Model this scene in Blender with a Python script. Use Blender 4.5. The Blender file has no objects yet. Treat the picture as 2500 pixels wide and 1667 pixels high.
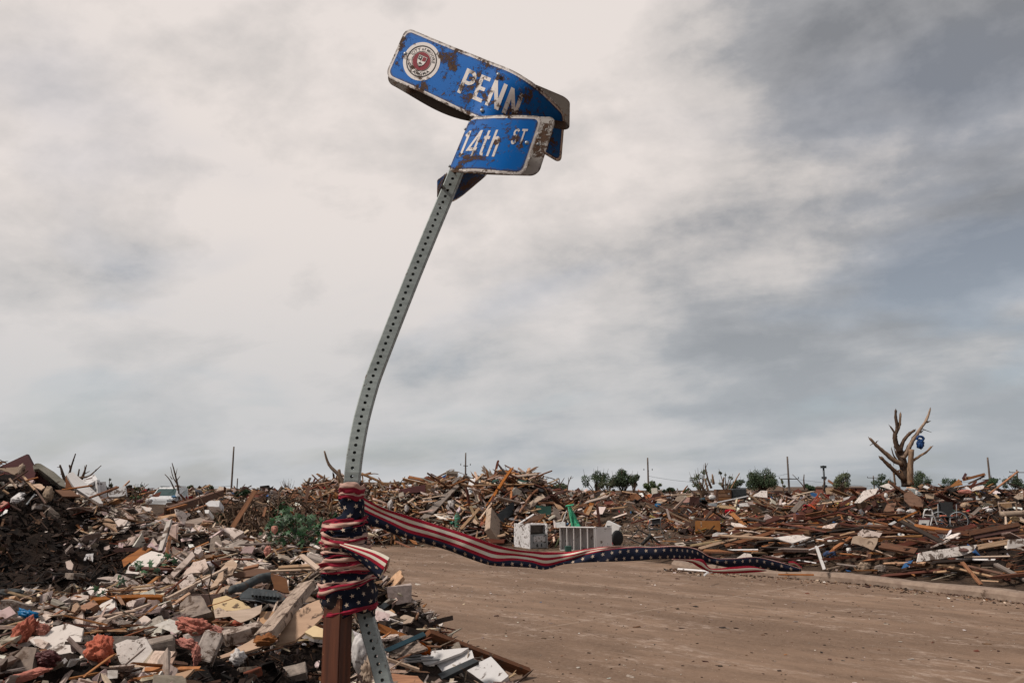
import bpy, bmesh, math, random
import numpy as np
from mathutils import Vector, Matrix, Euler

SC = bpy.context.scene
COL = SC.collection
R = math.radians
random.seed(7)
RNG = np.random.default_rng(7)

# ---------------------------------------------------------------- camera
FPX = 2000.0            # focal length in photograph pixels (2500 wide)
PITCH = R(10.26)
CAMZ = 1.6
cam_d = bpy.data.cameras.new('camera')
cam_d.sensor_width = 36.0
cam_d.lens = 36.0 * FPX / 2500.0
cam_d.clip_start = 0.05
cam_d.clip_end = 6000
cam = bpy.data.objects.new('camera', cam_d)
cam.location = (0, 0, CAMZ)
cam.rotation_euler = (R(90) + PITCH, 0, 0)
COL.objects.link(cam)
SC.camera = cam

# ---------------------------------------------------------------- exposure
SC.view_settings.view_transform = 'Standard'
SC.view_settings.look = 'None'
SC.view_settings.exposure = 1.2
SC.view_settings.gamma = 1.0
SC.view_settings.use_curve_mapping = False
SC.cycles.max_bounces = 6
SC.cycles.diffuse_bounces = 3
SC.cycles.use_denoising = True

# ---------------------------------------------------------------- sun behind cloud
SUN_DIR = Vector((-0.62, -0.30, 0.80)).normalized()      # towards the sun
sun_d = bpy.data.lights.new('sun', 'SUN')
sun_d.energy = 1.5
sun_d.angle = R(10)
sun_d.color = (1.0, 0.93, 0.85)
sun = bpy.data.objects.new('sun', sun_d)
sun.rotation_euler = SUN_DIR.to_track_quat('Z', 'Y').to_euler()
COL.objects.link(sun)

# ---------------------------------------------------------------- sky
class NT:
    """small helper to write node trees"""
    def __init__(self, tree):
        self.t = tree; self.n = tree.nodes; self.l = tree.links
        self.n.clear()
    def node(self, kind, **kw):
        nd = self.n.new(kind)
        for k, v in kw.items():
            setattr(nd, k, v)
        return nd
    def put(self, sock, v):
        if v is None: return
        if isinstance(v, bpy.types.NodeSocket): self.l.new(v, sock)
        else:
            if isinstance(v, (tuple, list)) and len(v) == 3 and sock.type == 'RGBA': v = (*v, 1)
            sock.default_value = v
    def math(self, op, a, b=None, c=None, clamp=False):
        nd = self.node('ShaderNodeMath', operation=op, use_clamp=clamp)
        self.put(nd.inputs[0], a); self.put(nd.inputs[1], b); self.put(nd.inputs[2], c)
        return nd.outputs[0]
    def vmath(self, op, a, b=None):
        nd = self.node('ShaderNodeVectorMath', operation=op)
        self.put(nd.inputs[0], a); self.put(nd.inputs[1], b)
        return nd.outputs['Value'] if op in ('DOT_PRODUCT', 'LENGTH') else nd.outputs['Vector']
    def mix(self, f, a, b, blend='MIX'):
        nd = self.node('ShaderNodeMix', data_type='RGBA', blend_type=blend)
        self.put(nd.inputs[0], f); self.put(nd.inputs[6], a); self.put(nd.inputs[7], b)
        return nd.outputs[2]
    def noise(self, vec, scale, detail=4, rough=0.55, dist=0.0, dims='3D'):
        nd = self.node('ShaderNodeTexNoise', noise_dimensions=dims)
        if vec is not None: self.put(nd.inputs['Vector'], vec)
        nd.inputs['Scale'].default_value = scale
        nd.inputs['Detail'].default_value = detail
        nd.inputs['Roughness'].default_value = rough
        nd.inputs['Distortion'].default_value = dist
        return nd.outputs['Fac']
    def ramp(self, f, stops, interp='LINEAR'):
        nd = self.node('ShaderNodeValToRGB')
        cr = nd.color_ramp; cr.interpolation = interp
        while len(cr.elements) < len(stops): cr.elements.new(0.5)
        for e, (p, c) in zip(cr.elements, stops):
            e.position = p
            e.color = (c, c, c, 1) if isinstance(c, (int, float)) else (*c, 1)
        self.put(nd.inputs[0], f)
        return nd.outputs[0]
    def mapping(self, vec, scale=(1, 1, 1), rot=(0, 0, 0), loc=(0, 0, 0)):
        nd = self.node('ShaderNodeMapping')
        self.put(nd.inputs['Vector'], vec)
        nd.inputs['Scale'].default_value = scale
        nd.inputs['Rotation'].default_value = rot
        nd.inputs['Location'].default_value = loc
        return nd.outputs[0]
    def rng(self, v, a, b, c=0.0, d=1.0, smooth=False):
        nd = self.node('ShaderNodeMapRange', interpolation_type='SMOOTHSTEP' if smooth else 'LINEAR')
        self.put(nd.inputs[0], v)
        for i, x in enumerate((a, b, c, d)): self.put(nd.inputs[i + 1], x)
        return nd.outputs[0]

world = bpy.data.worlds.new('World')
SC.world = world
world.use_nodes = True
w = NT(world.node_tree)
tc = w.node('ShaderNodeTexCoord')
dirv = tc.outputs['Generated']
sky = w.node('ShaderNodeTexSky', sky_type='NISHITA')
sky.sun_disc = False
sky.sun_elevation = math.asin(SUN_DIR.z)
sky.sun_rotation = math.atan2(SUN_DIR.x, SUN_DIR.y)
sky.air_density = 1.0; sky.dust_density = 2.0
sep = w.node('ShaderNodeSeparateXYZ'); w.put(sep.inputs[0], dirv)
zz = w.math('ADD', w.math('MAXIMUM', sep.outputs[2], 0.0), 0.27)
cmb = w.node('ShaderNodeCombineXYZ')
w.put(cmb.inputs[0], w.math('DIVIDE', sep.outputs[0], zz))
w.put(cmb.inputs[1], w.math('DIVIDE', sep.outputs[1], zz))
flat = cmb.outputs[0]                                   # cloud deck, seen in perspective
deck = w.mapping(w.mapping(flat, rot=(0, 0, R(30)), loc=(1.3, 0.2, 0)), scale=(0.95, 1.35, 1))
n_big = w.noise(deck, 0.62, 2, 0.5, 0.5)
n_mid = w.noise(deck, 2.0, 7, 0.55, 0.25)
n_fin = w.noise(w.mapping(dirv, scale=(1, 1, 1.6)), 5.6, 7, 0.6, 0.1)
body = w.math('ADD', w.math('MULTIPLY', n_big, 0.55), w.math('ADD', w.math('MULTIPLY', n_mid, 0.50), w.math('MULTIPLY', n_fin, 0.42)))
# the deck is thinner on the side where the sun stands behind it
side = w.vmath('DOT_PRODUCT', dirv, tuple(Vector((-0.55, 0.66, 0.50)).normalized()))
body = w.math('ADD', body, w.rng(side, 0.25, 0.95, -0.220, 0.006, True))
cloud = w.ramp(body, [(0.45, (1.02, 1.05, 1.13)), (0.55, (1.60, 1.60, 1.66)), (0.64, (2.62, 2.46, 2.38)), (0.76, (3.48, 3.18, 3.02))])
# low on the horizon the deck is farther off: greyer and bluer, with a little clear sky showing
low = w.rng(sep.outputs[2], 0.0, 0.36, 1.0, 0.0, True)
lowmix = w.mix(w.math('MULTIPLY', low, 0.66), cloud, (2.05, 2.22, 2.36))
clear = w.rng(w.noise(deck, 1.1, 4, 0.5, 0.3), 0.50, 0.64, 0.0, 0.30, True)
skyc = w.mix(w.math('MULTIPLY', clear, w.rng(sep.outputs[2], 0.0, 0.5, 1.0, 0.4)), lowmix, w.mix(1.0, sky.outputs[0], (0.5, 0.5, 0.5), 'MULTIPLY'))
bg = w.node('ShaderNodeBackground'); w.put(bg.inputs[0], skyc); bg.inputs[1].default_value = 0.1
wo = w.node('ShaderNodeOutputWorld'); w.l.new(bg.outputs[0], wo.inputs[0])

# ---------------------------------------------------------------- geometry of the view
CT, ST = math.cos(PITCH), math.sin(PITCH)
def ray(px, py):
    a = (px - 1250.0) / FPX; b = (833.5 - py) / FPX
    return Vector((a, CT - b * ST, ST + b * CT))
CAMP = Vector((0, 0, CAMZ))
def P(px, py, d):
    """point seen at photograph pixel (px,py), d metres away along the lens axis"""
    return CAMP + ray(px, py) * d
def G(px, py, z=0.0):
    r = ray(px, py)
    return CAMP + r * ((z - CAMZ) / r.z)
def proj(x, y, z):
    dz = z - CAMZ
    dep = y * CT + dz * ST
    up = -y * ST + dz * CT
    return 1250 + FPX * x / dep, 833.5 - FPX * up / dep, dep

# ---------------------------------------------------------------- noise
def _hash(ix, iy, s):
    n = np.sin(ix * 127.1 + iy * 311.7 + s * 74.7) * 43758.5453
    return n - np.floor(n)
def vnoise(x, y, s=0):
    ix = np.floor(x); iy = np.floor(y); fx = x - ix; fy = y - iy
    fx = fx * fx * (3 - 2 * fx); fy = fy * fy * (3 - 2 * fy)
    a = _hash(ix, iy, s); b = _hash(ix + 1, iy, s); c = _hash(ix, iy + 1, s); d = _hash(ix + 1, iy + 1, s)
    return (a * (1 - fx) + b * fx) * (1 - fy) + (c * (1 - fx) + d * fx) * fy
def fbm(x, y, s=0, o=4):
    t = 0; a = 0.5
    for k in range(o):
        t = t + a * (vnoise(x * 2 ** k, y * 2 ** k, s + k) - 0.5); a *= 0.5
    return t
def sst(a, b, x):
    t = np.clip((x - a) / (b - a), 0, 1)
    return t * t * (3 - 2 * t)

# ---------------------------------------------------------------- lie of the land
K0 = np.array([3.4, 16.4]); KD = np.array([0.69, -0.724]); KN = np.array([0.724, 0.69])
def H(x, y):
    x = np.asarray(x, float); y = np.asarray(y, float)
    # near heap on the left, running down to the road
    s = (x - 0.15) * -0.89 + (y - 7.6) * -0.455
    top = 0.76 + 0.055 * np.clip(y - 3, 0, 6)
    a = top * sst(0.1, 1.0, s / (3.7 - 2.0 * sst(5.3, 7.2, y))) * sst(1.0, 2.4, y) * (1 - sst(8.6, 10.6, y)) * sst(-11, -8, x)
    a = a + 0.76 * np.exp(-((x + 5.3) / 1.5) ** 2 - ((y - 8.1) / 1.15) ** 2)
    a = a + 0.55 * np.exp(-((x + 3.1) / 1.2) ** 2 - ((y - 10.3) / 0.8) ** 2)
    na = fbm(x * 0.9, y * 0.9, 3, 5) * 0.34 + fbm(x * 3.6, y * 3.6, 11, 3) * 0.26
    a = a + na * sst(0.05, 0.6, a)
    # heap across the street
    w_ = sst(-9.5, -6.5, x) * (1 - sst(0.6, 3.2, x))
    d = (1.52 + 0.52 * np.exp(-((x + 0.2) / 1.6) ** 2)) * np.exp(-(np.abs(y - 28.2) / 2.7) ** 2.6) * w_
    d = d + (fbm(x * 0.8, y * 0.8, 21, 4) * 0.9) * sst(0.1, 0.9, d)
    # lumber heap behind the kerb on the right
    t = (x - K0[0]) * KN[0] + (y - K0[1]) * KN[1]
    al = (x - K0[0]) * KD[0] + (y - K0[1]) * KD[1]
    f = sst(0.9, 2.8, t) * (1 - 0.62 * sst(4.6, 7.5, t)) * sst(-3.2, -0.2, al) * (1 - sst(21, 25, y))
    f = f * (0.56 + fbm(x * 0.6, y * 0.6, 31, 4) * 0.7) * (1 - sst(15, 20, x))
    f = f + 1.55 * np.exp(-((x - 17.5) / 6.5) ** 2 - ((y - 33) / 4.0) ** 2)
    # wreckage farther out
    far = sst(34, 44, y) * np.clip(0.38 + fbm(x * 0.11, y * 0.16, 41, 4) * 2.4, 0.0, 1.3)
    far = far + sst(9.5, 12, y) * sst(-4.5, -9, x) * (1 - sst(17, 22, y)) * 0.0
    lft = sst(36, 46, y) * sst(-10, -16, x) * 0.25
    far = far * (1 - 0.75 * np.exp(-((x + 22.0) / 7.0) ** 2 - ((y - 50) / 16) ** 2))
    g = fbm(x * 0.5, y * 0.5, 51, 4) * 0.10 * sst(20, 24, y - 0.9 * (3.4 - x) * 0.0 + 0 * x)
    return np.maximum.reduce([a, d, f, far + lft]) + np.maximum(g, 0)

def surf(px, py, lift=0.0, dmin=2.0, dmax=130.0):
    """where the line of sight through a pixel meets the heaped ground"""
    r = ray(px, py)
    ts = np.geomspace(dmin, dmax, 900)
    x = r.x * ts; y = r.y * ts; z = CAMZ + r.z * ts
    below = z < H(x, y) + lift
    if not below.any(): i = len(ts) - 1
    else: i = int(np.argmax(below))
    d = ts[i]
    return CAMP + r * d, d

# ---------------------------------------------------------------- linking, tagging
def link(o, parent=None):
    COL.objects.link(o)
    if parent is not None: o.parent = parent
    return o
def tag(o, label, cat, group=None):
    o['label'] = label; o['category'] = cat
    if group: o['group'] = group
    return o
def structure(o): o['kind'] = 'structure'; return o
def stuff(o, label=None, cat=None):
    o['kind'] = 'stuff'
    if label: o['label'] = label
    if cat: o['category'] = cat
    return o
def empty(name, loc, label, cat, group=None):
    o = bpy.data.objects.new(name, None)
    o.location = loc; o.empty_display_size = 0.1
    COL.objects.link(o)
    return tag(o, label, cat, group)
def mesh_from(name, verts, faces, smooth=False):
    me = bpy.data.meshes.new(name)
    me.from_pydata([tuple(v) for v in verts], [], [tuple(f) for f in faces])
    me.update()
    if smooth: me.polygons.foreach_set('use_smooth', [True] * len(me.polygons))
    return me
def obj(name, me, mat, parent=None, loc=None):
    """link a mesh whose vertices are in world space; its origin is moved to its own base"""
    o = bpy.data.objects.new(name, me)
    n = len(me.vertices)
    if n and loc is None:
        co = np.empty(n * 3); me.vertices.foreach_get('co', co); co = co.reshape(-1, 3)
        mn = co.min(0); mx = co.max(0)
        c = Vector(((mn[0] + mx[0]) / 2, (mn[1] + mx[1]) / 2, mn[2]))
        co -= np.array(c); me.vertices.foreach_set('co', co.ravel()); me.update()
        o.location = c
    elif loc is not None: o.location = loc
    if mat is not None and not me.materials: me.materials.append(mat)
    COL.objects.link(o)
    if parent is not None:
        o.parent = parent
        o.location = Vector(o.location) - world_loc(parent)
    return o
def world_loc(o):
    v = Vector(o.location)
    while o.parent: o = o.parent; v = v + Vector(o.location)
    return v
def bm_mesh(name, bm, smooth=False):
    me = bpy.data.meshes.new(name); bm.to_mesh(me); bm.free()
    if smooth: me.polygons.foreach_set('use_smooth', [True] * len(me.polygons))
    return me

# ---------------------------------------------------------------- materials
MATS = {}
def material(name, c1, c2=None, scale=8.0, stretch=(1, 1, 1), rough=0.85, metal=0.0, bump=0.25, vary=0.25,
             dirt=0.0, dirt_col=(0.075, 0.045, 0.03), dirt_scale=9.0, spec=0.3, detail=5, contrast=(0.3, 0.7), hue=0.0):
    m = bpy.data.materials.new(name); m.use_nodes = True
    t = NT(m.node_tree)
    co = t.node('ShaderNodeTexCoord').outputs['Object']
    oi = t.node('ShaderNodeObjectInfo')
    jit = t.node('ShaderNodeCombineXYZ')
    for i, k in enumerate((17.0, 31.0, 47.0)): t.put(jit.inputs[i], t.math('MULTIPLY', oi.outputs['Random'], k))
    v = t.vmath('ADD', co, jit.outputs[0])
    n = t.noise(t.mapping(v, scale=stretch), scale, detail, 0.6, 0.3)
    c2 = c2 or tuple(x * 0.62 for x in c1)
    col = t.mix(t.rng(n, contrast[0], contrast[1]), c2, c1)
    if vary or hue:
        hs = t.node('ShaderNodeHueSaturation')
        t.put(hs.inputs['Value'], t.rng(oi.outputs['Random'], 0, 1, 1 - vary, 1 + vary))
        r2 = t.math('FRACT', t.math('MULTIPLY', oi.outputs['Random'], 7.31))
        t.put(hs.inputs['Saturation'], t.rng(r2, 0, 1, 0.8, 1.15))
        if hue: t.put(hs.inputs['Hue'], t.rng(r2, 0, 1, 0.5 - hue, 0.5 + hue))
        t.put(hs.inputs['Color'], col); col = hs.outputs[0]
    if dirt:
        dn = t.noise(v, dirt_scale, 6, 0.65, 0.5)
        dm = t.rng(dn, 0.66 - dirt * 0.3, 0.72 - dirt * 0.3, 0, 0.92)
        col = t.mix(dm, col, dirt_col)
    b = t.node('ShaderNodeBsdfPrincipled')
    t.put(b.inputs['Base Color'], col)
    b.inputs['Roughness'].default_value = rough
    b.inputs['Metallic'].default_value = metal
    b.inputs['Specular IOR Level'].default_value = spec
    if bump:
        bp = t.node('ShaderNodeBump'); bp.inputs['Strength'].default_value = bump; bp.inputs['Distance'].default_value = 0.01
        t.put(bp.inputs['Height'], n); t.l.new(bp.outputs[0], b.inputs['Normal'])
    o = t.node('ShaderNodeOutputMaterial'); t.l.new(b.outputs[0], o.inputs[0])
    MATS[name] = m
    return m

GR = (1.0, 9.0, 9.0)      # wood grain: slow along x, fast across
material('wood_tan', (0.42, 0.27, 0.165), (0.25, 0.15, 0.085), 5, GR, dirt=0.25)
material('wood_orange', (0.33, 0.135, 0.05), (0.17, 0.065, 0.028), 5, GR, dirt=0.2)
material('wood_brown', (0.165, 0.072, 0.038), (0.075, 0.034, 0.02), 5, GR, dirt=0.25)
material('wood_red', (0.13, 0.042, 0.026), (0.06, 0.022, 0.016), 5, GR, dirt=0.2)
material('wood_dark', (0.055, 0.034, 0.025), (0.022, 0.016, 0.013), 5, GR)
material('wood_grey', (0.32, 0.25, 0.205), (0.15, 0.115, 0.095), 5, GR, dirt=0.2)
material('wood_pale', (0.52, 0.39, 0.30), (0.36, 0.26, 0.19), 5, GR, dirt=0.3)
material('wood_painted', (0.62, 0.55, 0.50), (0.44, 0.38, 0.34), 5, GR, dirt=0.45)
material('ply_tan', (0.46, 0.29, 0.18), (0.32, 0.19, 0.115), 3, (1, 5, 5), dirt=0.25)
material('ply_brown', (0.20, 0.095, 0.05), (0.12, 0.055, 0.03), 3, (1, 5, 5), dirt=0.2)
material('drywall', (0.56, 0.455, 0.40), (0.40, 0.315, 0.27), 7, dirt=0.42, vary=0.2)
material('drywall_white', (0.70, 0.62, 0.56), (0.55, 0.47, 0.42), 6, dirt=0.3, vary=0.08)
material('plaster_grey', (0.31, 0.24, 0.195), (0.13, 0.10, 0.085), 14, dirt=0.4)
material('concrete', (0.33, 0.265, 0.22), (0.15, 0.12, 0.10), 22, dirt=0.3, bump=0.6)
material('brick_grey', (0.38, 0.315, 0.275), (0.20, 0.155, 0.13), 30, dirt=0.55, dirt_scale=22, bump=0.5)
material('brick_red', (0.27, 0.085, 0.05), (0.14, 0.05, 0.034), 24, dirt=0.4, dirt_scale=20)
material('insulation', (0.52, 0.16, 0.10), (0.33, 0.085, 0.055), 26, bump=1.0, vary=0.15, detail=8)
material('white_paint', (0.66, 0.63, 0.62), (0.54, 0.51, 0.49), 3, dirt=0.22, vary=0.05, rough=0.5)
material('white_enamel', (0.64, 0.62, 0.62), (0.50, 0.48, 0.47), 3, dirt=0.42, dirt_scale=14, vary=0.03, rough=0.35)
material('white_plastic', (0.68, 0.66, 0.64), (0.56, 0.53, 0.51), 3, dirt=0.15, vary=0.08, rough=0.45)
material('galvanised', (0.33, 0.36, 0.345), (0.22, 0.245, 0.235), 16, (1, 1, 4), rough=0.55, metal=0.35, vary=0.0, dirt=0.12, dirt_scale=30, bump=0.05)
material('galvanised_dull', (0.24, 0.29, 0.29), (0.16, 0.195, 0.195), 18, rough=0.6, metal=0.3, vary=0.0, dirt=0.2, dirt_scale=26, bump=0.05)
material('metal_grey', (0.34, 0.35, 0.36), (0.22, 0.23, 0.24), 9, rough=0.45, metal=0.6, dirt=0.2)
material('metal_dark', (0.055, 0.062, 0.066), (0.03, 0.034, 0.037), 9, rough=0.5, metal=0.4, dirt=0.1)
material('metal_blue', (0.035, 0.075, 0.095), (0.02, 0.045, 0.06), 9, rough=0.5, metal=0.3, dirt=0.15)
material('rubber', (0.022, 0.022, 0.023), (0.014, 0.014, 0.015), 12, rough=0.7, vary=0.0)
material('black_plastic', (0.05, 0.06, 0.066), (0.028, 0.034, 0.038), 20, rough=0.4, vary=0.1, dirt=0.2)
material('grey_cloth', (0.10, 0.108, 0.11), (0.045, 0.05, 0.052), 30, rough=0.95, dirt=0.3)
material('cloth_white', (0.60, 0.56, 0.54), (0.42, 0.38, 0.36), 8, rough=0.95, dirt=0.25)
material('cloth_tan', (0.42, 0.31, 0.22), (0.28, 0.19, 0.13), 8, rough=0.95, dirt=0.2)
material('cloth_blue', (0.02, 0.055, 0.15), (0.012, 0.03, 0.085), 10, rough=0.9, vary=0.15)
material('cloth_red', (0.35, 0.02, 0.03), (0.2, 0.012, 0.018), 10, rough=0.9, vary=0.15)
material('cloth_pink', (0.50, 0.25, 0.20), (0.36, 0.16, 0.12), 10, rough=0.95)
material('mattress', (0.36, 0.33, 0.28), (0.17, 0.16, 0.12), 6, rough=0.95, dirt=0.5, dirt_scale=5, vary=0.0)
material('cardboard', (0.29, 0.14, 0.06), (0.23, 0.105, 0.045), 4, vary=0.06, dirt=0.05, bump=0.05)
material('bark', (0.135, 0.085, 0.056), (0.05, 0.03, 0.021), 18, (1, 1, 0.3), vary=0.2, bump=0.7)
material('bark_bare', (0.34, 0.215, 0.13), (0.15, 0.09, 0.056), 12, (1, 1, 0.3), vary=0.2, bump=0.4)
material('twig', (0.16, 0.10, 0.066), (0.06, 0.038, 0.026), 20, vary=0.3, bump=0)
material('twig_pale', (0.36, 0.25, 0.17), (0.19, 0.12, 0.08), 20, vary=0.3, bump=0)
material('leaf', (0.030, 0.078, 0.024), (0.014, 0.042, 0.014), 9, vary=0.4, hue=0.02, rough=0.5, bump=0)
material('leaf_far', (0.075, 0.105, 0.05), (0.035, 0.055, 0.03), 3, vary=0.25, hue=0.02, rough=0.8, bump=0)
material('leaf_pale', (0.13, 0.15, 0.07), (0.06, 0.08, 0.04), 3, vary=0.2, hue=0.02, rough=0.8, bump=0)
material('green_paint', (0.06, 0.36, 0.20), (0.045, 0.25, 0.14), 4, vary=0.05, dirt=0.3, rough=0.45)
material('green_tank', (0.06, 0.25, 0.17), (0.09, 0.17, 0.11), 6, vary=0.0, dirt=0.4, rough=0.6)
material('green_dark', (0.02, 0.07, 0.055), (0.012, 0.04, 0.03), 6, vary=0.1, rough=0.6)
material('orange_paint', (0.45, 0.085, 0.025), (0.3, 0.055, 0.02), 5, vary=0.05, dirt=0.2)
material('rust_orange', (0.36, 0.10, 0.03), (0.2, 0.05, 0.018), 12, vary=0.1, dirt=0.25, rough=0.9)
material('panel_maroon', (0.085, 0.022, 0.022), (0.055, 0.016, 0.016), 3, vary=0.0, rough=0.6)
material('car_white', (0.66, 0.66, 0.66), (0.6, 0.6, 0.6), 2, vary=0.0, rough=0.3, spec=0.5, bump=0, dirt=0.15, dirt_scale=2)
material('car_glass', (0.035, 0.075, 0.075), (0.025, 0.05, 0.05), 2, vary=0.0, rough=0.08, spec=0.8, bump=0)
material('picture_paper', (0.60, 0.57, 0.53), (0.5, 0.47, 0.44), 9, vary=0.0, bump=0)
material('stove_dark', (0.13, 0.105, 0.085), (0.07, 0.055, 0.045), 8, vary=0.0, rough=0.5, dirt=0.2)
material('blue_plastic', (0.03, 0.16, 0.33), (0.02, 0.1, 0.22), 5, vary=0.1, rough=0.4)
material('yellow_board', (0.62, 0.47, 0.28), (0.5, 0.36, 0.2), 4, vary=0.0, dirt=0.25)
material('pole_wood', (0.15, 0.115, 0.095), (0.085, 0.065, 0.055), 6, vary=0.15)
material('roof_shingle', (0.135, 0.088, 0.062), (0.07, 0.048, 0.036), 5, vary=0.2)
material('soil', (0.032, 0.021, 0.016), (0.012, 0.009, 0.008), 30, bump=1.0, vary=0.0)
# ================================================================ ground, road, kerb
def ground_material():
    m = bpy.data.materials.new('ground_earth'); m.use_nodes = True
    t = NT(m.node_tree)
    co = t.node('ShaderNodeTexCoord').outputs['Object']
    n1 = t.noise(co, 0.35, 5, 0.6, 0.4); n2 = t.noise(co, 5.0, 8, 0.65, 0.4); n3 = t.noise(co, 38.0, 4, 0.6)
    col = t.mix(t.rng(n1, 0.4, 0.6), (0.085, 0.055, 0.038), (0.16, 0.105, 0.07))
    col = t.mix(t.rng(n2, 0.42, 0.64), col, (0.035, 0.024, 0.018))
    col = t.mix(t.rng(n3, 0.60, 0.70, 0, 0.7), col, (0.25, 0.18, 0.14))
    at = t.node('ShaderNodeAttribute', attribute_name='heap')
    dk = t.mix(t.rng(n2, 0.35, 0.65), (0.009, 0.007, 0.0065), (0.032, 0.021, 0.016))  # dark soil, with the heap's shade also put into its colour
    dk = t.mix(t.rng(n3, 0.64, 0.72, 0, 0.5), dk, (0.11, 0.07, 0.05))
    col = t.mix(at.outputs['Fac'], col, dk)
    b = t.node('ShaderNodeBsdfPrincipled'); t.put(b.inputs['Base Color'], col)
    b.inputs['Roughness'].default_value = 0.95; b.inputs['Specular IOR Level'].default_value = 0.1
    bp = t.node('ShaderNodeBump'); bp.inputs['Strength'].default_value = 0.9; bp.inputs['Distance'].default_value = 0.05
    t.put(bp.inputs['Height'], t.math('ADD', n2, t.math('MULTIPLY', n3, 0.4))); t.l.new(bp.outputs[0], b.inputs['Normal'])
    o = t.node('ShaderNodeOutputMaterial'); t.l.new(b.outputs[0], o.inputs[0])
    return m
M_GROUND = ground_material()

def build_ground():
    ny, nx = 420, 330
    ys = np.concatenate([np.linspace(-6, 1.4, 8)[:-1], np.geomspace(1.4, 150, ny)])
    tx = np.linspace(-1.0, 1.0, nx)
    Y, T = np.meshgrid(ys, tx, indexing='ij')
    X = T * (np.maximum(Y, 0) * 0.85 + 6)
    Z = H(X, Y)
    edge = np.maximum(sst(0.96, 1.0, np.abs(T)), sst(138, 150, Y))
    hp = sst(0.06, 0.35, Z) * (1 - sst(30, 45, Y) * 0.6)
    Z = Z * (1 - edge) - 0.02 * 0
    n0 = X.size
    verts = np.stack([X, Y, Z], -1).reshape(-1, 3)
    I = np.arange(n0).reshape(Y.shape)
    q = np.stack([I[:-1, :-1], I[:-1, 1:], I[1:, 1:], I[1:, :-1]], -1).reshape(-1, 4)
    # the sheet goes on flat to the horizon
    loop = np.concatenate([I[0, :], I[1:, -1], I[-1, -2::-1], I[-2:0:-1, 0]])
    c = np.array([0.0, 70.0])
    ext = []
    for i in loop:
        d = verts[i, :2] - c; d = d / max(1e-6, np.linalg.norm(d))
        ext.append([c[0] + d[0] * 3500, c[1] + d[1] * 3500, 0.0])
    k = len(loop); e = n0 + np.arange(k)
    q2 = np.stack([loop, e, np.roll(e, -1), np.roll(loop, -1)], -1)
    me = bpy.data.meshes.new('ground')
    me.from_pydata(np.vstack([verts, ext]).tolist(), [], np.vstack([q, q2]).tolist())
    me.polygons.foreach_set('use_smooth', [True] * len(me.polygons))
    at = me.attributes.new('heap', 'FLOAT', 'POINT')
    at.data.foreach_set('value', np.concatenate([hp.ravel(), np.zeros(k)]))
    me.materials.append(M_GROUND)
    o = bpy.data.objects.new('ground', me); COL.objects.link(o)
    structure(o)
build_ground()

def road_material():
    m = bpy.data.materials.new('muddy_road'); m.use_nodes = True
    t = NT(m.node_tree)
    co = t.node('ShaderNodeTexCoord').outputs['Object']
    ang = math.atan2(KD[1], KD[0])
    along = t.mapping(co, rot=(0, 0, -ang))           # x runs along the street
    st = t.mapping(along, scale=(0.34, 1.0, 1.0))
    st2 = t.mapping(along, scale=(0.5, 1.0, 1.0))
    n_b = t.noise(st, 0.8, 4, 0.5, 0.3); n_s = t.noise(st, 4.0, 7, 0.65, 0.3)
    n_f = t.noise(co, 24.0, 6, 0.65); n_w = t.noise(st2, 11.0, 8, 0.75, 0.4); n_c = t.noise(st, 1.6, 3, 0.5)
    col = t.mix(t.rng(n_b, 0.35, 0.65), (0.135, 0.083, 0.055), (0.248, 0.160, 0.109))
    col = t.mix(t.rng(n_s, 0.42, 0.68, 0, 0.75), col, (0.105, 0.065, 0.043))
    col = t.mix(t.rng(n_f, 0.35, 0.75, 0, 0.5), col, (0.27, 0.185, 0.13))
    # worn lines where the pale slab shows through
    wear = t.math('MULTIPLY', t.rng(n_w, 0.50, 0.66), t.rng(n_c, 0.48, 0.57))
    col = t.mix(t.math('MULTIPLY', wear, 0.7), col, (0.42, 0.325, 0.265))
    n_d = t.noise(st2, 6.0, 6, 0.7, 0.6)
    col = t.mix(t.rng(n_d, 0.64, 0.71, 0, 0.8), col, (0.045, 0.029, 0.020))
    n_p = t.noise(co, 60.0, 2, 0.5)
    col = t.mix(t.rng(n_p, 0.70, 0.74, 0, 0.8), col, (0.48, 0.39, 0.33))
    # slab joints
    spj = t.node('ShaderNodeSeparateXYZ'); t.put(spj.inputs[0], along)
    wob = t.math('MULTIPLY', t.noise(co, 1.2, 3, 0.5), 0.10)
    jx = t.math('ABSOLUTE', t.math('SUBTRACT', t.math('WRAP', t.math('ADD', spj.outputs[0], wob), 4.6, 0.0), 2.3))
    col = t.mix(t.math('MULTIPLY', t.rng(jx, 0.0, 0.03, 1, 0), t.rng(n_s, 0.35, 0.6, 0.15, 0.7)), col, (0.34, 0.255, 0.195))
    b = t.node('ShaderNodeBsdfPrincipled'); t.put(b.inputs['Base Color'], col)
    b.inputs['Roughness'].default_value = 0.88; b.inputs['Specular IOR Level'].default_value = 0.2
    bp = t.node('ShaderNodeBump'); bp.inputs['Strength'].default_value = 0.5; bp.inputs['Distance'].default_value = 0.02
    t.put(bp.inputs['Height'], t.math('ADD', t.math('MULTIPLY', n_s, 0.7), t.math('MULTIPLY', n_f, 0.5))); t.l.new(bp.outputs[0], b.inputs['Normal'])
    o = t.node('ShaderNodeOutputMaterial'); t.l.new(b.outputs[0], o.inputs[0])
    return m
M_ROAD = road_material()

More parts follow.
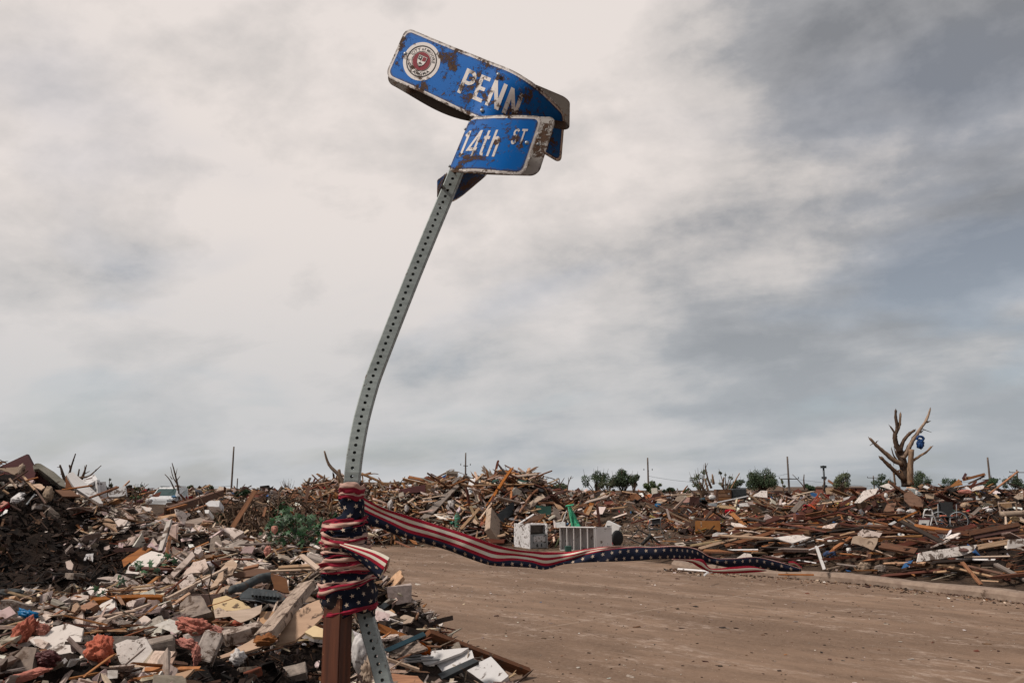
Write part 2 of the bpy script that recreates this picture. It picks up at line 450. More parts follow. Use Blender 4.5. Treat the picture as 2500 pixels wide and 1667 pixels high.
# edge of the street on the ground, taken from where it shows in the photograph
KERB_PX = [(2900, 1532), (2700, 1503), (2500, 1477), (2300, 1452), (2100, 1430), (1900, 1413), (1780, 1404), (1690, 1398), (1648, 1392)]
FAR_PX = [(1652, 1378), (1690, 1352), (1640, 1336), (1500, 1340), (1380, 1346), (1250, 1352), (1150, 1346), (1050, 1327), (960, 1312), (880, 1300), (700, 1292), (500, 1288)]
kerb_pts = [G(*p) for p in KERB_PX]
far_pts = [G(*p) for p in FAR_PX]
def build_road():
    poly = [(p.x, p.y) for p in kerb_pts + far_pts] + [(-22, 40), (-30, 22), (-14, 0), (-6, -6), (14, -6), (22, 2)]
    from mathutils.geometry import tessellate_polygon
    tri = tessellate_polygon([[Vector((x, y, 0.0)) for x, y in poly]])
    o = bpy.data.objects.new('road', mesh_from('road', [(x, y, 0.03) for x, y in poly], tri)); o.data.materials.append(M_ROAD)
    COL.objects.link(o); structure(o)
build_road()

material('kerb_concrete', (0.29, 0.215, 0.165), (0.18, 0.125, 0.095), 7, vary=0.0, dirt=0.22, dirt_scale=3.0)
def smooth_path(pts, n):
    """Catmull-Rom through points"""
    pts = [Vector(p) for p in pts]
    P_ = [pts[0] * 2 - pts[1]] + pts + [pts[-1] * 2 - pts[-2]]
    out = []
    m = len(pts) - 1
    for i in range(n + 1):
        f = i / n * m; k = min(int(f), m - 1); u = f - k
        a, b, c, d = P_[k:k + 4]
        out.append(0.5 * ((2 * b) + (c - a) * u + (2 * a - 5 * b + 4 * c - d) * u * u + (3 * b - a - 3 * c + d) * u ** 3))
    return out
def build_kerb(name, pts, h, wid, side, n=90, seed=0):
    path = smooth_path(pts, n)
    prof = [(0.0, -0.02), (0.0, h * 0.55), (0.03, h * 0.88), (0.07, h), (wid - 0.02, h), (wid, h * 0.8), (wid, -0.02)]
    vs = []; fs = []
    rr = random.Random(seed)
    for i, p in enumerate(path):
        q = path[min(i + 1, n)] - path[max(i - 1, 0)]
        t = Vector((q.x, q.y, 0)).normalized(); nrm = Vector((-t.y, t.x, 0)) * side
        hz = 1 + 0.10 * math.sin(i * 0.37 + seed) + rr.uniform(-0.05, 0.05)
        for a, z in prof:
            vs.append(Vector((p.x, p.y, 0.03 + (z * hz if z > 0 else z))) + nrm * (a + rr.uniform(-0.006, 0.006)))
    k = len(prof)
    for i in range(n):
        for j in range(k - 1):
            a = i * k + j; fs.append((a, a + 1, a + k + 1, a + k))
    fs.append(tuple(range(k))); fs.append(tuple(range(n * k, n * k + k)))
    o = obj(name, mesh_from(name, vs, fs), MATS['kerb_concrete'])
    structure(o)
    return o
build_kerb('kerb', kerb_pts + [G(1640, 1385), G(1652, 1376)], 0.13, 0.26, -1)
build_kerb('kerb_across_street', [G(1046, 1326), G(1010, 1322), G(965, 1318), G(948, 1312), G(952, 1306)], 0.15, 0.35, -1, 30, 3)
# ================================================================ bent street sign
def interp_curve(us, pts):
    """Catmull-Rom style interpolation of rows of values at parameters us"""
    us = np.array(us, float); pts = np.array(pts, float)
    m = np.gradient(pts, us, axis=0)
    def f(u):
        u = np.clip(u, us[0], us[-1])
        k = np.clip(np.searchsorted(us, u, side='right') - 1, 0, len(us) - 2)
        h = us[k + 1] - us[k]; t = ((u - us[k]) / h)
        t2, t3 = t * t, t * t * t
        return (2 * t3 - 3 * t2 + 1) * pts[k] + (t3 - 2 * t2 + t) * h * m[k] + (-2 * t3 + 3 * t2) * pts[k + 1] + (t3 - t2) * h * m[k + 1]
    return f

def tube_sections(path, half, up_hint):
    out = []
    n = len(path)
    for i, p in enumerate(path):
        t = (path[min(i + 1, n - 1)] - path[max(i - 1, 0)]).normalized()
        side = up_hint - t * up_hint.dot(t); side.normalize()       # front normal
        lat = t.cross(side)
        out.append((p, t, side, lat))
    return out

def perforated_tube(name, path, half, front, wall=0.0026, holes=True):
    """square tube with a row of round holes along each side; path is sampled once per hole pitch"""
    sec = tube_sections(path, half, front)
    vs = []; fs = []
    NH = 12
    def add(p): vs.append(p); return len(vs) - 1
    r = 0.0058; ch = half * 0.12
    for i in range(len(sec) - 1):
        p0, t0, f0, l0 = sec[i]; p1, t1, f1, l1 = sec[i + 1]
        for k in range(4):
            if k == 0: n0, n1, s0, s1 = f0, f1, l0, l1
            elif k == 1: n0, n1, s0, s1 = l0, l1, -f0, -f1
            elif k == 2: n0, n1, s0, s1 = -f0, -f1, -l0, -l1
            else: n0, n1, s0, s1 = -l0, -l1, f0, f1
            a0, a1 = p0 + n0 * half, p1 + n1 * half
            w_ = half - ch
            c = [add(a0 - s0 * w_), add(a0 + s0 * w_), add(a1 + s1 * w_), add(a1 - s1 * w_)]
            mid = (a0 + a1) * 0.5; sm = (s0 + s1).normalized(); tm = (t0 + t1).normalized(); nm = (n0 + n1).normalized()
            if holes:
                ring = []; inner = []
                for q in range(NH):
                    an = 2 * math.pi * (q + 0.5) / NH - 3 * math.pi / 4 - math.pi / NH
                    d = sm * (math.cos(an) * r) + tm * (math.sin(an) * r)
                    ring.append(add(mid + d)); inner.append(add(mid + d - nm * wall))
                # fill between the quad corners and the ring
                per = NH // 4
                for cnr in range(4):
                    c0 = c[cnr]; c1 = c[(cnr + 1) % 4]
                    seg = [ring[(cnr * per + j) % NH] for j in range(per + 1)]
                    fs.append((c0, c1, seg[-1]))
                    for j in range(per): fs.append((c0, seg[j + 1], seg[j]))
                for q in range(NH):
                    fs.append((ring[q], ring[(q + 1) % NH], inner[(q + 1) % NH], inner[q]))
            else: fs.append(tuple(c))
            # rounded corner strip to the next side
            m0 = (n0 + s0).normalized(); m1 = (n1 + s1).normalized()
            b0 = p0 + (n0 + s0) * (half - ch * 0.30); b1 = p1 + (n1 + s1) * (half - ch * 0.30)
            e0 = p0 + s0 * half + n0 * w_; e1 = p1 + s1 * half + n1 * w_
            ib0, ib1, ie0, ie1 = add(b0), add(b1), add(e0), add(e1)
            fs.append((c[1], ib0, ib1, c[2])); fs.append((ib0, ie0, ie1, ib1))
    return mesh_from(name, vs, fs)

def resample(pts, step):
    pts = smooth_path(pts, 400)
    acc = [0.0]
    for a, b in zip(pts, pts[1:]): acc.append(acc[-1] + (b - a).length)
    out = []; k = 0; d = 0.0
    while d < acc[-1]:
        while acc[k + 1] < d: k += 1
        u = (d - acc[k]) / max(1e-9, acc[k + 1] - acc[k])
        out.append(pts[k].lerp(pts[k + 1], u)); d += step
    return out

sign_root = empty('street_sign', (-0.36, 2.62, 0.0), 'bent street sign on a leaning perforated steel post wrapped in flag bunting', 'street sign')
POLE_PX = [(1206, 200, 3.20), (1163, 300, 3.16), (1106, 440, 3.11), (1047, 581, 3.05), (994, 711, 2.99), (922, 895, 2.90), (904, 947, 2.87),
           (885, 1016, 2.83), (874, 1069, 2.80), (865, 1124, 2.77), (860, 1178, 2.75), (860, 1250, 2.76), (867, 1360, 2.775), (878, 1440, 2.77), (891, 1494, 2.75),
           (905, 1548, 2.725), (921, 1602, 2.70), (936, 1658, 2.675)]
pole_pts = [P(*p) for p in POLE_PX]
d_ = (pole_pts[-1] - pole_pts[-2]).normalized()
while pole_pts[-1].z > -0.05: pole_pts.append(pole_pts[-1] + d_ * 0.15)
front = Vector((0.06, -1, -0.04)).normalized()
obj('post', perforated_tube('post', resample(pole_pts, 0.0254), 0.0254, front), MATS['galvanised'], sign_root)

# ---- painted faces with mud on them
def sign_material(name, base, rough=0.35, mud=0.5, seed=0.0, light=None):
    m = bpy.data.materials.new(name); m.use_nodes = True
    t = NT(m.node_tree)
    uv = t.node('ShaderNodeUVMap', uv_map='blade').outputs[0]
    v = t.mapping(uv, loc=(seed, seed * 1.7, 0))
    n1 = t.noise(v, 9.0, 3, 0.5, 0.2); n2 = t.noise(v, 46.0, 10, 0.78, 0.6); n3 = t.noise(v, 5.0, 4, 0.5)
    mask = t.math('ADD', t.math('MULTIPLY', n1, 0.55), t.math('MULTIPLY', n2, 0.6))
    mm = t.math('MAXIMUM', t.rng(mask, 0.650 - 0.05 * mud, 0.685 - 0.05 * mud), t.rng(t.noise(v, 150.0, 3, 0.6), 0.70, 0.74, 0, 0.8))
    mudc = t.mix(t.rng(n2, 0.4, 0.75), (0.05, 0.028, 0.018), (0.14, 0.085, 0.058))
    film = t.mix(t.rng(n3, 0.4, 0.75, 0.0, 0.12), base, (0.10, 0.075, 0.06))
    col = t.mix(mm, film, mudc)
    # the worn rim
    sp = t.node('ShaderNodeSeparateXYZ'); t.put(sp.inputs[0], t.node('ShaderNodeUVMap', uv_map='edge').outputs[0])
    em = t.math('MULTIPLY', t.rng(sp.outputs[0], 0.0, 0.010, 1, 0), t.rng(t.noise(v, 40.0, 6, 0.7), 0.40, 0.52))
    col = t.mix(t.math('MULTIPLY', em, 0.85), col, (0.06, 0.036, 0.025))
    b = t.node('ShaderNodeBsdfPrincipled'); t.put(b.inputs['Base Color'], col)
    t.put(b.inputs['Roughness'], t.rng(mm, 0, 1, rough, 0.9)); b.inputs['Specular IOR Level'].default_value = 0.12
    bp = t.node('ShaderNodeBump'); bp.inputs['Strength'].default_value = 0.5; bp.inputs['Distance'].default_value = 0.004
    t.put(bp.inputs['Height'], mm); t.l.new(bp.outputs[0], b.inputs['Normal'])
    o = t.node('ShaderNodeOutputMaterial'); t.l.new(b.outputs[0], o.inputs[0])
    return m
S_BLUE = sign_material('sign_blue', (0.0005, 0.118, 0.43), 0.5, 1.15)
S_WHITE = sign_material('sign_white', (0.74, 0.68, 0.64), 0.4, 1.0)
S_BLUE2 = sign_material('sign_blue_lower', (0.0005, 0.118, 0.43), 0.5, 0.85, 2.37)
S_WHITE2 = sign_material('sign_white_lower', (0.74, 0.68, 0.64), 0.4, 0.8, 2.37)
S_SEAL_RED = sign_material('seal_red', (0.22, 0.018, 0.03), 0.45, 0.25)
S_SEAL_INK = sign_material('seal_ink', (0.03, 0.026, 0.026), 0.5, 0.2)
S_BACK = sign_material('sign_back', (0.42, 0.39, 0.36), 0.5, 0.95, 3.3)
S_DARKBACK = sign_material('sign_back_muddy', (0.11, 0.092, 0.078), 0.6, 1.1, 5.1)

class Blade:
    """a bent sheet given by its top and bottom edges; x runs along it, y up it, in metres"""
    def __init__(self, us, top, bot, width=0.229):
        z2p = lambda q: (900 + q[0] * 0.30612, 40 + q[1] * 0.30612, q[2])
        self.T = interp_curve(us, [list(P(*z2p(q))) for q in top])
        self.B = interp_curve(us, [list(P(*z2p(q))) for q in bot])
        s = np.linspace(0, 1, 200); mid = np.array([(self.T(u) + self.B(u)) / 2 for u in s])
        acc = np.concatenate([[0], np.cumsum(np.linalg.norm(np.diff(mid, axis=0), axis=1))])
        self.L = acc[-1]; self.W = width
        self.inv = lambda x: np.interp(x, acc, s)
    def at(self, x, y, off=0.0):
        u = float(self.inv(x)); v = y / self.W
        p = self.B(u) * (1 - v) + self.T(u) * v
        if off:
            e = 0.004
            u2 = min(1, u + 0.01); u1 = max(0, u - 0.01)
            dx = (self.B(u2) * (1 - v) + self.T(u2) * v) - (self.B(u1) * (1 - v) + self.T(u1) * v)
            dy = self.T(u) - self.B(u)
            n = np.cross(dx, dy); n /= np.linalg.norm(n)
            p = p + n * off
        return Vector(p)
    def mesh(self, name, polys, off):
        """polys: list of (verts2d, faces)"""
        vs = []; fs = []; uv = []; ed = []
        for (v2, f2) in polys:
            b = len(vs)
            for (x, y) in v2:
                vs.append(self.at(x, y, off)); uv.append((x, y)); ed.append(min(x, y, self.L - x, self.W - y))
            fs += [tuple(b + i for i in f) for f in f2]
        me = mesh_from(name, vs, fs, True)
        self.uvs(me, uv, ed)
        return me
    @staticmethod
    def uvs(me, uv, ed):
        l1 = me.uv_layers.new(name='blade'); l2 = me.uv_layers.new(name='edge')
        idx = np.empty(len(me.loops), int); me.loops.foreach_get('vertex_index', idx)
        l1.data.foreach_set('uv', np.array(uv, float)[idx].ravel())
        e = np.array(ed, float)[idx]; l2.data.foreach_set('uv', np.stack([e, e * 0], -1).ravel())
    def plate(self, name, off, th, inset=0.0, rad=0.035, nx=60, ny=10, xr=None):
        x0, x1 = (inset, self.L - inset) if xr is None else xr
        y0, y1 = inset, self.W - inset
        rad = max(0.008, rad - inset)
        a = np.linspace(0, 1, 9); cap = rad * (1 - np.cos(a * math.pi / 2))
        xs = np.concatenate([x0 + cap, np.linspace(x0 + rad, x1 - rad, nx)[1:-1], (x1 - cap)[::-1]])
        vs = []; fs = []; uv = []; ed = []
        def half(x):
            dl = min(x - x0, x1 - x)
            if dl >= rad: return 0.0
            return rad - math.sqrt(max(0.0, rad * rad - (rad - dl) ** 2))
        sides = (off, off - th) if th else (off,)
        for o_ in sides:
            for x in xs:
                c = half(x)
                for j in range(ny + 1):
                    y = y0 + c + (y1 - y0 - 2 * c) * j / ny
                    vs.append(self.at(x, y, o_)); uv.append((x, y)); ed.append(max(0.0, min(y - y0 - c, y1 - c - y, x - x0, x1 - x)))
        k = ny + 1; n = len(xs); base = n * k
        for i in range(n - 1):
            for j in range(ny):
                q = i * k + j
                fs.append((q, q + k, q + k + 1, q + 1))
                if th: fs.append((base + q, base + q + 1, base + q + k + 1, base + q + k))
        if th:
            rim = [i * k for i in range(n)] + [(n - 1) * k + j for j in range(1, k)] + [i * k + ny for i in range(n - 2, -1, -1)] + [j for j in range(ny - 1, 0, -1)]
            for a_, b_ in zip(rim, rim[1:] + rim[:1]): fs.append((a_, a_ + base, b_ + base, b_))
        me = mesh_from(name, vs, fs, not th)
        self.uvs(me, uv, ed)
        return me

# ---- letters drawn as strokes
def arc(cx, cy, rx, ry, a0, a1, n=10):
    return [(cx + rx * math.cos(R(a0 + (a1 - a0) * i / n)), cy + ry * math.sin(R(a0 + (a1 - a0) * i / n))) for i in range(n + 1)]
def dense(pl, step=0.12):
    out = [pl[0]]
    for a, b in zip(pl, pl[1:]):
        n = max(1, int(math.hypot(b[0] - a[0], b[1] - a[1]) / step))
        for i in range(1, n + 1): out.append((a[0] + (b[0] - a[0]) * i / n, a[1] + (b[1] - a[1]) * i / n))
    return out
GLYPH = {   # width, strokes in a box one unit high
    'P': (0.50, [[(0.08, 0), (0.08, 1)], [(0.08, 0.92), (0.27, 0.92)] + arc(0.27, 0.70, 0.16, 0.22, 90, -90) + [(0.08, 0.48)]]),
    'E': (0.46, [[(0.42, 0.08), (0.08, 0.08), (0.08, 0.92), (0.42, 0.92)], [(0.08, 0.5), (0.36, 0.5)]]),
    'N': (0.54, [[(0.08, 0), (0.08, 1)], [(0.08, 0.96), (0.46, 0.04)], [(0.46, 0), (0.46, 1)]]),
    '1': (0.26, [[(0.02, 0.80), (0.16, 0.96)], [(0.16, 0), (0.16, 1)]]),
    '4': (0.56, [[(0.42, 0), (0.42, 1)], [(0.40, 0.96), (0.06, 0.27), (0.54, 0.27)]]),
    't': (0.36, [[(0.16, 0.98)] + [(0.16, 0.18)] + arc(0.26, 0.17, 0.10, 0.10, 180, 290, 6), [(0.02, 0.70), (0.34, 0.70)]]),
    'h': (0.48, [[(0.08, 0), (0.08, 1)], [(0.08, 0.52)] + arc(0.24, 0.52, 0.15, 0.18, 150, 0, 8) + [(0.39, 0)]]),
    'S': (0.50, [arc(0.25, 0.73, 0.17, 0.19, 20, 270, 12) + arc(0.25, 0.27, 0.17, 0.27, 90, -160, 12)]),
    'T': (0.46, [[(0.0, 0.92), (0.46, 0.92)], [(0.23, 0), (0.23, 0.92)]]),
}
def stroke_poly(pl, w_):
    """ribbon of quads along a polyline with mitred joins"""
    v = []; n = len(pl)
    for i, p in enumerate(pl):
        a = pl[max(i - 1, 0)]; b = pl[min(i + 1, n - 1)]
        def nrm(p, q):
            dx, dy = q[0] - p[0], q[1] - p[1]; l = math.hypot(dx, dy) or 1
            return (-dy / l, dx / l)
        if i in (0, n - 1): nx, ny = nrm(a, b); k = 1
        else:
            n1 = nrm(a, p); n2 = nrm(p, b); nx, ny = n1[0] + n2[0], n1[1] + n2[1]; l = math.hypot(nx, ny) or 1
            nx, ny = nx / l, ny / l; k = min(1.8, 1 / max(0.3, nx * n1[0] + ny * n1[1]))
        v.append((p[0] + nx * w_ / 2 * k, p[1] + ny * w_ / 2 * k)); v.append((p[0] - nx * w_ / 2 * k, p[1] - ny * w_ / 2 * k))
    return v, [(2 * i, 2 * i + 1, 2 * i + 3, 2 * i + 2) for i in range(n - 1)]
def letter(blade, ch, x, y, h, parent, mat, off, slant=0.0, wide=1.0, weight=0.14):
    wd, strokes = GLYPH[ch]
    vs = []; fs = []; uv = []; ed = []
    for k, s in enumerate(strokes):
        v2, f2 = stroke_poly(dense(s), weight)
        b = len(vs)
        for (a, c) in v2:
            X = x + (a * wide + slant * c) * h; Yy = y + c * h
            vs.append(blade.at(X, Yy, off + 0.00012 * k)); uv.append((X, Yy)); ed.append(0.05)
        fs += [tuple(b + i for i in f) for f in f2]
    me = mesh_from('letter', vs, fs, True); Blade.uvs(me, uv, ed)
    obj('letter', me, mat, parent)
    return wd * wide * h
def disc(blade, name, cx, cy, r0, r1, mat, parent, off, n=48):
    v = []; f = []
    for i in range(n):
        a = 2 * math.pi * i / n
        v.append((cx + r1 * math.cos(a), cy + r1 * math.sin(a))); v.append((cx + r0 * math.cos(a), cy + r0 * math.sin(a)))
    for i in range(n):
        j = (i + 1) % n; f.append((2 * i, 2 * i + 1, 2 * j + 1, 2 * j))
    me = blade.mesh(name, [(v, f)], off)
    l2 = me.uv_layers['edge']; l2.data.foreach_set('uv', np.full(len(me.loops) * 2, 0.05))
    return obj(name, me, mat, parent)
def round_text(blade, word, cx, cy, rad, size, mid_deg, outward, parent, mat, off):
    """small lettering set round a circle, from the built-in font"""
    for ch_i, ch in enumerate(word):
        pass
    widths = []
    meshes = []
    for ch in word:
        if ch == ' ': widths.append(size * 0.30); meshes.append(None); continue
        cu = bpy.data.curves.new('letter', 'FONT'); cu.body = ch; cu.size = size * 1.35; cu.resolution_u = 2; cu.offset = size * 0.02
        ob = bpy.data.objects.new('letter', cu); COL.objects.link(ob)
        dg = bpy.context.evaluated_depsgraph_get()
        me = bpy.data.meshes.new_from_object(ob.evaluated_get(dg))
        COL.objects.unlink(ob); bpy.data.objects.remove(ob); bpy.data.curves.remove(cu)
        v = [(p.co.x, p.co.y) for p in me.vertices]; f = [tuple(q.vertices) for q in me.polygons]
        bpy.data.meshes.remove(me)
        x0 = min(p[0] for p in v); x1 = max(p[0] for p in v)
        meshes.append(([(p[0] - (x0 + x1) / 2, p[1]) for p in v], f)); widths.append(x1 - x0 + size * 0.16)
    tot = sum(widths); s = -tot / 2
    vs = []; fs = []; uv = []
    for wd, mesh in zip(widths, meshes):
        c = s + wd / 2; s += wd
        if mesh is None: continue
        an = R(mid_deg) - (c / rad) * (1 if outward else -1)
        b = len(vs)
        for (a, y) in mesh[0]:
            if outward:
                rr = rad + y; ang = an - a / rad
            else:
                rr = rad + size - y; ang = an + a / rad
            X = cx + rr * math.cos(ang); Yy = cy + rr * math.sin(ang)
            vs.append(blade.at(X, Yy, off)); uv.append((X, Yy))
        fs += [tuple(b + i for i in f) for f in mesh[1]]
    me = mesh_from('seal_lettering', vs, fs); Blade.uvs(me, uv, [0.05] * len(vs))
    return obj('seal_lettering', me, mat, parent)

# ---- the upper blade
U1 = [0, .25, .5, .68, .8, .9, 1]
penn = Blade(U1, [(300, 88, 3.27), (620, 222, 3.20), (950, 352, 3.13), (1180, 448, 3.08), (1330, 545, 3.06), (1450, 655, 3.08), (1568, 778, 3.13)],
                 [(128, 478, 3.21), (440, 618, 3.15), (775, 778, 3.09), (1010, 885, 3.06), (1190, 975, 3.17), (1360, 1075, 3.30), (1535, 1180, 3.41)])
pb = obj('blade', penn.plate('blade', 0.0, 0.003), S_WHITE, sign_root)
pb['label'] = 'upper blue name blade, bent at its right end'
obj('blue_panel', penn.plate('blue_panel', 0.0009, 0, 0.0125, 0.037), S_BLUE, pb)
seal = disc(penn, 'seal', 0.128, 0.119, 0.0, 0.083, S_WHITE, pb, 0.0017)
disc(penn, 'seal_ring', 0.128, 0.119, 0.0635, 0.0685, S_SEAL_INK, pb, 0.0023)
disc(penn, 'seal_ring', 0.128, 0.119, 0.0415, 0.0438, S_SEAL_INK, pb, 0.0023)
disc(penn, 'seal_field', 0.128, 0.119, 0.0, 0.0395, S_SEAL_RED, pb, 0.0023)
round_text(penn, 'CITY of MOORE', 0.128, 0.119, 0.0475, 0.0125, 90, True, pb, S_SEAL_INK, 0.0024)
round_text(penn, 'OKLAHOMA', 0.128, 0.119, 0.0475, 0.0125, 270, False, pb, S_SEAL_INK, 0.0024)
def shield(cx, cy, s, off, mat, name):
    v = [(-0.8, 0.9), (0.8, 0.9), (0.8, 0.1), (0.62, -0.45), (0.3, -0.8), (0, -1.0), (-0.3, -0.8), (-0.62, -0.45), (-0.8, 0.1)]
    me = penn.mesh(name, [([(cx + a * s, cy + b * s) for a, b in v], [tuple(range(len(v)))[::-1]])], off)
    me.uv_layers['edge'].data.foreach_set('uv', np.full(len(me.loops) * 2, 0.05))
    return obj(name, me, mat, pb)
def patch(pts, off, mat, name):
    me = penn.mesh(name, [([(0.128 + a * 0.026, 0.119 + b * 0.026) for a, b in pts], [tuple(range(len(pts)))])], off)
    me.uv_layers['edge'].data.foreach_set('uv', np.full(len(me.loops) * 2, 0.05))
    return obj(name, me, mat, pb)
shield(0.128, 0.119, 0.0275, 0.0029, S_SEAL_INK, 'shield')
shield(0.128, 0.119, 0.0245, 0.0034, S_WHITE, 'shield')
patch([(-0.68, 0.76), (-0.68, 0.12), (-0.06, 0.0), (-0.06, 0.76)], 0.0039, S_SEAL_INK, 'shield_quarter')
patch([(0.06, 0.76), (0.06, 0.0), (0.68, 0.12), (0.68, 0.76)], 0.0039, S_SEAL_RED, 'shield_quarter')
patch([(-0.44, 0.58), (-0.50, 0.30), (-0.28, 0.36), (-0.24, 0.62)], 0.0043, S_WHITE, 'shield_charge')
patch([(-0.3, -0.34), (-0.3, -0.52), (0.3, -0.52), (0.3, -0.34)], 0.0039, S_SEAL_INK, 'shield_charge')
x = 0.326
for ch in 'PENN':
    x += letter(penn, ch, x, 0.062, 0.106, pb, S_WHITE, 0.0017, wide=1.05) + 0.0125
# the second sheet of the pair, behind the post
penn2 = Blade([0, .5, .8, 1], [(318, 140, 3.32), (940, 392, 3.22), (1340, 548, 3.20), (1606, 660, 3.20)],
                              [(132, 520, 3.27), (790, 832, 3.17), (1330, 860, 3.16), (1602, 915, 3.16)])
q = obj('blade', penn2.plate('blade', 0.0, 0.003), S_DARKBACK, sign_root)
q['label'] = 'second sheet of the upper sign seen from its muddy inner side'
# ---- the lower blade, folded round the post
th14 = Blade([0, .35, .7, 1], [(815, 802, 3.03), (1010, 790, 3.00), (1215, 790, 2.98), (1396, 797, 2.985)],
                              [(630, 1247, 2.97), (830, 1240, 2.945), (1050, 1256, 2.93), (1238, 1272, 2.935)])
tb = obj('blade', th14.plate('blade', 0.0, 0.003, rad=0.028), S_WHITE2, sign_root)
tb['label'] = 'lower blue name blade folded round the post'
obj('blue_panel', th14.plate('blue_panel', 0.0009, 0, 0.0125, 0.034, xr=(0.0004, th14.L - 0.0125)), S_BLUE2, tb)
x = 0.012
for ch in '14th':
    x += letter(th14, ch, x, 0.062, 0.106, tb, S_WHITE2, 0.0017, wide=0.66, slant=0.0, weight=0.125) + 0.0085
x += 0.028
for ch in 'ST':
    x += letter(th14, ch, x, 0.118, 0.058, tb, S_WHITE2, 0.0017, wide=0.75) + 0.006
th14b = Blade([0, .5, 1], [(830, 812, 3.10), (1160, 800, 3.07), (1500, 803, 3.06)], [(650, 1240, 3.04), (1000, 1262, 3.01), (1352, 1272, 3.00)])
q = obj('blade', th14b.plate('blade', 0.0, 0.003, rad=0.03), S_BACK, sign_root)
q['label'] = 'second sheet of the lower sign showing its grey inner side'
fold = Blade([0, .3, .6, 1], [(628, 1250, 3.00), (560, 1300, 3.09), (760, 1190, 3.10), (1010, 1120, 3.10)],
                             [(622, 1256, 2.99), (556, 1455, 3.16), (672, 1478, 3.30), (936, 1276, 3.36)])
q = obj('blade', fold.plate('blade', 0.0, 0.003, rad=0.02), S_WHITE, sign_root)
q['label'] = 'rear half of the lower sign bent back behind the post'
S_SHADED_GRIMY = sign_material('sign_blue_shaded_grimy', (0.001, 0.045, 0.16), 0.6, 1.5, 7.7)  # blue darkened to put the fold's shade in the paint; heavier mud on top
obj('blue_panel', fold.plate('blue_panel', 0.0012, 0, 0.0125, 0.02), S_SHADED_GRIMY, q)
obj('blue_panel', fold.plate('blue_panel', -0.0045, 0, 0.0125, 0.02), S_SHADED_GRIMY, q)
# bolts
def bolt(zx, zy, d, r=0.008):
    bm = bmesh.new(); bmesh.ops.create_uvsphere(bm, u_segments=12, v_segments=8, radius=r)
    for v in bm.verts: v.co.y *= 0.6
    bmesh.ops.translate(bm, verts=bm.verts, vec=P(900 + zx * 0.30612, 40 + zy * 0.30612, d))
    obj('bolt', bm_mesh('bolt', bm, True), MATS['metal_grey'], sign_root)
bolt(293, 300, 3.225); bolt(1035, 465, 3.085); bolt(905, 752, 3.065); bolt(1262, 1010, 2.945); bolt(1352, 1022, 3.01, 0.007)
bolt(770, 900, 3.0, 0.005); bolt(645, 1195, 2.975, 0.005)

# ================================================================ brown stub post beside it
bm = bmesh.new()
bmesh.ops.create_cube(bm, size=1.0)
bmesh.ops.bevel(bm, geom=bm.edges[:], offset=0.05, segments=2, affect='EDGES')
s_top = P(833, 1290, 2.72)
bmesh.ops.scale(bm, verts=bm.verts, vec=(0.069, 0.069, s_top.z + 0.1))
bmesh.ops.rotate(bm, verts=bm.verts, matrix=Matrix.Rotation(R(-24), 3, 'Z'))
bmesh.ops.translate(bm, verts=bm.verts, vec=(s_top.x, s_top.y, s_top.z / 2 - 0.05))
me = bm_mesh('stub_post', bm)
material('post_rust', (0.125, 0.04, 0.019), (0.045, 0.016, 0.010), 9, (5, 5, 0.35), vary=0.0, rough=0.55, dirt=0.12, dirt_col=(0.35, 0.18, 0.09), dirt_scale=14, spec=0.4)
tag(obj('stub_post', me, MATS['post_rust']), 'red brown square stub post strapped to the leaning street sign', 'post')
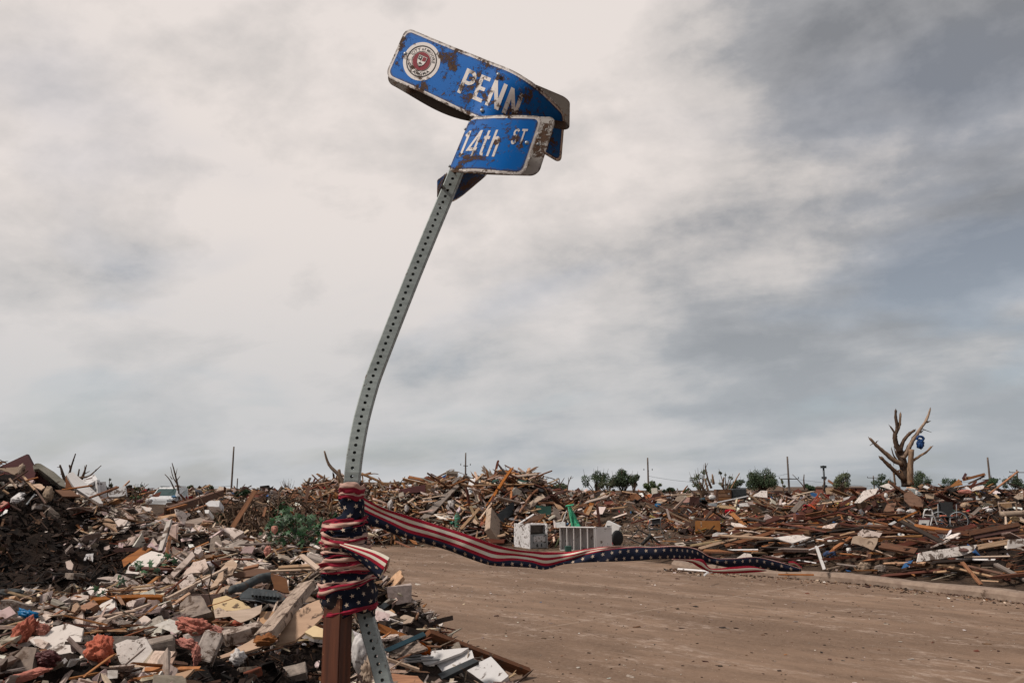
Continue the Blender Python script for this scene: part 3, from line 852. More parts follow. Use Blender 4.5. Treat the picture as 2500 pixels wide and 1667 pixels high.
# ================================================================ stars and stripes bunting
def bunting_material(name='bunting_print', k=1.0, soil=0.45):
    m = bpy.data.materials.new(name); m.use_nodes = True
    t = NT(m.node_tree)
    uv = t.node('ShaderNodeUVMap', uv_map='cloth').outputs[0]
    sp = t.node('ShaderNodeSeparateXYZ'); t.put(sp.inputs[0], uv)
    u, v = sp.outputs[0], sp.outputs[1]               # v<0.1: stripes (0.02 each, red first); beyond: blue
    band = t.math('FLOOR', t.math('DIVIDE', v, 0.02))
    odd = t.math('MODULO', t.math('ADD', band, 20.0), 2.0)
    n = t.noise(uv, 60.0, 6, 0.7); nb = t.noise(uv, 9.0, 4, 0.5)
    red = t.mix(t.rng(n, 0.3, 0.7), (0.25 * k, 0.013, 0.028), (0.40 * k, 0.025, 0.048))
    cream = t.mix(t.rng(nb, 0.3, 0.7), (0.56 * k, 0.43 * k * k, 0.33 * k * k), (0.72 * k, 0.62 * k * k, 0.53 * k * k))
    stripes = t.mix(odd, red, cream)
    blue = t.mix(t.rng(n, 0.3, 0.7), tuple(c * (0.55 if k < 1 else 1) for c in (0.013, 0.017, 0.034)), tuple(c * (0.55 if k < 1 else 1) for c in (0.024, 0.030, 0.055)))
    # five pointed stars on a staggered grid
    cu, cv = 0.040, 0.027
    row = t.math('FLOOR', t.math('DIVIDE', t.math('SUBTRACT', v, 0.1), cv))
    shift = t.math('MULTIPLY', t.math('MODULO', t.math('ADD', row, 40.0), 2.0), cu / 2)
    x = t.math('SUBTRACT', t.math('WRAP', t.math('ADD', u, shift), cu, 0.0), cu / 2)
    y = t.math('SUBTRACT', t.math('WRAP', t.math('SUBTRACT', v, 0.1), cv, 0.0), cv / 2)
    rho = t.math('SQRT', t.math('ADD', t.math('MULTIPLY', x, x), t.math('MULTIPLY', y, y)))
    ang = t.math('ARCTAN2', x, t.math('MULTIPLY', y, -1.0))
    seg = 2 * math.pi / 5
    a = t.math('ABSOLUTE', t.math('SUBTRACT', t.math('WRAP', t.math('ADD', ang, seg / 2 + 0.25), seg, 0.0), seg / 2))
    Rr = 0.0086; nn = 0.40 * Rr
    A = nn * math.sin(math.pi / 5); B = Rr - nn * math.cos(math.pi / 5); C = Rr * nn * math.sin(math.pi / 5)
    e = t.math('MULTIPLY', rho, t.math('ADD', t.math('MULTIPLY', t.math('COSINE', a), A), t.math('MULTIPLY', t.math('SINE', a), B)))
    star = t.math('LESS_THAN', e, C)
    field = t.mix(star, blue, (0.55, 0.43, 0.33))
    col = t.mix(t.math('GREATER_THAN', v, 0.1), stripes, field)
    col = t.mix(t.rng(nb, 0.5, 0.72, 0, soil), col, (0.05, 0.036, 0.03))
    b = t.node('ShaderNodeBsdfPrincipled'); t.put(b.inputs['Base Color'], col)
    b.inputs['Roughness'].default_value = 0.95; b.inputs['Specular IOR Level'].default_value = 0.1
    bp = t.node('ShaderNodeBump'); bp.inputs['Strength'].default_value = 0.15; bp.inputs['Distance'].default_value = 0.002
    t.put(bp.inputs['Height'], n); t.l.new(bp.outputs[0], b.inputs['Normal'])
    o = t.node('ShaderNodeOutputMaterial'); t.l.new(b.outputs[0], o.inputs[0])
    return m
M_BUNT = bunting_material('bunting_print', 1.1, 0.22)
M_WRAP = bunting_material('bunting_print_soiled', 0.78, 0.75)      # dirtier, its blue darker, where it is wound
bunting = empty('flag_bunting', (-0.5, 2.70, 1.15), 'stars and stripes bunting wound round the sign post and streaming over the road', 'bunting')

def cloth_mesh(name, grid, uvs, thick=0.0012):
    """grid of world points [i][j] with uv [i][j]"""
    n = len(grid); k = len(grid[0])
    vs = [p for row in grid for p in row]; uv = [q for row in uvs for q in row]
    fs = [(i * k + j, (i + 1) * k + j, (i + 1) * k + j + 1, i * k + j + 1) for i in range(n - 1) for j in range(k - 1)]
    me = mesh_from(name, vs, fs, True)
    l1 = me.uv_layers.new(name='cloth')
    idx = np.empty(len(me.loops), int); me.loops.foreach_get('vertex_index', idx)
    l1.data.foreach_set('uv', np.array(uv, float)[idx].ravel())
    return me
def cloth(name, grid, uvs, thick=0.0014):
    o = obj(name, cloth_mesh(name, grid, uvs), M_WRAP if name == 'wound_turn' else M_BUNT, bunting)
    md = o.modifiers.new('cloth', 'SOLIDIFY'); md.thickness = thick; md.offset = 0
    return o

def curve_px(pts):
    pts = np.array(pts, float); order = np.argsort(pts[:, 0])
    return pts[order]
T_ = [(868, 1200), (880, 1209), (932, 1237), (993, 1257.5), (1054, 1277), (1115, 1296), (1176, 1317), (1217, 1331), (1258, 1340), (1300, 1345), (1353, 1347.6), (1391, 1346.7), (1439, 1338), (1515, 1332), (1592, 1334), (1661, 1333), (1702, 1340), (1733, 1358), (1784, 1362.5), (1845, 1359.5), (1906, 1372), (1956, 1388)]
S_ = [(868, 1236), (880, 1243), (952, 1278), (993, 1298), (1054, 1314.6), (1115, 1335), (1176, 1359.5), (1197, 1367.6), (1258, 1367.6), (1300, 1373), (1328, 1381), (1372, 1371.6), (1430, 1354), (1487, 1342), (1544, 1336.5), (1592, 1336), (1661, 1335), (1702, 1342), (1733, 1360), (1784, 1364), (1845, 1361), (1906, 1373.5), (1956, 1389)]
B_ = [(868, 1272), (885, 1279), (923, 1287), (972, 1306.5), (1034, 1325), (1095, 1343), (1146, 1362.6), (1193, 1378), (1258, 1383), (1300, 1386), (1328, 1390), (1372, 1378), (1410, 1373.5), (1487, 1370.6), (1544, 1368.7), (1602, 1364.5), (1661, 1363.6), (1702, 1365), (1733, 1375), (1784, 1385), (1845, 1385), (1906, 1394), (1956, 1395)]
fT, fS, fB = [interp_curve([p[0] for p in L], [[p[1]] for p in L]) for L in (T_, S_, B_)]
def streamer():
    xs = np.linspace(868, 1956, 300)
    grid = []; uvs = []; u = 0.0; last = None
    for px in xs:
        f = (px - 868) / (1956 - 868)
        d = 2.70 + 0.95 * f + 0.045 * math.sin(f * 17.0) + 0.02 * math.sin(f * 41 + 1)
        t, s, b = fT(px)[0], fS(px)[0], fB(px)[0]
        row = []; ruv = []
        c = P(px, (s + b) / 2, d)
        if last is not None: u += (c - last).length
        last = c
        for j in range(11):
            v = j / 10
            bow = 0.012 * math.sin(v * math.pi) * math.sin(f * 23)
            row.append(P(px, t + (s - t) * v, d + bow + 0.012 * (1 - v) + 0.005 * math.sin(f * 95 + v * 4) * math.sin(f * 13 + 1))); ruv.append((u, 0.1 * v - 0.0002))
        w_ = max(0.012, (b - s) * d / FPX)
        for j in range(1, 9):
            v = j / 8
            bow = -0.010 * math.sin(v * math.pi) + 0.02 * v * v * math.sin(f * 9)
            row.append(P(px, s + (b - s) * v, d + bow + 0.005 * math.sin(f * 95 + 4 + v * 3) * math.sin(f * 13 + 1))); ruv.append((u, 0.1004 + w_ * v))
        grid.append(row); uvs.append(ruv)
    cloth('streamer', grid, uvs)
streamer()
def loose_piece(name, top, bot, d0, d1, v0, v1, n=60, bow=0.02, u0=0.0):
    """another run of the same cloth between two pixel outlines"""
    us = np.linspace(0, 1, len(top))
    fa = interp_curve(us, [list(p) for p in top]); fb = interp_curve(us, [list(p) for p in bot])
    grid = []; uvs = []; u = u0; last = None
    for i in range(n + 1):
        f = i / n; a = fa(f); b = fb(f); d = d0 + (d1 - d0) * f
        row = []; ruv = []
        c = P((a[0] + b[0]) / 2, (a[1] + b[1]) / 2, d)
        if last is not None: u += (c - last).length
        last = c
        for j in range(9):
            v = j / 8
            row.append(P(a[0] + (b[0] - a[0]) * v, a[1] + (b[1] - a[1]) * v, d - bow * math.sin(v * math.pi))); ruv.append((u, v0 + (v1 - v0) * v))
        grid.append(row); uvs.append(ruv)
    return cloth(name, grid, uvs)
loose_piece('streamer_fold', [(1640, 1364), (1690, 1364.5), (1716, 1366), (1736, 1387), (1784, 1384), (1830, 1381), (1868, 1389)],
            [(1640, 1366), (1682, 1370), (1706, 1384), (1736, 1396), (1784, 1399), (1845, 1396), (1872, 1393)], 3.36, 3.56, 0.0, 0.0598)
loose_piece('streamer_tip', [(1925, 1370), (1940, 1371), (1958, 1384)], [(1926, 1377), (1942, 1379), (1957, 1389)], 3.62, 3.66, 0.0, 0.0398, 20)
# the free loop hanging from the wrap; zoom pixels of the post detail
Z2 = lambda a, b: (760 + a * 0.3744, 1080 + b * 0.3744)
loose_piece('hanging_loop', [Z2(180, 650), Z2(290, 672), Z2(400, 700), Z2(470, 728), Z2(511, 750)], [Z2(195, 690), Z2(270, 745), Z2(345, 800), Z2(398, 850), Z2(440, 888)], 2.63, 2.60, 0.02, 0.158, 50, 0.012)
loose_piece('hanging_loop', [Z2(511, 750), Z2(512, 772), Z2(503, 808), Z2(490, 830)], [Z2(468, 760), Z2(470, 800), Z2(462, 850), Z2(444, 890)], 2.60, 2.66, 0.02, 0.079, 20, -0.006)

# ---- wound turns; outline of the bundle from top to bottom (photo px: y, left, right)
OUT = [(1180, 838, 882), (1200, 836, 882), (1220, 831, 884), (1262, 828, 886), (1270, 806, 887), (1300, 800, 888), (1330, 798, 890), (1370, 797, 897), (1400, 795, 903), (1430, 792, 909), (1455, 792, 912), (1475, 797, 911), (1505, 801, 910)]
fO = interp_curve([o[0] for o in OUT], [[o[1], o[2]] for o in OUT])
def core_point(py, th, off):
    """th=0 faces the camera; angle runs to the right"""
    l, r = fO(py); d = 2.72
    cx = (l + r) / 2; hw = (r - l) / 2 * d / FPX
    dep = 0.042 + 0.034 * min(1, max(0, (py - 1250) / 45))
    c = P(cx, py, d)
    sx = math.sin(th); sy = -math.cos(th)
    e = 0.75
    ex = math.copysign(abs(sx) ** e, sx); ey = math.copysign(abs(sy) ** e, sy)
    return c + Vector((ex * (hw + off), ey * (dep + off), 0))
def turn(py_l, py_r, h_l, h_r, v0, v1, off, wr=0.004, seed=0, name='wound_turn', n=72, u0=0.0):
    """one loop of cloth round both posts: py at left/right edge, its width in px there"""
    rr = random.Random(seed); ph = [rr.uniform(0, 6.28) for _ in range(6)]
    grid = []; uvs = []; u = u0; last = None; k = 9
    for i in range(n + 1):
        th = -math.pi + 2 * math.pi * i / n
        f = (math.sin(th) + 1) / 2
        if abs(th) > math.pi / 2: f = 1 - f if False else f
        mid = py_l + (py_r - py_l) * f; hh = h_l + (h_r - h_l) * f
        hh *= 1 + 0.16 * math.sin(3 * th + ph[0]) + 0.08 * math.sin(7 * th + ph[4]); mid += 2.6 * math.sin(2 * th + ph[1]) + 1.2 * math.sin(5 * th + ph[5])
        row = []; ruv = []
        for j in range(k + 1):
            v = j / k
            py = mid + (v - 0.5) * hh
            w_ = wr * (0.8 * math.sin(v * 9 + 2.3 * th + ph[2]) + 0.6 * math.sin(v * 16 - 4.1 * th + ph[3]) + 0.5 * math.sin(v * 5 + 7.3 * th + ph[4]) + 0.3 * math.sin(v * 23 + 11 * th + ph[5])) + 0.0035 * math.sin(v * math.pi)
            row.append(core_point(py, th, off + w_)); ruv.append((u, v0 + (v1 - v0) * v))
        c = row[k // 2]
        if last is not None: u += (c - last).length
        for q in range(k + 1): ruv[q] = (u, ruv[q][1])
        last = c
        grid.append(row); uvs.append(ruv)
    return cloth(name, grid, uvs)
turn(1192, 1192, 24, 24, 0.0602, 0.0998, 0.006, 0.0015, 1)          # collar: cream over red... top
turn(1210, 1208, 20, 20, 0.0202, 0.0598, 0.003, 0.002, 2)
turn(1242, 1240, 60, 62, 0.102, 0.19, 0.001, 0.002, 3)              # stars
turn(1285, 1270, 36, 16, 0.000, 0.0598, 0.005, 0.006, 4)
turn(1302, 1292, 30, 34, 0.10, 0.135, 0.001, 0.005, 5)
turn(1310, 1342, 30, 30, 0.0202, 0.0998, 0.010, 0.006, 6)
turn(1330, 1314, 10, 24, 0.0202, 0.0798, 0.005, 0.006, 16)
turn(1350, 1344, 52, 44, 0.10, 0.150, 0.002, 0.005, 7)
turn(1346, 1356, 20, 5, 0.0202, 0.0598, 0.007, 0.005, 17)
turn(1380, 1362, 30, 22, 0.0202, 0.0798, 0.010, 0.006, 8)
turn(1393, 1386, 5, 20, 0.0202, 0.0598, 0.008, 0.004, 18)
turn(1408, 1400, 50, 48, 0.10, 0.165, 0.003, 0.005, 9)
turn(1439, 1408, 36, 10, 0.0202, 0.0998, 0.011, 0.005, 10)
turn(1468, 1450, 66, 88, 0.100, 0.205, 0.005, 0.004, 11)
turn(1500, 1474, 10, 13, 0.0402, 0.0598, 0.009, 0.002, 12)
turn(1445, 1430, 90, 96, 0.100, 0.22, -0.004, 0.002, 13)
turn(1330, 1320, 110, 110, 0.100, 0.26, -0.005, 0.002, 14)
# ================================================================ tools for the wreckage
ZR = {'F': (0, 0, 1.0), '3': (0, 1080, .20408), '4': (400, 1080, .20408), '5': (0, 1350, .20216), '6': (400, 1350, .20216), '7': (850, 1080, .20408),
      '8': (1200, 1120, .19133), '9': (1600, 1080, .20408), '10': (2050, 980, .19133), '11': (2050, 1180, .20408), '12': (850, 1400, .21259),
      'A': (250, 1180, .15304), 'B': (0, 1090, .15304), 'C': (1900, 1230, .14029), 'D': (1560, 1130, .13605)}
def zp(r, x, y):
    a, b, s = ZR[r]
    return a + x * s, b + y * s
def place(name, me, mat, M, parent=None):
    o = bpy.data.objects.new(name, me)
    if mat is not None and not me.materials: me.materials.append(mat)
    COL.objects.link(o)
    o.matrix_world = M
    if parent is not None:
        o.parent = parent
        o.matrix_local = Matrix.Translation(-world_loc(parent)) @ M
    return o
def basis(xa, up=Vector((0, 0, 1)), roll=0.0):
    x = xa.normalized()
    z = up - x * up.dot(x)
    if z.length < 1e-3: z = Vector((0, -1, 0)) - x * Vector((0, -1, 0)).dot(x)
    z.normalize(); y = z.cross(x)
    if roll:
        q = Matrix.Rotation(roll, 3, x); y = q @ y; z = q @ z
    return x, y, z
def frame(p, x, y, z):
    return Matrix(((x.x, y.x, z.x, p.x), (x.y, y.y, z.y, p.y), (x.z, y.z, z.z, p.z), (0, 0, 0, 1)))

def plank_mesh(L, w, t, seed=0, ragged=1.0, bend=0.0, name='plank'):
    """a board along x with splintered ends and slight twist"""
    r = random.Random(seed)
    nw = 4; ns = 7
    ya = [(-0.5 + j / nw) * w for j in range(nw + 1)]
    e0 = [r.uniform(0, 1) ** 2 * ragged * w * (0.9 if r.random() < 0.6 else 0.15) for _ in ya]
    e1 = [r.uniform(0, 1) ** 2 * ragged * w * (0.9 if r.random() < 0.6 else 0.15) for _ in ya]
    tw = r.uniform(-0.05, 0.05)
    vs = []; fs = []
    for i in range(ns):
        u = i / (ns - 1)
        for side in (1, -1):
            for j, y in enumerate(ya):
                x = (u - 0.5) * L
                if i == 0: x += e0[j] + (0.15 * w * ragged * r.random() if side < 0 else 0)
                if i == ns - 1: x -= e1[j] + (0.15 * w * ragged * r.random() if side < 0 else 0)
                z = side * t / 2 + bend * L * 4 * (u - 0.5) ** 2 + tw * y * (u - 0.5)
                yy = y + (r.uniform(-0.02, 0.02) * w if j in (0, nw) else 0)
                vs.append((x, yy, z))
    k = 2 * (nw + 1); h = nw + 1
    for i in range(ns - 1):
        a = i * k; b = a + k
        for j in range(nw):
            fs.append((a + j, b + j, b + j + 1, a + j + 1))
            fs.append((a + h + j, a + h + j + 1, b + h + j + 1, b + h + j))
        fs.append((a, a + h, b + h, b)); fs.append((a + nw, b + nw, b + h + nw, a + h + nw))
    for j in range(nw):
        fs.append((j, j + 1, h + j + 1, h + j)); q = (ns - 1) * k
        fs.append((q + j, q + h + j, q + h + j + 1, q + j + 1))
    return mesh_from(name, vs, fs)
_seed = [100]
def nseed(): _seed[0] += 1; return _seed[0]
def rest(px, py, d, lift=0.06):
    """a thing may lie on the heap but not inside it"""
    return min(d, surf(px, py, lift if d < 15 else 0.28)[1])
HERO = []       # outlines of the larger things, so that small rubble does not bury them
def hero(poly, d): HERO.append((np.array(poly, float), d))
def end3(r, x, y, d, lift):
    px, py = zp(r, x, y)
    if d is not None:
        d = rest(px, py, d); return P(px, py, d), d
    p, dd = surf(px, py, lift)
    return p, dd
def plank(r, x0, y0, x1, y1, wz, mat, label, d0=None, d1=None, t=None, lift=0.03, roll=0.0, name='plank', cat='plank', group=None, ragged=0.7, parent=None, face=None):
    """board between two zoom pixels; width in zoom pixels"""
    a, da = end3(r, x0, y0, d0, lift)
    b, db = end3(r, x1, y1, d1 if d1 is not None else d0, lift)
    if d0 is None and d1 is None:          # do not let a board jump between heaps
        img = math.hypot(x1 - x0, y1 - y0) * ZR[r][2] * min(da, db) / FPX
        lim = min(da, db) + max(0.35, img * 0.8)
        if da > lim: a = P(*zp(r, x0, y0), lim); da = lim
        if db > lim: b = P(*zp(r, x1, y1), lim); db = lim
    d = (da + db) / 2
    w_ = wz * ZR[r][2] * d / FPX
    hp_ = [zp(r, x0, y0), zp(r, x1, y1)]; nx_, ny_ = hp_[1][1] - hp_[0][1], hp_[0][0] - hp_[1][0]; nl_ = math.hypot(nx_, ny_) or 1
    hw_ = wz * ZR[r][2] * 0.45
    hero([(hp_[0][0] + nx_ / nl_ * hw_, hp_[0][1] + ny_ / nl_ * hw_), (hp_[1][0] + nx_ / nl_ * hw_, hp_[1][1] + ny_ / nl_ * hw_), (hp_[1][0] - nx_ / nl_ * hw_, hp_[1][1] - ny_ / nl_ * hw_), (hp_[0][0] - nx_ / nl_ * hw_, hp_[0][1] - ny_ / nl_ * hw_)], max(da, db))
    t = t if t is not None else max(0.012, min(0.045, w_ * 0.45))
    xa = b - a
    up = Vector((0, -0.45, 1)) if face is None else Vector(face)
    x, y, z = basis(xa, up, roll)
    me = plank_mesh(xa.length, w_, t, nseed(), ragged)
    o = place(name, me, MATS[mat], frame((a + b) / 2, x, y, z), parent)
    if parent is None: tag(o, label, cat, group)
    return o
def FN(lean, turn=0.0):
    """direction a sheet faces: lean 0 = upright facing the viewer, 90 = flat; turn to the right positive"""
    a, b = R(lean), R(turn)
    return Vector((math.sin(b) * math.cos(a), -math.cos(b) * math.cos(a), math.sin(a)))
def jag(pts, amt, rnd, n=3):
    out = []
    for i, p in enumerate(pts):
        q = pts[(i + 1) % len(pts)]
        L = math.hypot(q[0] - p[0], q[1] - p[1])
        out.append(p)
        m = n if L > 0 else 0
        for k in range(1, m + 1):
            u = k / (m + 1) + rnd.uniform(-0.08, 0.08)
            out.append((p[0] + (q[0] - p[0]) * u + rnd.uniform(-1, 1) * amt * L, p[1] + (q[1] - p[1]) * u + rnd.uniform(-1, 1) * amt * L))
    return out
def slab_mesh(pts, th, name='sheet', dome=0.0, seed=0):
    """flat piece from a 2-D outline in metres, with thickness"""
    bm = bmesh.new()
    top = [bm.verts.new((p[0], p[1], 0)) for p in pts]
    f = bm.faces.new(top)
    f.normal_update()
    if f.normal.z < 0: f.normal_flip()
    r = bmesh.ops.extrude_face_region(bm, geom=[f])
    vs = [v for v in r['geom'] if isinstance(v, bmesh.types.BMVert)]
    for v in vs: v.co.z -= th
    bmesh.ops.recalc_face_normals(bm, faces=bm.faces[:])
    bmesh.ops.triangulate(bm, faces=[f for f in bm.faces if len(f.verts) > 4])
    if dome:
        rr = random.Random(seed)
        ph = rr.uniform(0, 6)
        for v in bm.verts: v.co.z += dome * (math.sin(v.co.x * 9 + ph) + math.sin(v.co.y * 7 + ph * 2))
    return bm_mesh(name, bm)
def sheet(r, poly, mat, label, d=None, lean=50, turn=0, th=0.014, jg=0.03, name='sheet', cat='sheet', group=None, parent=None, lift=0.03, nj=2, part_label=None):
    px = [zp(r, *p) for p in poly]
    cx = sum(p[0] for p in px) / len(px); cy = sum(p[1] for p in px) / len(px)
    c = P(cx, cy, rest(cx, cy, d)) if d is not None else surf(cx, cy, lift)[0]
    n = FN(lean, turn)
    hero(px, (c - CAMP).length)
    # the sheet must face the eye
    x, y, z = basis(Vector((1, 0, 0)) - n * n.x, n)
    p2 = []
    for (a, b) in px:
        rr = ray(a, b)
        den = rr.dot(n)
        if abs(den) < 0.04: den = -0.04
        k = (c - CAMP).dot(n) / den
        q = CAMP + rr * k - c
        p2.append((q.dot(x), q.dot(y)))
    rnd = random.Random(nseed())
    if jg: p2 = jag(p2, jg, rnd, nj)
    me = slab_mesh(p2, th, name)
    o = place(name, me, MATS[mat], frame(c, x, y, z), parent)
    if parent is None: tag(o, label, cat, group)
    elif part_label: o['label'] = part_label
    return o
def tube_mesh(pts, radii, sides=7, name='branch', cap=True, knots=0.0, seed=0):
    pts = [Vector(p) for p in pts]; n = len(pts)
    rr = random.Random(seed)
    vs = []; fs = []
    prev = None
    for i, p in enumerate(pts):
        t = (pts[min(i + 1, n - 1)] - pts[max(i - 1, 0)]).normalized()
        if prev is None:
            u = t.orthogonal().normalized()
        else:
            u = prev - t * prev.dot(t)
            u = u.normalized() if u.length > 1e-6 else t.orthogonal().normalized()
        prev = u; v = t.cross(u)
        for k in range(sides):
            a = 2 * math.pi * k / sides
            q = radii[i] * (1 + rr.uniform(-knots, knots))
            vs.append(p + (u * math.cos(a) + v * math.sin(a)) * q)
    for i in range(n - 1):
        for k in range(sides):
            a = i * sides + k; b = i * sides + (k + 1) % sides
            fs.append((a, b, b + sides, a + sides))
    if cap:
        fs.append(tuple(range(sides))[::-1]); fs.append(tuple((n - 1) * sides + k for k in range(sides)))
    return mesh_from(name, vs, fs, sides > 5)
def limb(r, pts, r0, r1, mat, label, d, name='branch', cat='branch', parent=None, sides=7, n=None, d1=None, group=None, knots=0.12):
    """tapered round piece through zoom pixels; radii in zoom pixels"""
    m = len(pts)
    d1 = d if d1 is None else d1
    w3 = []
    for i, q in enumerate(pts):
        dd = q[2] if len(q) > 2 else (d + (d1 - d) * i / max(1, m - 1) if d is not None else surf(*zp(r, q[0], q[1]), 0.04)[1])
        w3.append(P(*zp(r, q[0], q[1]), dd))
    dm = d if d is not None else (w3[0] - CAMP).length
    n = n or max(2, 4 * (m - 1))
    path = smooth_path(w3, n) if m > 1 else w3
    s = ZR[r][2] * dm / FPX
    rad = [(r0 + (r1 - r0) * i / (len(path) - 1)) * s for i in range(len(path))]
    me = tube_mesh(path, rad, sides, name, True, knots, nseed())
    o = obj(name, me, MATS[mat], parent)
    if parent is None: tag(o, label, cat, group)
    return o
def blob_mesh(sx, sy, sz, seed=0, rough=0.35, sub=4, freq=2.2, name='tuft'):
    bm = bmesh.new(); bmesh.ops.create_icosphere(bm, subdivisions=sub, radius=1.0)
    co = np.array([v.co[:] for v in bm.verts])
    s = seed * 3.7
    n = (fbm(co[:, 0] * freq + s, co[:, 1] * freq + co[:, 2] * 1.7, 5, 4) + fbm(co[:, 1] * freq * 1.9 + s, co[:, 2] * freq * 1.9 + co[:, 0], 9, 4) * 0.8
         + fbm(co[:, 2] * 7 + s, co[:, 0] * 7 + co[:, 1] * 5, 15, 3) * 0.35)
    k = 1 + rough * n * 2.4
    for v, q in zip(bm.verts, k): v.co = Vector((v.co.x * sx, v.co.y * sy, v.co.z * sz)) * max(0.25, q)
    return bm_mesh(name, bm, True)
def blob(r, x, y, rx, ry, mat, label, d=None, rough=0.35, name='tuft', cat='insulation', rot=0.0, depth=None, group=None, sub=4, parent=None, freq=2.2):
    px, py = zp(r, x, y)
    d = rest(px, py, d) if d is not None else None
    c, dd = (P(px, py, d), d) if d is not None else surf(px, py, 0.10)
    s = ZR[r][2] * dd / FPX
    hx_, hy_ = rx * ZR[r][2], ry * ZR[r][2]
    hero([(px - hx_, py), (px, py - hy_), (px + hx_, py), (px, py + hy_)], dd)
    me = blob_mesh(rx * s, (depth or min(rx, ry) * 0.8) * s, ry * s, nseed(), rough, sub, freq, name)
    M = Matrix.Translation(c) @ Matrix.Rotation(R(rot), 4, 'Y')
    o = place(name, me, MATS[mat], M, parent)
    if parent is None: tag(o, label, cat, group)
    return o
def rough_box_mesh(a, b, c, seed=0, bev=0.06, jit=0.03, name='brick'):
    bm = bmesh.new(); bmesh.ops.create_cube(bm, size=1.0)
    bmesh.ops.scale(bm, verts=bm.verts, vec=(a, b, c))
    bmesh.ops.bevel(bm, geom=bm.edges[:], offset=min(a, b, c) * bev, segments=1, affect='EDGES')
    bmesh.ops.subdivide_edges(bm, edges=[e for e in bm.edges if e.calc_length() > 0.4 * min(a, b, c)], cuts=2, use_grid_fill=True)
    rr = random.Random(seed); m = min(a, b, c)
    for v in bm.verts: v.co += Vector((rr.uniform(-1, 1), rr.uniform(-1, 1), rr.uniform(-1, 1))) * m * jit
    return bm_mesh(name, bm)
def brick(r, x, y, mat, label, yaw=0, tilt=0, roll=0, size=(0.195, 0.09, 0.057), d=None, name='brick', cat='brick', group=None, lift=0.03, jit=0.03):
    px, py = zp(r, x, y)
    c = P(px, py, rest(px, py, d)) if d is not None else surf(px, py, lift)[0]
    hs_ = max(size) * 0.4 * FPX / (c - CAMP).length
    hero([(px - hs_, py - hs_ * .6), (px + hs_, py - hs_ * .6), (px + hs_, py + hs_ * .6), (px - hs_, py + hs_ * .6)], (c - CAMP).length)
    me = rough_box_mesh(*size, nseed(), 0.08, jit, name)
    M = Matrix.Translation(c) @ Euler((R(roll), R(tilt), R(yaw)), 'ZYX').to_matrix().to_4x4()
    o = place(name, me, MATS[mat], M)
    return tag(o, label, cat, group)
def box_part(name, size, mat, parent, M, bev=0.01):
    """a plain bevelled board or box under an Empty; M is relative to the Empty"""
    bm = bmesh.new(); bmesh.ops.create_cube(bm, size=1.0)
    bmesh.ops.scale(bm, verts=bm.verts, vec=size)
    if bev: bmesh.ops.bevel(bm, geom=bm.edges[:], offset=min(bev, min(size) * 0.3), segments=2, affect='EDGES')
    o = bpy.data.objects.new(name, bm_mesh(name, bm))
    o.data.materials.append(MATS[mat] if isinstance(mat, str) else mat)
    COL.objects.link(o); o.parent = parent; o.matrix_local = M
    return o
T3 = lambda x, y, z: Matrix.Translation((x, y, z))
def RZ(a): return Matrix.Rotation(R(a), 4, 'Z')
def RX(a): return Matrix.Rotation(R(a), 4, 'X')
def RY(a): return Matrix.Rotation(R(a), 4, 'Y')
def root_at(name, p, label, cat, rot=(0, 0, 0), group=None):
    o = empty(name, p, label, cat, group); o.rotation_euler = [R(a) for a in rot]
    return o
def part_tube(name, pts, rad, mat, parent, sides=8, smooth_n=0):
    """tube in the parent's own space"""
    pts = [Vector(p) for p in pts]
    if smooth_n: pts = smooth_path(pts, smooth_n)
    me = tube_mesh(pts, [rad] * len(pts), sides, name)
    o = bpy.data.objects.new(name, me); me.materials.append(MATS[mat])
    COL.objects.link(o); o.parent = parent
    return o
def part_mesh(name, me, mat, parent, M=None):
    o = bpy.data.objects.new(name, me)
    if not me.materials: me.materials.append(MATS[mat] if isinstance(mat, str) else mat)
    COL.objects.link(o); o.parent = parent
    if M is not None: o.matrix_local = M
    return o
# ================================================================ things one can make out on the near left heap
sheet('B', [(-60, 345), (430, 118), (575, 400), (545, 500), (300, 580), (-60, 560)], 'panel_maroon', 'dark maroon panel standing on top of the left heap', 8.1, 8, -12, 0.03, 0, name='wall_panel', cat='panel')
sheet('B', [(525, 305), (560, 272), (600, 262), (650, 272), (860, 400), (1030, 545), (1045, 650), (960, 620), (800, 490), (620, 352), (545, 358)], 'mattress', 'stained quilted mattress leaning beside the maroon panel', 8.0, 25, 25, 0.16, 0.006, name='mattress', cat='mattress')
sheet('B', [(545, 350), (620, 345), (800, 485), (930, 610), (700, 640), (560, 580)], 'panel_maroon', 'dark slab added as the underside of the stained mattress', 8.25, 0, 10, 0.12, 0, name='added_mattress_underside', cat='added slab')  # extra slab added to stand for the mattress's dark underside
sheet('B', [(1060, 455), (1110, 415), (1168, 405), (1240, 470), (1400, 610), (1540, 740), (1645, 905), (1590, 905), (1420, 805), (1180, 640)], 'white_paint', 'long white door panel sliding down beside the fridge', 7.7, 35, 20, 0.05, 0.01, name='door_panel', cat='door')
sheet('B', [(1045, 470), (1062, 455), (1185, 645), (1042, 660)], 'wood_brown', 'brown edge board under the long white door panel', 7.85, 5, -20, 0.04, 0, name='edge_board', cat='board')
fr = empty('fridge', P(*zp('B', 1540, 800), 8.1), 'overturned white fridge on the crest of the left heap', 'fridge')
sheet('B', [(1280, 548), (1508, 436), (1556, 522), (1392, 612)], 'white_enamel', '', 8.0, 62, -10, 0.03, 0, name='top_panel', parent=fr)
sheet('B', [(1392, 612), (1547, 528), (1560, 745), (1478, 700)], 'white_enamel', '', 7.96, 6, -32, 0.03, 0, name='side_panel', parent=fr)
dr_ = sheet('B', [(1545, 562), (1690, 558), (1716, 835), (1612, 790), (1552, 742)], 'white_enamel', '', 7.98, 4, 25, 0.04, 0, name='door', parent=fr)
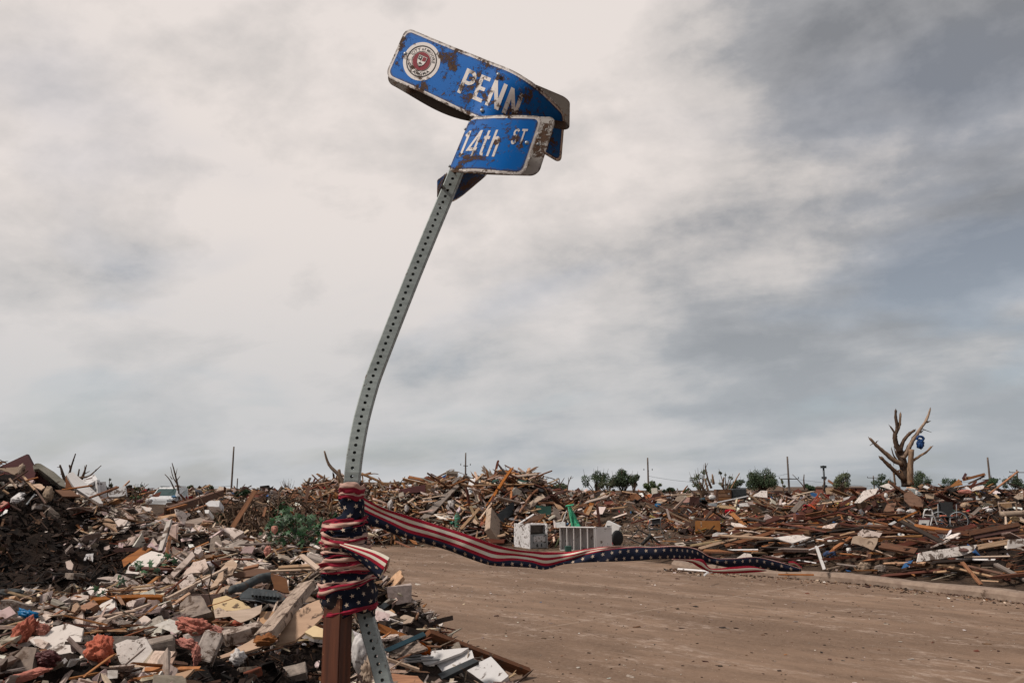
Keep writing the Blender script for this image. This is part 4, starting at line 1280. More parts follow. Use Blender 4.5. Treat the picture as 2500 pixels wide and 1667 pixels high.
sheet('B', [(1488, 655), (1512, 650), (1512, 690), (1490, 692)], 'metal_grey', '', 7.92, 6, -32, 0.01, 0, name='handle', parent=fr)
sheet('B', [(1722, 740), (1995, 620), (2012, 770), (1880, 800), (1735, 800)], 'white_enamel', 'white drawer front lying right of the fridge', 7.8, 20, 10, 0.05, 0, name='drawer_front', cat='drawer')
plank('B', 1420, 820, 1900, 640, 44, 'wood_brown', 'brown timber leaning up in front of the fridge', 7.5, 7.7)
plank('B', 985, 690, 1470, 622, 24, 'wood_orange', 'thin orange brown batten crossing below the white door panel', 7.5, 7.6)
plank('B', 360, 460, 560, 690, 30, 'wood_tan', 'tan batten slanting in front of the maroon panel', 7.7, 7.5)
plank('B', -20, 690, 450, 382, 15, 'wood_brown', 'thin dark rod slanting across the maroon panel', 7.6, 7.7, name='rod', cat='rod')
plank('B', 415, 545, 610, 492, 28, 'wood_orange', 'short orange batten sticking out below the maroon panel', 7.6)
plank('B', 575, 690, 730, 910, 24, 'wood_brown', 'brown stick running down the dark bank below the mattress', 7.3, 6.9)
plank('B', 150, 510, 265, 660, 26, 'wood_tan', 'short turned wooden leg under the maroon panel', 7.6, 7.5, name='furniture_leg', cat='furniture leg')
plank('B', 45, 690, 140, 755, 28, 'wood_tan', 'stubby wooden leg at the left edge of the heap', 7.4, name='furniture_leg', cat='furniture leg')
sheet('B', [(-40, 350), (130, 335), (285, 318), (295, 405), (230, 447), (75, 392)], 'cloth_tan', 'tan upholstery torn loose before the maroon panel', 7.75, 20, 0, 0.03, 0.05, name='upholstery', cat='upholstery')
blob('B', 345, 365, 55, 98, 'cloth_tan', 'pale padded chair back before the maroon panel', 7.7, 0.15, 'chair_pad', 'cushion', rot=8)
blob('B', 770, 760, 78, 112, 'cloth_tan', 'tan tufted cushion slumped below the mattress', 7.35, 0.28, 'cushion', 'cushion')
sheet('B', [(500, 600), (640, 590), (720, 640), (660, 690), (560, 640)], 'ply_tan', 'curled tan veneer strip near the tufted cushion', 7.5, 55, 0, 0.01, 0.06, name='veneer_strip', cat='veneer')
sheet('B', [(880, 690), (1130, 690), (1280, 790), (1000, 790)], 'ply_brown', 'brown cabinet side half buried under the batten', 7.4, 45, 10, 0.02, 0.02, name='brown_board', cat='board')
sheet('B', [(105, 870), (310, 728), (400, 735), (140, 905)], 'white_paint', 'white trim board on the left end of the heap', None, 50, -10, 0.02, 0.02, name='trim_board', cat='trim')
sheet('B', [(-40, 980), (55, 862), (142, 892), (60, 985), (-40, 1075)], 'cloth_red', 'red and pale book box at the left edge of the heap', None, 45, 0, 0.06, 0, name='box', cat='box')
sheet('B', [(-20, 935), (55, 862), (130, 890), (20, 965)], 'cloth_pink', 'pale pink box on the red box at the left edge', None, 60, 0, 0.015, 0, name='pink_box', cat='box', lift=0.07)
blob('B', 280, 850, 85, 45, 'cloth_white', 'white crumpled rag on the left end of the heap', None, 0.5, 'rag', 'rag')
sheet('B', [(0, 1110), (90, 1000), (125, 1005), (110, 1050)], 'white_plastic', 'white plastic scrap below the red box', None, 40, 0, 0.006, 0.05, name='plastic_scrap', cat='scrap')
plank('B', 420, 930, 560, 760, 26, 'metal_grey', 'bright crumpled metal strip on the dark bank', None, name='metal_strip', cat='metal strip')
# broken branch stubs standing behind the fridge
def snag(name, label, root, limbs, r, d, mat='bark', cat='tree'):
    o = empty(name, P(*zp(r, *root), d), label, cat)
    for i, (pts, a, b) in enumerate(limbs):
        limb(r, pts, a, b, mat, '', d, 'trunk' if i == 0 else 'limb', parent=o)
    return o
snag('branch_stub', 'crooked dark branch stub left of the fridge', (1035, 560), [([(1040, 560), (990, 400), (955, 290)], 26, 14), ([(955, 330), (910, 327)], 7, 4), ([(1000, 450), (962, 440)], 7, 4)], 'B', 8.6)
snag('branch_stub', 'tall bare branch stub with a pale tip beside the fridge', (1110, 440), [([(1108, 450), (1130, 340), (1170, 220), (1205, 112)], 20, 8), ([(1122, 350), (1105, 290)], 14, 10)], 'B', 8.7)
snag('branch_stub', 'thin short branch stub behind the fridge', (1240, 500), [([(1238, 500), (1265, 358)], 14, 10)], 'B', 8.7)
snag('branch_stub', 'forked branch stub with splinters behind the fridge', (1290, 540), [([(1285, 545), (1335, 440), (1380, 290)], 30, 8), ([(1340, 440), (1430, 390)], 9, 4), ([(1350, 420), (1350, 300)], 8, 3)], 'B', 8.6)
snag('branch_stub', 'long slanting branch reaching up right of the fridge', (1360, 510), [([(1240, 495), (1400, 480), (1500, 405), (1615, 300)], 18, 6), ([(1520, 390), (1540, 360)], 12, 8)], 'B', 8.5)
for i, (pts, lab) in enumerate([([(1690, 560), (1760, 480), (1870, 365)], 'wispy'), ([(1690, 640), (1705, 520), (1700, 420)], 'upright')]): pass
# ---- middle of the heap
plank('A', 1030, 440, 1900, 150, 88, 'wood_brown', 'long dark roof beam propped up behind the heap', 10.2, 12.6, t=0.09)
plank('A', 1060, 425, 1905, 118, 30, 'wood_red', 'red brown board nailed along the long roof beam', 10.3, 12.7)
plank('A', 1045, 418, 1335, 335, 52, 'wood_orange', 'broad orange board lying on the roof beam', 10.0, 10.6)
plank('A', 1290, 482, 1690, 338, 48, 'wood_orange', 'orange brown beam end below the long roof beam', 9.8, 10.6)
sheet('A', [(650, 575), (1200, 468), (1212, 505), (700, 645), (660, 640)], 'ply_tan', 'orange chipboard strip on the crest of the heap', 9.0, 60, 0, 0.02, 0.02, name='chipboard', cat='board')
plank('A', 620, 702, 1045, 552, 52, 'wood_painted', 'pale pink painted board below the chipboard strip', 8.7, 8.9)
sheet('A', [(1090, 720), (1150, 640), (1350, 590), (1560, 540), (1725, 538), (1640, 590), (1400, 700), (1180, 792), (1095, 770)], 'wood_grey', 'weathered grey sheet of siding tilted on the heap', 8.3, 68, -5, 0.025, 0.015, name='siding_sheet', cat='siding')
sheet('A', [(640, 975), (960, 820), (968, 872), (690, 995)], 'wood_grey', 'grey corrugated strip sliding under the white upright board', 7.6, 60, -10, 0.02, 0.01, name='siding_strip', cat='siding')
plank('A', 925, 1085, 1075, 600, 92, 'wood_painted', 'white painted board standing upright in the heap', 6.9, 7.2, t=0.022, face=(-0.3, -1, 0.2), ragged=0.1)
plank('A', 1030, 1125, 1078, 850, 55, 'wood_orange', 'orange brown edge of a board behind the white upright board', 7.0, 7.25, face=(0.6, -1, 0.1), ragged=0.3)
plank('A', 170, 1062, 640, 1055, 66, 'wood_red', 'red brown board lying level over a dark hollow', 7.2, 7.2, face=(0, -1, 0.3))
sheet('A', [(310, 1220), (420, 1140), (650, 1010), (790, 1030), (570, 1195), (440, 1280), (340, 1350)], 'wood_orange', 'torn orange brown timber end beside the white ceiling board', 6.7, 40, -15, 0.07, 0.05, name='torn_timber', cat='timber')
sheet('A', [(320, 1490), (420, 1310), (600, 1160), (780, 1075), (965, 1112), (995, 1180), (870, 1295), (800, 1400), (580, 1430), (420, 1570)], 'drywall_white', 'large white ceiling board broken in the middle of the heap', 6.5, 48, 0, 0.02, 0.04, name='drywall_sheet', cat='drywall')
sheet('A', [(635, 1215), (740, 1200), (770, 1310), (700, 1320)], 'cloth_tan', 'small tan paper flap on the white ceiling board', 6.45, 45, 10, 0.004, 0.03, name='paper_flap', cat='paper')
sheet('A', [(1080, 1440), (1430, 1075), (1475, 1150), (1330, 1310), (1140, 1490)], 'drywall', 'long pinkish plaster strip below the tilted siding', 6.2, 50, 15, 0.02, 0.03, name='plaster_strip', cat='plaster')
sheet('A', [(1180, 1530), (1290, 1440), (1450, 1250), (1640, 1195), (1690, 1330), (1600, 1410), (1400, 1430)], 'drywall', 'rough torn plaster board in the centre of the heap', 6.0, 45, 0, 0.03, 0.05, name='plaster_board', cat='plaster')
sheet('A', [(1110, 1015), (1140, 1000), (1250, 1120), (1210, 1170), (1120, 1150)], 'plaster_grey', 'grey triangular slab right of the white upright board', 6.9, 40, 20, 0.04, 0.03, name='slab', cat='slab')
sheet('A', [(1690, 1100), (1730, 870), (1850, 815), (1915, 960), (1800, 1120)], 'concrete', 'dark concrete slab standing near the brush heap', 7.3, 30, 10, 0.07, 0.03, name='concrete_slab', cat='slab')
sheet('A', [(1460, 1100), (1480, 1020), (1570, 995), (1590, 1060), (1530, 1125)], 'drywall', 'rounded plaster lump above the plaster strip', 6.6, 45, 0, 0.05, 0.06, name='plaster_lump', cat='plaster')
sheet('A', [(1910, 745), (1945, 712), (2090, 700), (2260, 770), (2100, 880), (2030, 800)], 'drywall', 'pale pink plaster wedge below the brush heap', 7.6, 55, 0, 0.05, 0.04, name='plaster_wedge', cat='plaster')
sheet('A', [(2010, 960), (2110, 905), (2330, 905), (2260, 960), (2120, 1050), (2010, 1120)], 'concrete', 'broad grey slab leaning below the brush heap', 7.2, 45, -10, 0.05, 0.03, name='concrete_slab', cat='slab')
for k, (poly, lab) in enumerate([
    ([(150, 405), (260, 490), (280, 510), (190, 440)], 'thin curled plaster sliver left of the pail'),
    ([(235, 385), (340, 400), (420, 500), (290, 525)], 'square plaster tile above the pail'),
    ([(500, 400), (640, 390), (600, 460), (480, 470)], 'small plaster chip by the van'),
    ([(610, 360), (790, 385), (760, 440), (700, 440)], 'flat white plaster chip in front of the van'),
    ([(470, 480), (650, 590), (640, 640), (540, 620)], 'brown torn lining board above the pail'),
    ([(590, 440), (740, 540), (690, 560), (560, 490)], 'pink plaster strip under the van'),
    ([(180, 560), (330, 540), (440, 620), (340, 720), (260, 700)], 'crumbling plaster slab above the pail'),
    ([(260, 770), (440, 610), (450, 660), (340, 760)], 'jagged white plaster edge resting on the pail')]):
    sheet('A', poly, 'drywall_white' if k in (3, 7) else ('cloth_tan' if k == 4 else 'drywall'), lab, 8.4 - 0.1 * k, 50, (k * 37) % 40 - 20, 0.02, 0.05, name='plaster_piece', cat='plaster')
# ---- pail
pa = P(*zp('A', 275, 850), 7.7); pb_ = P(*zp('A', 520, 745), 8.0)
hero([zp('A', 190, 800), zp('A', 420, 670), zp('A', 570, 740), zp('A', 560, 850), zp('A', 360, 920), zp('A', 200, 900)], 8.3)
pail = root_at('pail', pa, 'white plastic pail lying on its side in the heap', 'pail')
ax = (pb_ - pa); Lp = ax.length; x_, y_, z_ = basis(ax)
def lathe(profile, n, x, y, z, o):
    vs = []; fs = []
    for (h, rad) in profile:
        for k in range(n):
            a = 2 * math.pi * k / n
            vs.append(o + x * h + (y * math.cos(a) + z * math.sin(a)) * rad)
    m = len(profile)
    for i in range(m - 1):
        for k in range(n):
            a = i * n + k; b = i * n + (k + 1) % n
            fs.append((a, b, b + n, a + n))
    return vs, fs
rp = 92 * .15304 * 7.8 / FPX
vs, fs = lathe([(Lp, 0.001), (Lp, rp * 0.86), (Lp * 0.98, rp * 0.9), (0.02, rp), (0.0, rp * 1.06), (-0.004, rp * 1.05), (0.0, rp * 0.95), (Lp * 0.9, rp * 0.8), (Lp * 0.92, 0.001)], 24, x_, y_, z_, Vector((0, 0, 0)))
part_mesh('bucket', mesh_from('bucket', vs, fs, True), 'white_plastic', pail)
part_tube('handle', [(z_ * rp + x_ * 0.02), (z_ * 0.6 * rp + y_ * 0.8 * rp - x_ * 0.05), (y_ * rp * 1.1 - x_ * 0.09 - z_ * 0.3 * rp), (-z_ * rp + y_ * 0.3 * rp + x_ * 0.0)], 0.003, 'metal_grey', pail, 6, 10)
# ---- bottom left
sheet('5', [(355, 1045), (430, 1000), (560, 980), (640, 890), (800, 845), (1008, 905), (975, 1060), (860, 1245), (740, 1252), (640, 1190), (530, 1150), (420, 1105)], 'drywall_white', 'large broken white wallboard near the bottom left corner', 4.3, 50, 0, 0.016, 0.03, name='drywall_sheet', cat='drywall')
sheet('5', [(360, 1045), (470, 1030), (585, 1075), (530, 1150), (420, 1110)], 'drywall', 'folded grey flap of the broken white wallboard', 4.2, 30, -20, 0.014, 0.03, name='drywall_flap', cat='drywall')
sheet('5', [(75, 1335), (290, 1125), (445, 1140), (390, 1400), (160, 1445)], 'plaster_grey', 'grey slab leaning in the bottom left corner', 4.0, 40, -15, 0.03, 0.03, name='slab', cat='slab')
brick('5', 1800, 1170, 'concrete', 'big mossy concrete block beside the pink insulation', 24, -8, 6, (0.235, 0.12, 0.085), 4.1, 'concrete_block', 'block')
brick('5', 1400, 1110, 'concrete', 'flat concrete block behind the pink insulation', 20, -4, -22, (0.20, 0.11, 0.06), 4.3, 'concrete_block', 'block')
brick('6', 960, 970, 'brick_grey', 'pale brick lying under the splintered beam', 32, -6, 10, (0.20, 0.088, 0.066), 4.3)
brick('6', 540, 1150, 'brick_grey', 'pale brick standing on end among pink insulation', 12, 8, -38, (0.092, 0.066, 0.15), 4.0)
for (r, x, y, rx, ry, rot, lab) in [('5', 1190, 1170, 150, 150, 0, 'shaggy pink insulation tuft beside the big concrete block'), ('5', 290, 930, 90, 190, 38, 'long pink insulation tuft by the leaning lath'),
        ('5', 300, 1480, 250, 50, -14, 'stretched pink insulation strand in the bottom left corner'), ('6', 360, 870, 170, 90, 8, 'ragged pink insulation tuft above the standing brick'),
        ('6', 280, 1095, 130, 60, 12, 'pink insulation roll left of the standing brick'), ('6', 395, 1230, 50, 110, 0, 'pink insulation strand hanging left of the standing brick'),
        ('6', 650, 935, 90, 55, 25, 'small pink insulation lump right of the ragged tuft'), ('6', 860, 850, 100, 34, -4, 'flat pink insulation wisp above the lying brick'),
        ('5', 500, 930, 70, 60, 0, 'dark pink insulation scrap behind the broken wallboard'), ('4', 1235, 1310, 42, 60, 0, 'salmon coloured foam scrap under the ivy'),
        ('5', 560, 1260, 130, 90, 0, 'dark red cloth under the broken wallboard')]:
    blob(r, x, y, rx, ry, 'insulation' if 'cloth' not in lab else 'panel_maroon', lab, None, 0.5, 'insulation_tuft' if 'cloth' not in lab else 'red_cloth', 'insulation' if 'cloth' not in lab else 'cloth', rot, sub=5, freq=1.7)
plank('5', 1180, 850, 2226, 462, 34, 'wood_pale', 'long pale stick slanting across the heap', 4.9, 5.3, t=0.012, ragged=0.2, name='stick', cat='stick')
plank('6', 0, 562, 810, 150, 32, 'wood_pale', 'upper length of the long pale stick', 5.3, 5.7, t=0.012, name='stick', cat='stick')
plank('5', 470, 800, 608, 388, 26, 'wood_grey', 'slim grey lath leaning upright near the blue plastic', 4.9, 5.2, t=0.01, face=(-0.2, -1, 0.1), ragged=0.1, name='lath', cat='lath')
blob('5', 345, 735, 120, 46, 'blue_plastic', 'torn blue plastic bag beside the slim lath', 4.95, 0.5, 'plastic_bag', 'bag', rot=14)
blob('5', 110, 470, 170, 40, 'grey_cloth', 'grey rag in the dark hollow at the left edge', 5.2, 0.3, 'rag', 'rag')
for k, (poly, m, lab) in enumerate([
    ([(1130, 690), (1250, 590), (1385, 525), (1405, 690), (1260, 722)], 'drywall_white', 'white ribbed plaster piece above the long stick'),
    ([(1128, 500), (1215, 415), (1305, 440), (1255, 540), (1200, 612)], 'drywall_white', 'smooth cream plaster flake above the long stick'),
    ([(870, 812), (990, 690), (1002, 852), (890, 855)], 'drywall', 'upright pinkish plaster flake behind the broken wallboard'),
    ([(1030, 905), (1200, 770), (1345, 800), (1240, 900), (1080, 955)], 'drywall', 'flat pinkish plaster flake right of the broken wallboard'),
    ([(1600, 860), (1740, 750), (1825, 800), (1700, 900)], 'drywall', 'pointed plaster flake below the long stick'),
    ([(890, 660), (1130, 560), (1185, 612), (1000, 702)], 'wood_orange', 'split orange timber stub near the upright lath'),
    ([(830, 530), (930, 490), (1070, 510), (1060, 575), (860, 560)], 'drywall', 'slim brick shaped plaster piece in the shade'),
    ([(1040, 440), (1090, 395), (1150, 420), (1100, 515)], 'drywall_white', 'round plaster flake beside the cream flake'),
    ([(1140, 300), (1300, 280), (1480, 290), (1550, 370), (1420, 400), (1330, 330)], 'drywall', 'broken plaster bowl near the ivy sprig'),
    ([(1900, 900), (2080, 820), (2170, 800), (2110, 900), (1960, 960)], 'cloth_tan', 'brown torn paper above the big concrete block'),
    ([(1880, 560), (1980, 490), (2070, 510), (1960, 575)], 'drywall', 'small plaster wedge against the long stick'),
    ([(1960, 330), (2040, 250), (2120, 350), (2060, 390)], 'drywall', 'plaster clod above the long stick'),
    ([(440, 870), (480, 825), (545, 825), (550, 890), (470, 900)], 'drywall_white', 'small white tile edge behind the broken wallboard'),
    ([(600, 860), (690, 815), (760, 820), (700, 870)], 'plaster_grey', 'small grey flake behind the broken wallboard'),
    ([(480, 1330), (560, 1300), (610, 1330), (540, 1350)], 'drywall', 'pale chip in the shade below the broken wallboard'),
    ([(790, 100), (850, 80), (885, 130), (870, 200), (800, 190)], 'drywall', 'pinkish chip hanging in the dark hollow'),
    ([(1010, 90), (1040, 10), (1130, 0), (1120, 100)], 'cloth_white', 'grey white rag hanging in the dark hollow')]):
    sheet('5', poly, m, lab, None, 48, (k * 53) % 50 - 25, 0.02 if 'timber' not in lab else 0.05, 0.05, name='plaster_flake' if m.startswith('dry') else ('timber_stub' if 'wood' in m else 'scrap'), cat='plaster' if m.startswith('dry') else ('timber' if 'wood' in m else 'scrap'), lift=0.05)
limb('5', [(1330, 1250), (1620, 1352), (1950, 1362), (2226, 1358), (2600, 1338), (3020, 1230), (3420, 1130)], 12, 10, 'wood_orange', 'long bent strip of trim sagging under the bricks', 4.1, 'bent_trim', 'trim', knots=0.1, d1=4.2)
material('wood_weathered', (0.44, 0.335, 0.265), (0.20, 0.145, 0.11), 5, (1.5, 14, 14), dirt=0.42, dirt_scale=16, vary=0.0, bump=0.6)
# ---- centre bottom
plank('6', 1215, 1015, 1735, 385, 215, 'wood_weathered', 'thick weathered beam with a splintered orange end', 4.15, 5.0, t=0.05, roll=R(-16), ragged=0.25)
blob('6', 1225, 1050, 125, 60, 'wood_orange', 'splintered orange heartwood at the broken beam end', 4.1, 0.5, 'splintered_end', 'timber', rot=-8)
sheet('6', [(1345, 1110), (1580, 1055), (1800, 880), (1975, 712), (1975, 580), (1865, 562), (1730, 615), (1600, 700), (1420, 950)], 'ply_tan', 'pale plywood sheet under the weathered beam', 4.45, 55, -8, 0.014, 0.02, name='plywood_sheet', cat='plywood')
sheet('6', [(400, 1332), (800, 1190), (1080, 1030), (1320, 1080), (1000, 1185), (520, 1322)], 'ply_tan', 'long pale plywood tongue under the bricks', 4.15, 62, 0, 0.014, 0.02, name='plywood_strip', cat='plywood', lift=0.02)
sheet('6', [(1150, 700), (1480, 690), (1400, 850), (1160, 850)], 'ply_tan', 'tan plywood corner left of the weathered beam', 4.7, 55, 0, 0.014, 0.02, name='plywood_corner', cat='plywood')
sheet('6', [(600, 690), (660, 650), (760, 700), (870, 690), (1100, 650), (1185, 620), (1165, 720), (1050, 790), (930, 835), (800, 760), (620, 780)], 'wood_pale', 'curling sheet of tan paper above the bricks', 4.7, 45, 0, 0.006, 0.04, name='torn_paper', cat='paper')
sheet('6', [(570, 692), (600, 550), (750, 508), (985, 600), (1055, 662), (860, 692)], 'yellow_board', 'smooth cream cupboard door half under torn paper', 5.0, 58, 0, 0.018, 0.01, name='cupboard_door', cat='door')
sheet('6', [(1700, 950), (1820, 868), (1980, 935), (1980, 1015), (1800, 1005)], 'yellow_board', 'cream board behind the red brown post', 4.3, 60, -10, 0.016, 0.02, name='cream_board', cat='board')
tray = empty('plastic_tray', P(*zp('6', 1190, 530), 5.0), 'ridged black plastic tray left of the weathered beam', 'tray')
sheet('6', [(905, 505), (1030, 415), (1370, 450), (1485, 552), (1375, 592), (1100, 548), (930, 542)], 'black_plastic', '', 5.0, 55, 0, 0.02, 0.01, name='tray_body', parent=tray)
for k in range(8):
    x = 1050 + k * 44
    sheet('6', [(x, 455 + k * 4), (x + 26, 452 + k * 4), (x + 34, 500 + k * 4), (x + 8, 503 + k * 4)], 'metal_dark', '', 4.975, 50, 0, 0.02, 0, name='ridge', parent=tray)
sheet('6', [(905, 505), (930, 542), (1100, 548), (1375, 592), (1480, 556), (1470, 585), (1370, 620), (1100, 575), (925, 560)], 'metal_grey', '', 4.98, 10, 0, 0.015, 0, name='tray_rim', parent=tray)
limb('6', [(815, 440), (900, 420), (1000, 385), (1150, 305), (1280, 290)], 46, 62, 'grey_cloth', 'grey padded sleeve draped behind the plastic tray', 5.1, 'padded_sleeve', 'cloth', sides=12, knots=0.08, d1=5.4)
sheet('6', [(820, 250), (1130, 182), (1292, 200), (1285, 262), (900, 290)], 'ply_brown', 'dark brown veneer panel behind the padded sleeve', 5.7, 45, 0, 0.014, 0.03, name='brown_veneer', cat='veneer')
sheet('6', [(1290, 240), (1485, 310), (1515, 480), (1430, 470), (1330, 430)], 'ply_brown', 'red brown veneer panel right of the padded sleeve', 5.3, 35, 15, 0.014, 0.03, name='brown_veneer', cat='veneer')
plank('6', 1400, 188, 1960, 152, 66, 'wood_tan', 'clean yellow stud lying left of the wound bunting', 5.7, 5.6, t=0.03, ragged=0.2)
plank('6', 965, 190, 1145, 150, 60, 'wood_orange', 'sawn orange stud end behind the veneer panel', 5.8, 5.8, ragged=0.1)
plank('6', 1285, 218, 1960, 196, 26, 'wood_pale', 'thin pale batten under the clean yellow stud', 5.5, 5.45)
plank('6', 1660, 25, 1870, 195, 58, 'wood_pale', 'splintered pale board crossing the yellow stud', 5.5, 5.3)
plank('6', 1740, 30, 1950, 110, 90, 'wood_grey', 'grey weathered board behind the splintered pale board', 5.9, 5.8)
plank('6', 1370, 590, 1290, 780, 22, 'wood_pale', 'thin splinter left of the weathered beam', 4.9, 4.7)
sheet('6', [(560, 420), (640, 300), (740, 120), (830, 68), (885, 120), (835, 245), (720, 300), (640, 390)], 'wood_pale', 'splintered blond board with a torn end', 5.6, 45, 10, 0.02, 0.08, name='splintered_board', cat='board', nj=4)
sheet('6', [(180, 765), (200, 600), (300, 510), (445, 508), (525, 650), (575, 705), (340, 772)], 'plaster_grey', 'coarse grey plaster slab below the long stick', 4.9, 42, 0, 0.05, 0.04, name='slab', cat='slab')
sheet('6', [(185, 385), (240, 270), (340, 245), (385, 330), (300, 400), (230, 440)], 'drywall', 'folded plaster lump above the long stick', 5.5, 40, 0, 0.05, 0.05, name='plaster_lump', cat='plaster')
sheet('6', [(70, 1568), (150, 1450), (365, 1393), (190, 1568)], 'ply_tan', 'tan plywood corner at the bottom edge', 3.7, 50, -10, 0.014, 0.02, name='plywood_corner', cat='plywood')
blob('6', 890, 1262, 88, 80, 'cloth_white', 'crumpled grey plastic bag below the plywood tongue', 3.95, 0.45, 'plastic_bag', 'bag')
limb('6', [(525, 118), (572, 260), (540, 420), (560, 560), (598, 690)], 9, 8, 'twig', 'thin dark twig crossing the cream cupboard door', 4.9, 'twig', 'twig')
limb('6', [(395, 250), (470, 340), (545, 430)], 9, 6, 'twig', 'short twig above the coarse plaster slab', 5.1, 'twig', 'twig')
limb('6', [(530, 640), (700, 590), (920, 515)], 6, 5, 'wood_orange', 'thin orange dowel on the cream cupboard door', 4.85, 'dowel', 'dowel')
# ---- right of the posts, down to the road
def on_ground(r, x, y, z): return G(*zp(r, x, y), z)
def gdepth(r, x, y, z):
    p = on_ground(r, x, y, z); return p.y * CT + (p.z - CAMZ) * ST
stud = plank('12', 905, 690, 2065, 1135, 62, 'wood_brown', 'long brown stud with bent nails lying on the road edge', gdepth('12', 905, 690, 0.12), gdepth('12', 2065, 1135, 0.07), t=0.075, ragged=0.1, roll=R(20))
plank('12', 655, 640, 1420, 880, 60, 'wood_dark', 'rotten dark board beside the long stud', gdepth('12', 655, 640, 0.25), gdepth('12', 1420, 880, 0.14), t=0.05)
plank('12', 380, 612, 1050, 590, 78, 'wood_dark', 'charred round timber pointing at the road', 8.6, 8.2, t=0.09, ragged=0.5)
plank('12', 330, 610, 720, 770, 84, 'wood_orange', 'orange steel angle right of the sign post', 6.2, 6.0, t=0.02, ragged=0.05, face=(0.2, -1, 0.5), name='steel_angle', cat='metal strip')
blob('12', 830, 850, 135, 48, 'rust_orange', 'flaking rusty orange end of the steel angle', 5.95, 0.6, 'rusty_end', 'rust', rot=24)
plank('12', 415, 895, 875, 690, 56, 'metal_blue', 'dark blue steel bar crossing the orange angle', 5.7, 6.0, t=0.012, ragged=0.0, face=(0, -1, 0.7), name='steel_bar', cat='metal bar')
plank('12', 295, 462, 625, 572, 26, 'wood_painted', 'white slotted track behind the sign post', 8.3, 8.2, t=0.015, ragged=0.0, name='slotted_track', cat='track')
plank('12', 435, 975, 815, 1103, 22, 'wood_pale', 'cream wooden rod under the blue steel bar', 5.6, 5.5, t=0.02, ragged=0.0, name='rod', cat='rod')
sdg = empty('metal_siding', P(*zp('12', 950, 1040), 7.4), 'white ribbed metal siding behind the white trim', 'siding')
for k in range(3):
    plank('12', 650, 950 + k * 32, 1330 - k * 90, 888 + k * 45, 9, 'metal_grey', '', 7.3, 7.35, t=0.012, ragged=0.0, name='rib', parent=sdg)
sheet('12', [(635, 1045), (680, 905), (1000, 880), (1385, 848), (1300, 905), (1100, 980), (940, 1040)], 'white_paint', 'white ribbed metal siding behind the white trim', 7.4, 60, 0, 0.02, 0.01, name='siding_sheet', parent=sdg)
sheet('12', [(695, 1150), (1370, 880), (1420, 878), (1445, 962), (870, 1215)], 'white_paint', 'white boxed trim board by the long stud', 7.0, 55, -8, 0.05, 0.006, name='trim_board', cat='trim')
sheet('12', [(870, 1220), (1425, 972), (1500, 1000), (960, 1262)], 'metal_dark', 'dark grey gutter strip between two white boards', 7.05, 60, -8, 0.03, 0.0, name='gutter_strip', cat='gutter')
sheet('12', [(980, 1275), (1640, 948), (1700, 1010), (1842, 1170), (1690, 1290)], 'white_paint', 'dirty white board at the bottom edge beside the road', 6.8, 55, -5, 0.04, 0.006, name='white_board', cat='door')
sheet('12', [(480, 1275), (500, 1140), (800, 1172), (885, 1275)], 'wood_orange', 'orange brown plank top at the bottom edge by the sign post', 5.2, 55, -5, 0.06, 0.02, name='plank_end', cat='plank')
blob('12', 140, 900, 95, 200, 'cloth_white', 'white plastic sack caught between the two posts', 4.4, 0.25, 'plastic_sack', 'sack')
blob('12', 225, 1130, 60, 130, 'cloth_tan', 'shredded pale stuffing behind the sign post', 4.2, 0.7, 'stuffing', 'stuffing')
sheet('12', [(352, 372), (420, 325), (475, 355), (410, 405)], 'metal_dark', 'small dark tile standing at the road edge', 8.6, 40, 20, 0.02, 0.02, name='tile', cat='tile')
for (x, y, x2, y2) in [(1150, 752, 1205, 690), (1185, 750, 1252, 720), (1318, 818, 1315, 760), (1350, 818, 1390, 765)]:
    dn = gdepth('12', x, y, 0.12)
    q = limb('12', [(x, y), (x2, y2)], 5, 4, 'metal_dark', '', dn, 'nail', n=2, parent=None)
    for key in ('label', 'category'): del q[key]
    mw = Matrix.Translation(q.location); q.parent = stud; q.matrix_parent_inverse = stud.matrix_world.inverted(); q.matrix_basis = mw
for k, (poly, m, lab) in enumerate([
    ([(280, 360), (330, 370), (420, 430), (380, 470), (290, 430)], 'drywall_white', 'white plaster scrap right of the wound bunting'),
    ([(300, 440), (470, 420), (560, 470), (440, 500)], 'drywall_white', 'flat white tile scrap at the road edge'),
    ([(450, 430), (500, 405), (540, 440), (500, 470)], 'ply_tan', 'small tan chip at the road edge'),
    ([(560, 520), (640, 470), (760, 500), (720, 560), (620, 575)], 'cloth_tan', 'brown paper scrap at the road edge'),
    ([(470, 640), (480, 585), (510, 660), (500, 670)], 'white_plastic', 'white plastic sliver on the charred timber'),
    ([(520, 670), (580, 650), (580, 680), (540, 690)], 'white_plastic', 'white plastic chip by the charred timber')]):
    sheet('12', poly, m, lab, 8.3 if y > 0 else None, 50, 20 - 12 * k, 0.015, 0.05, name='scrap', cat='scrap')
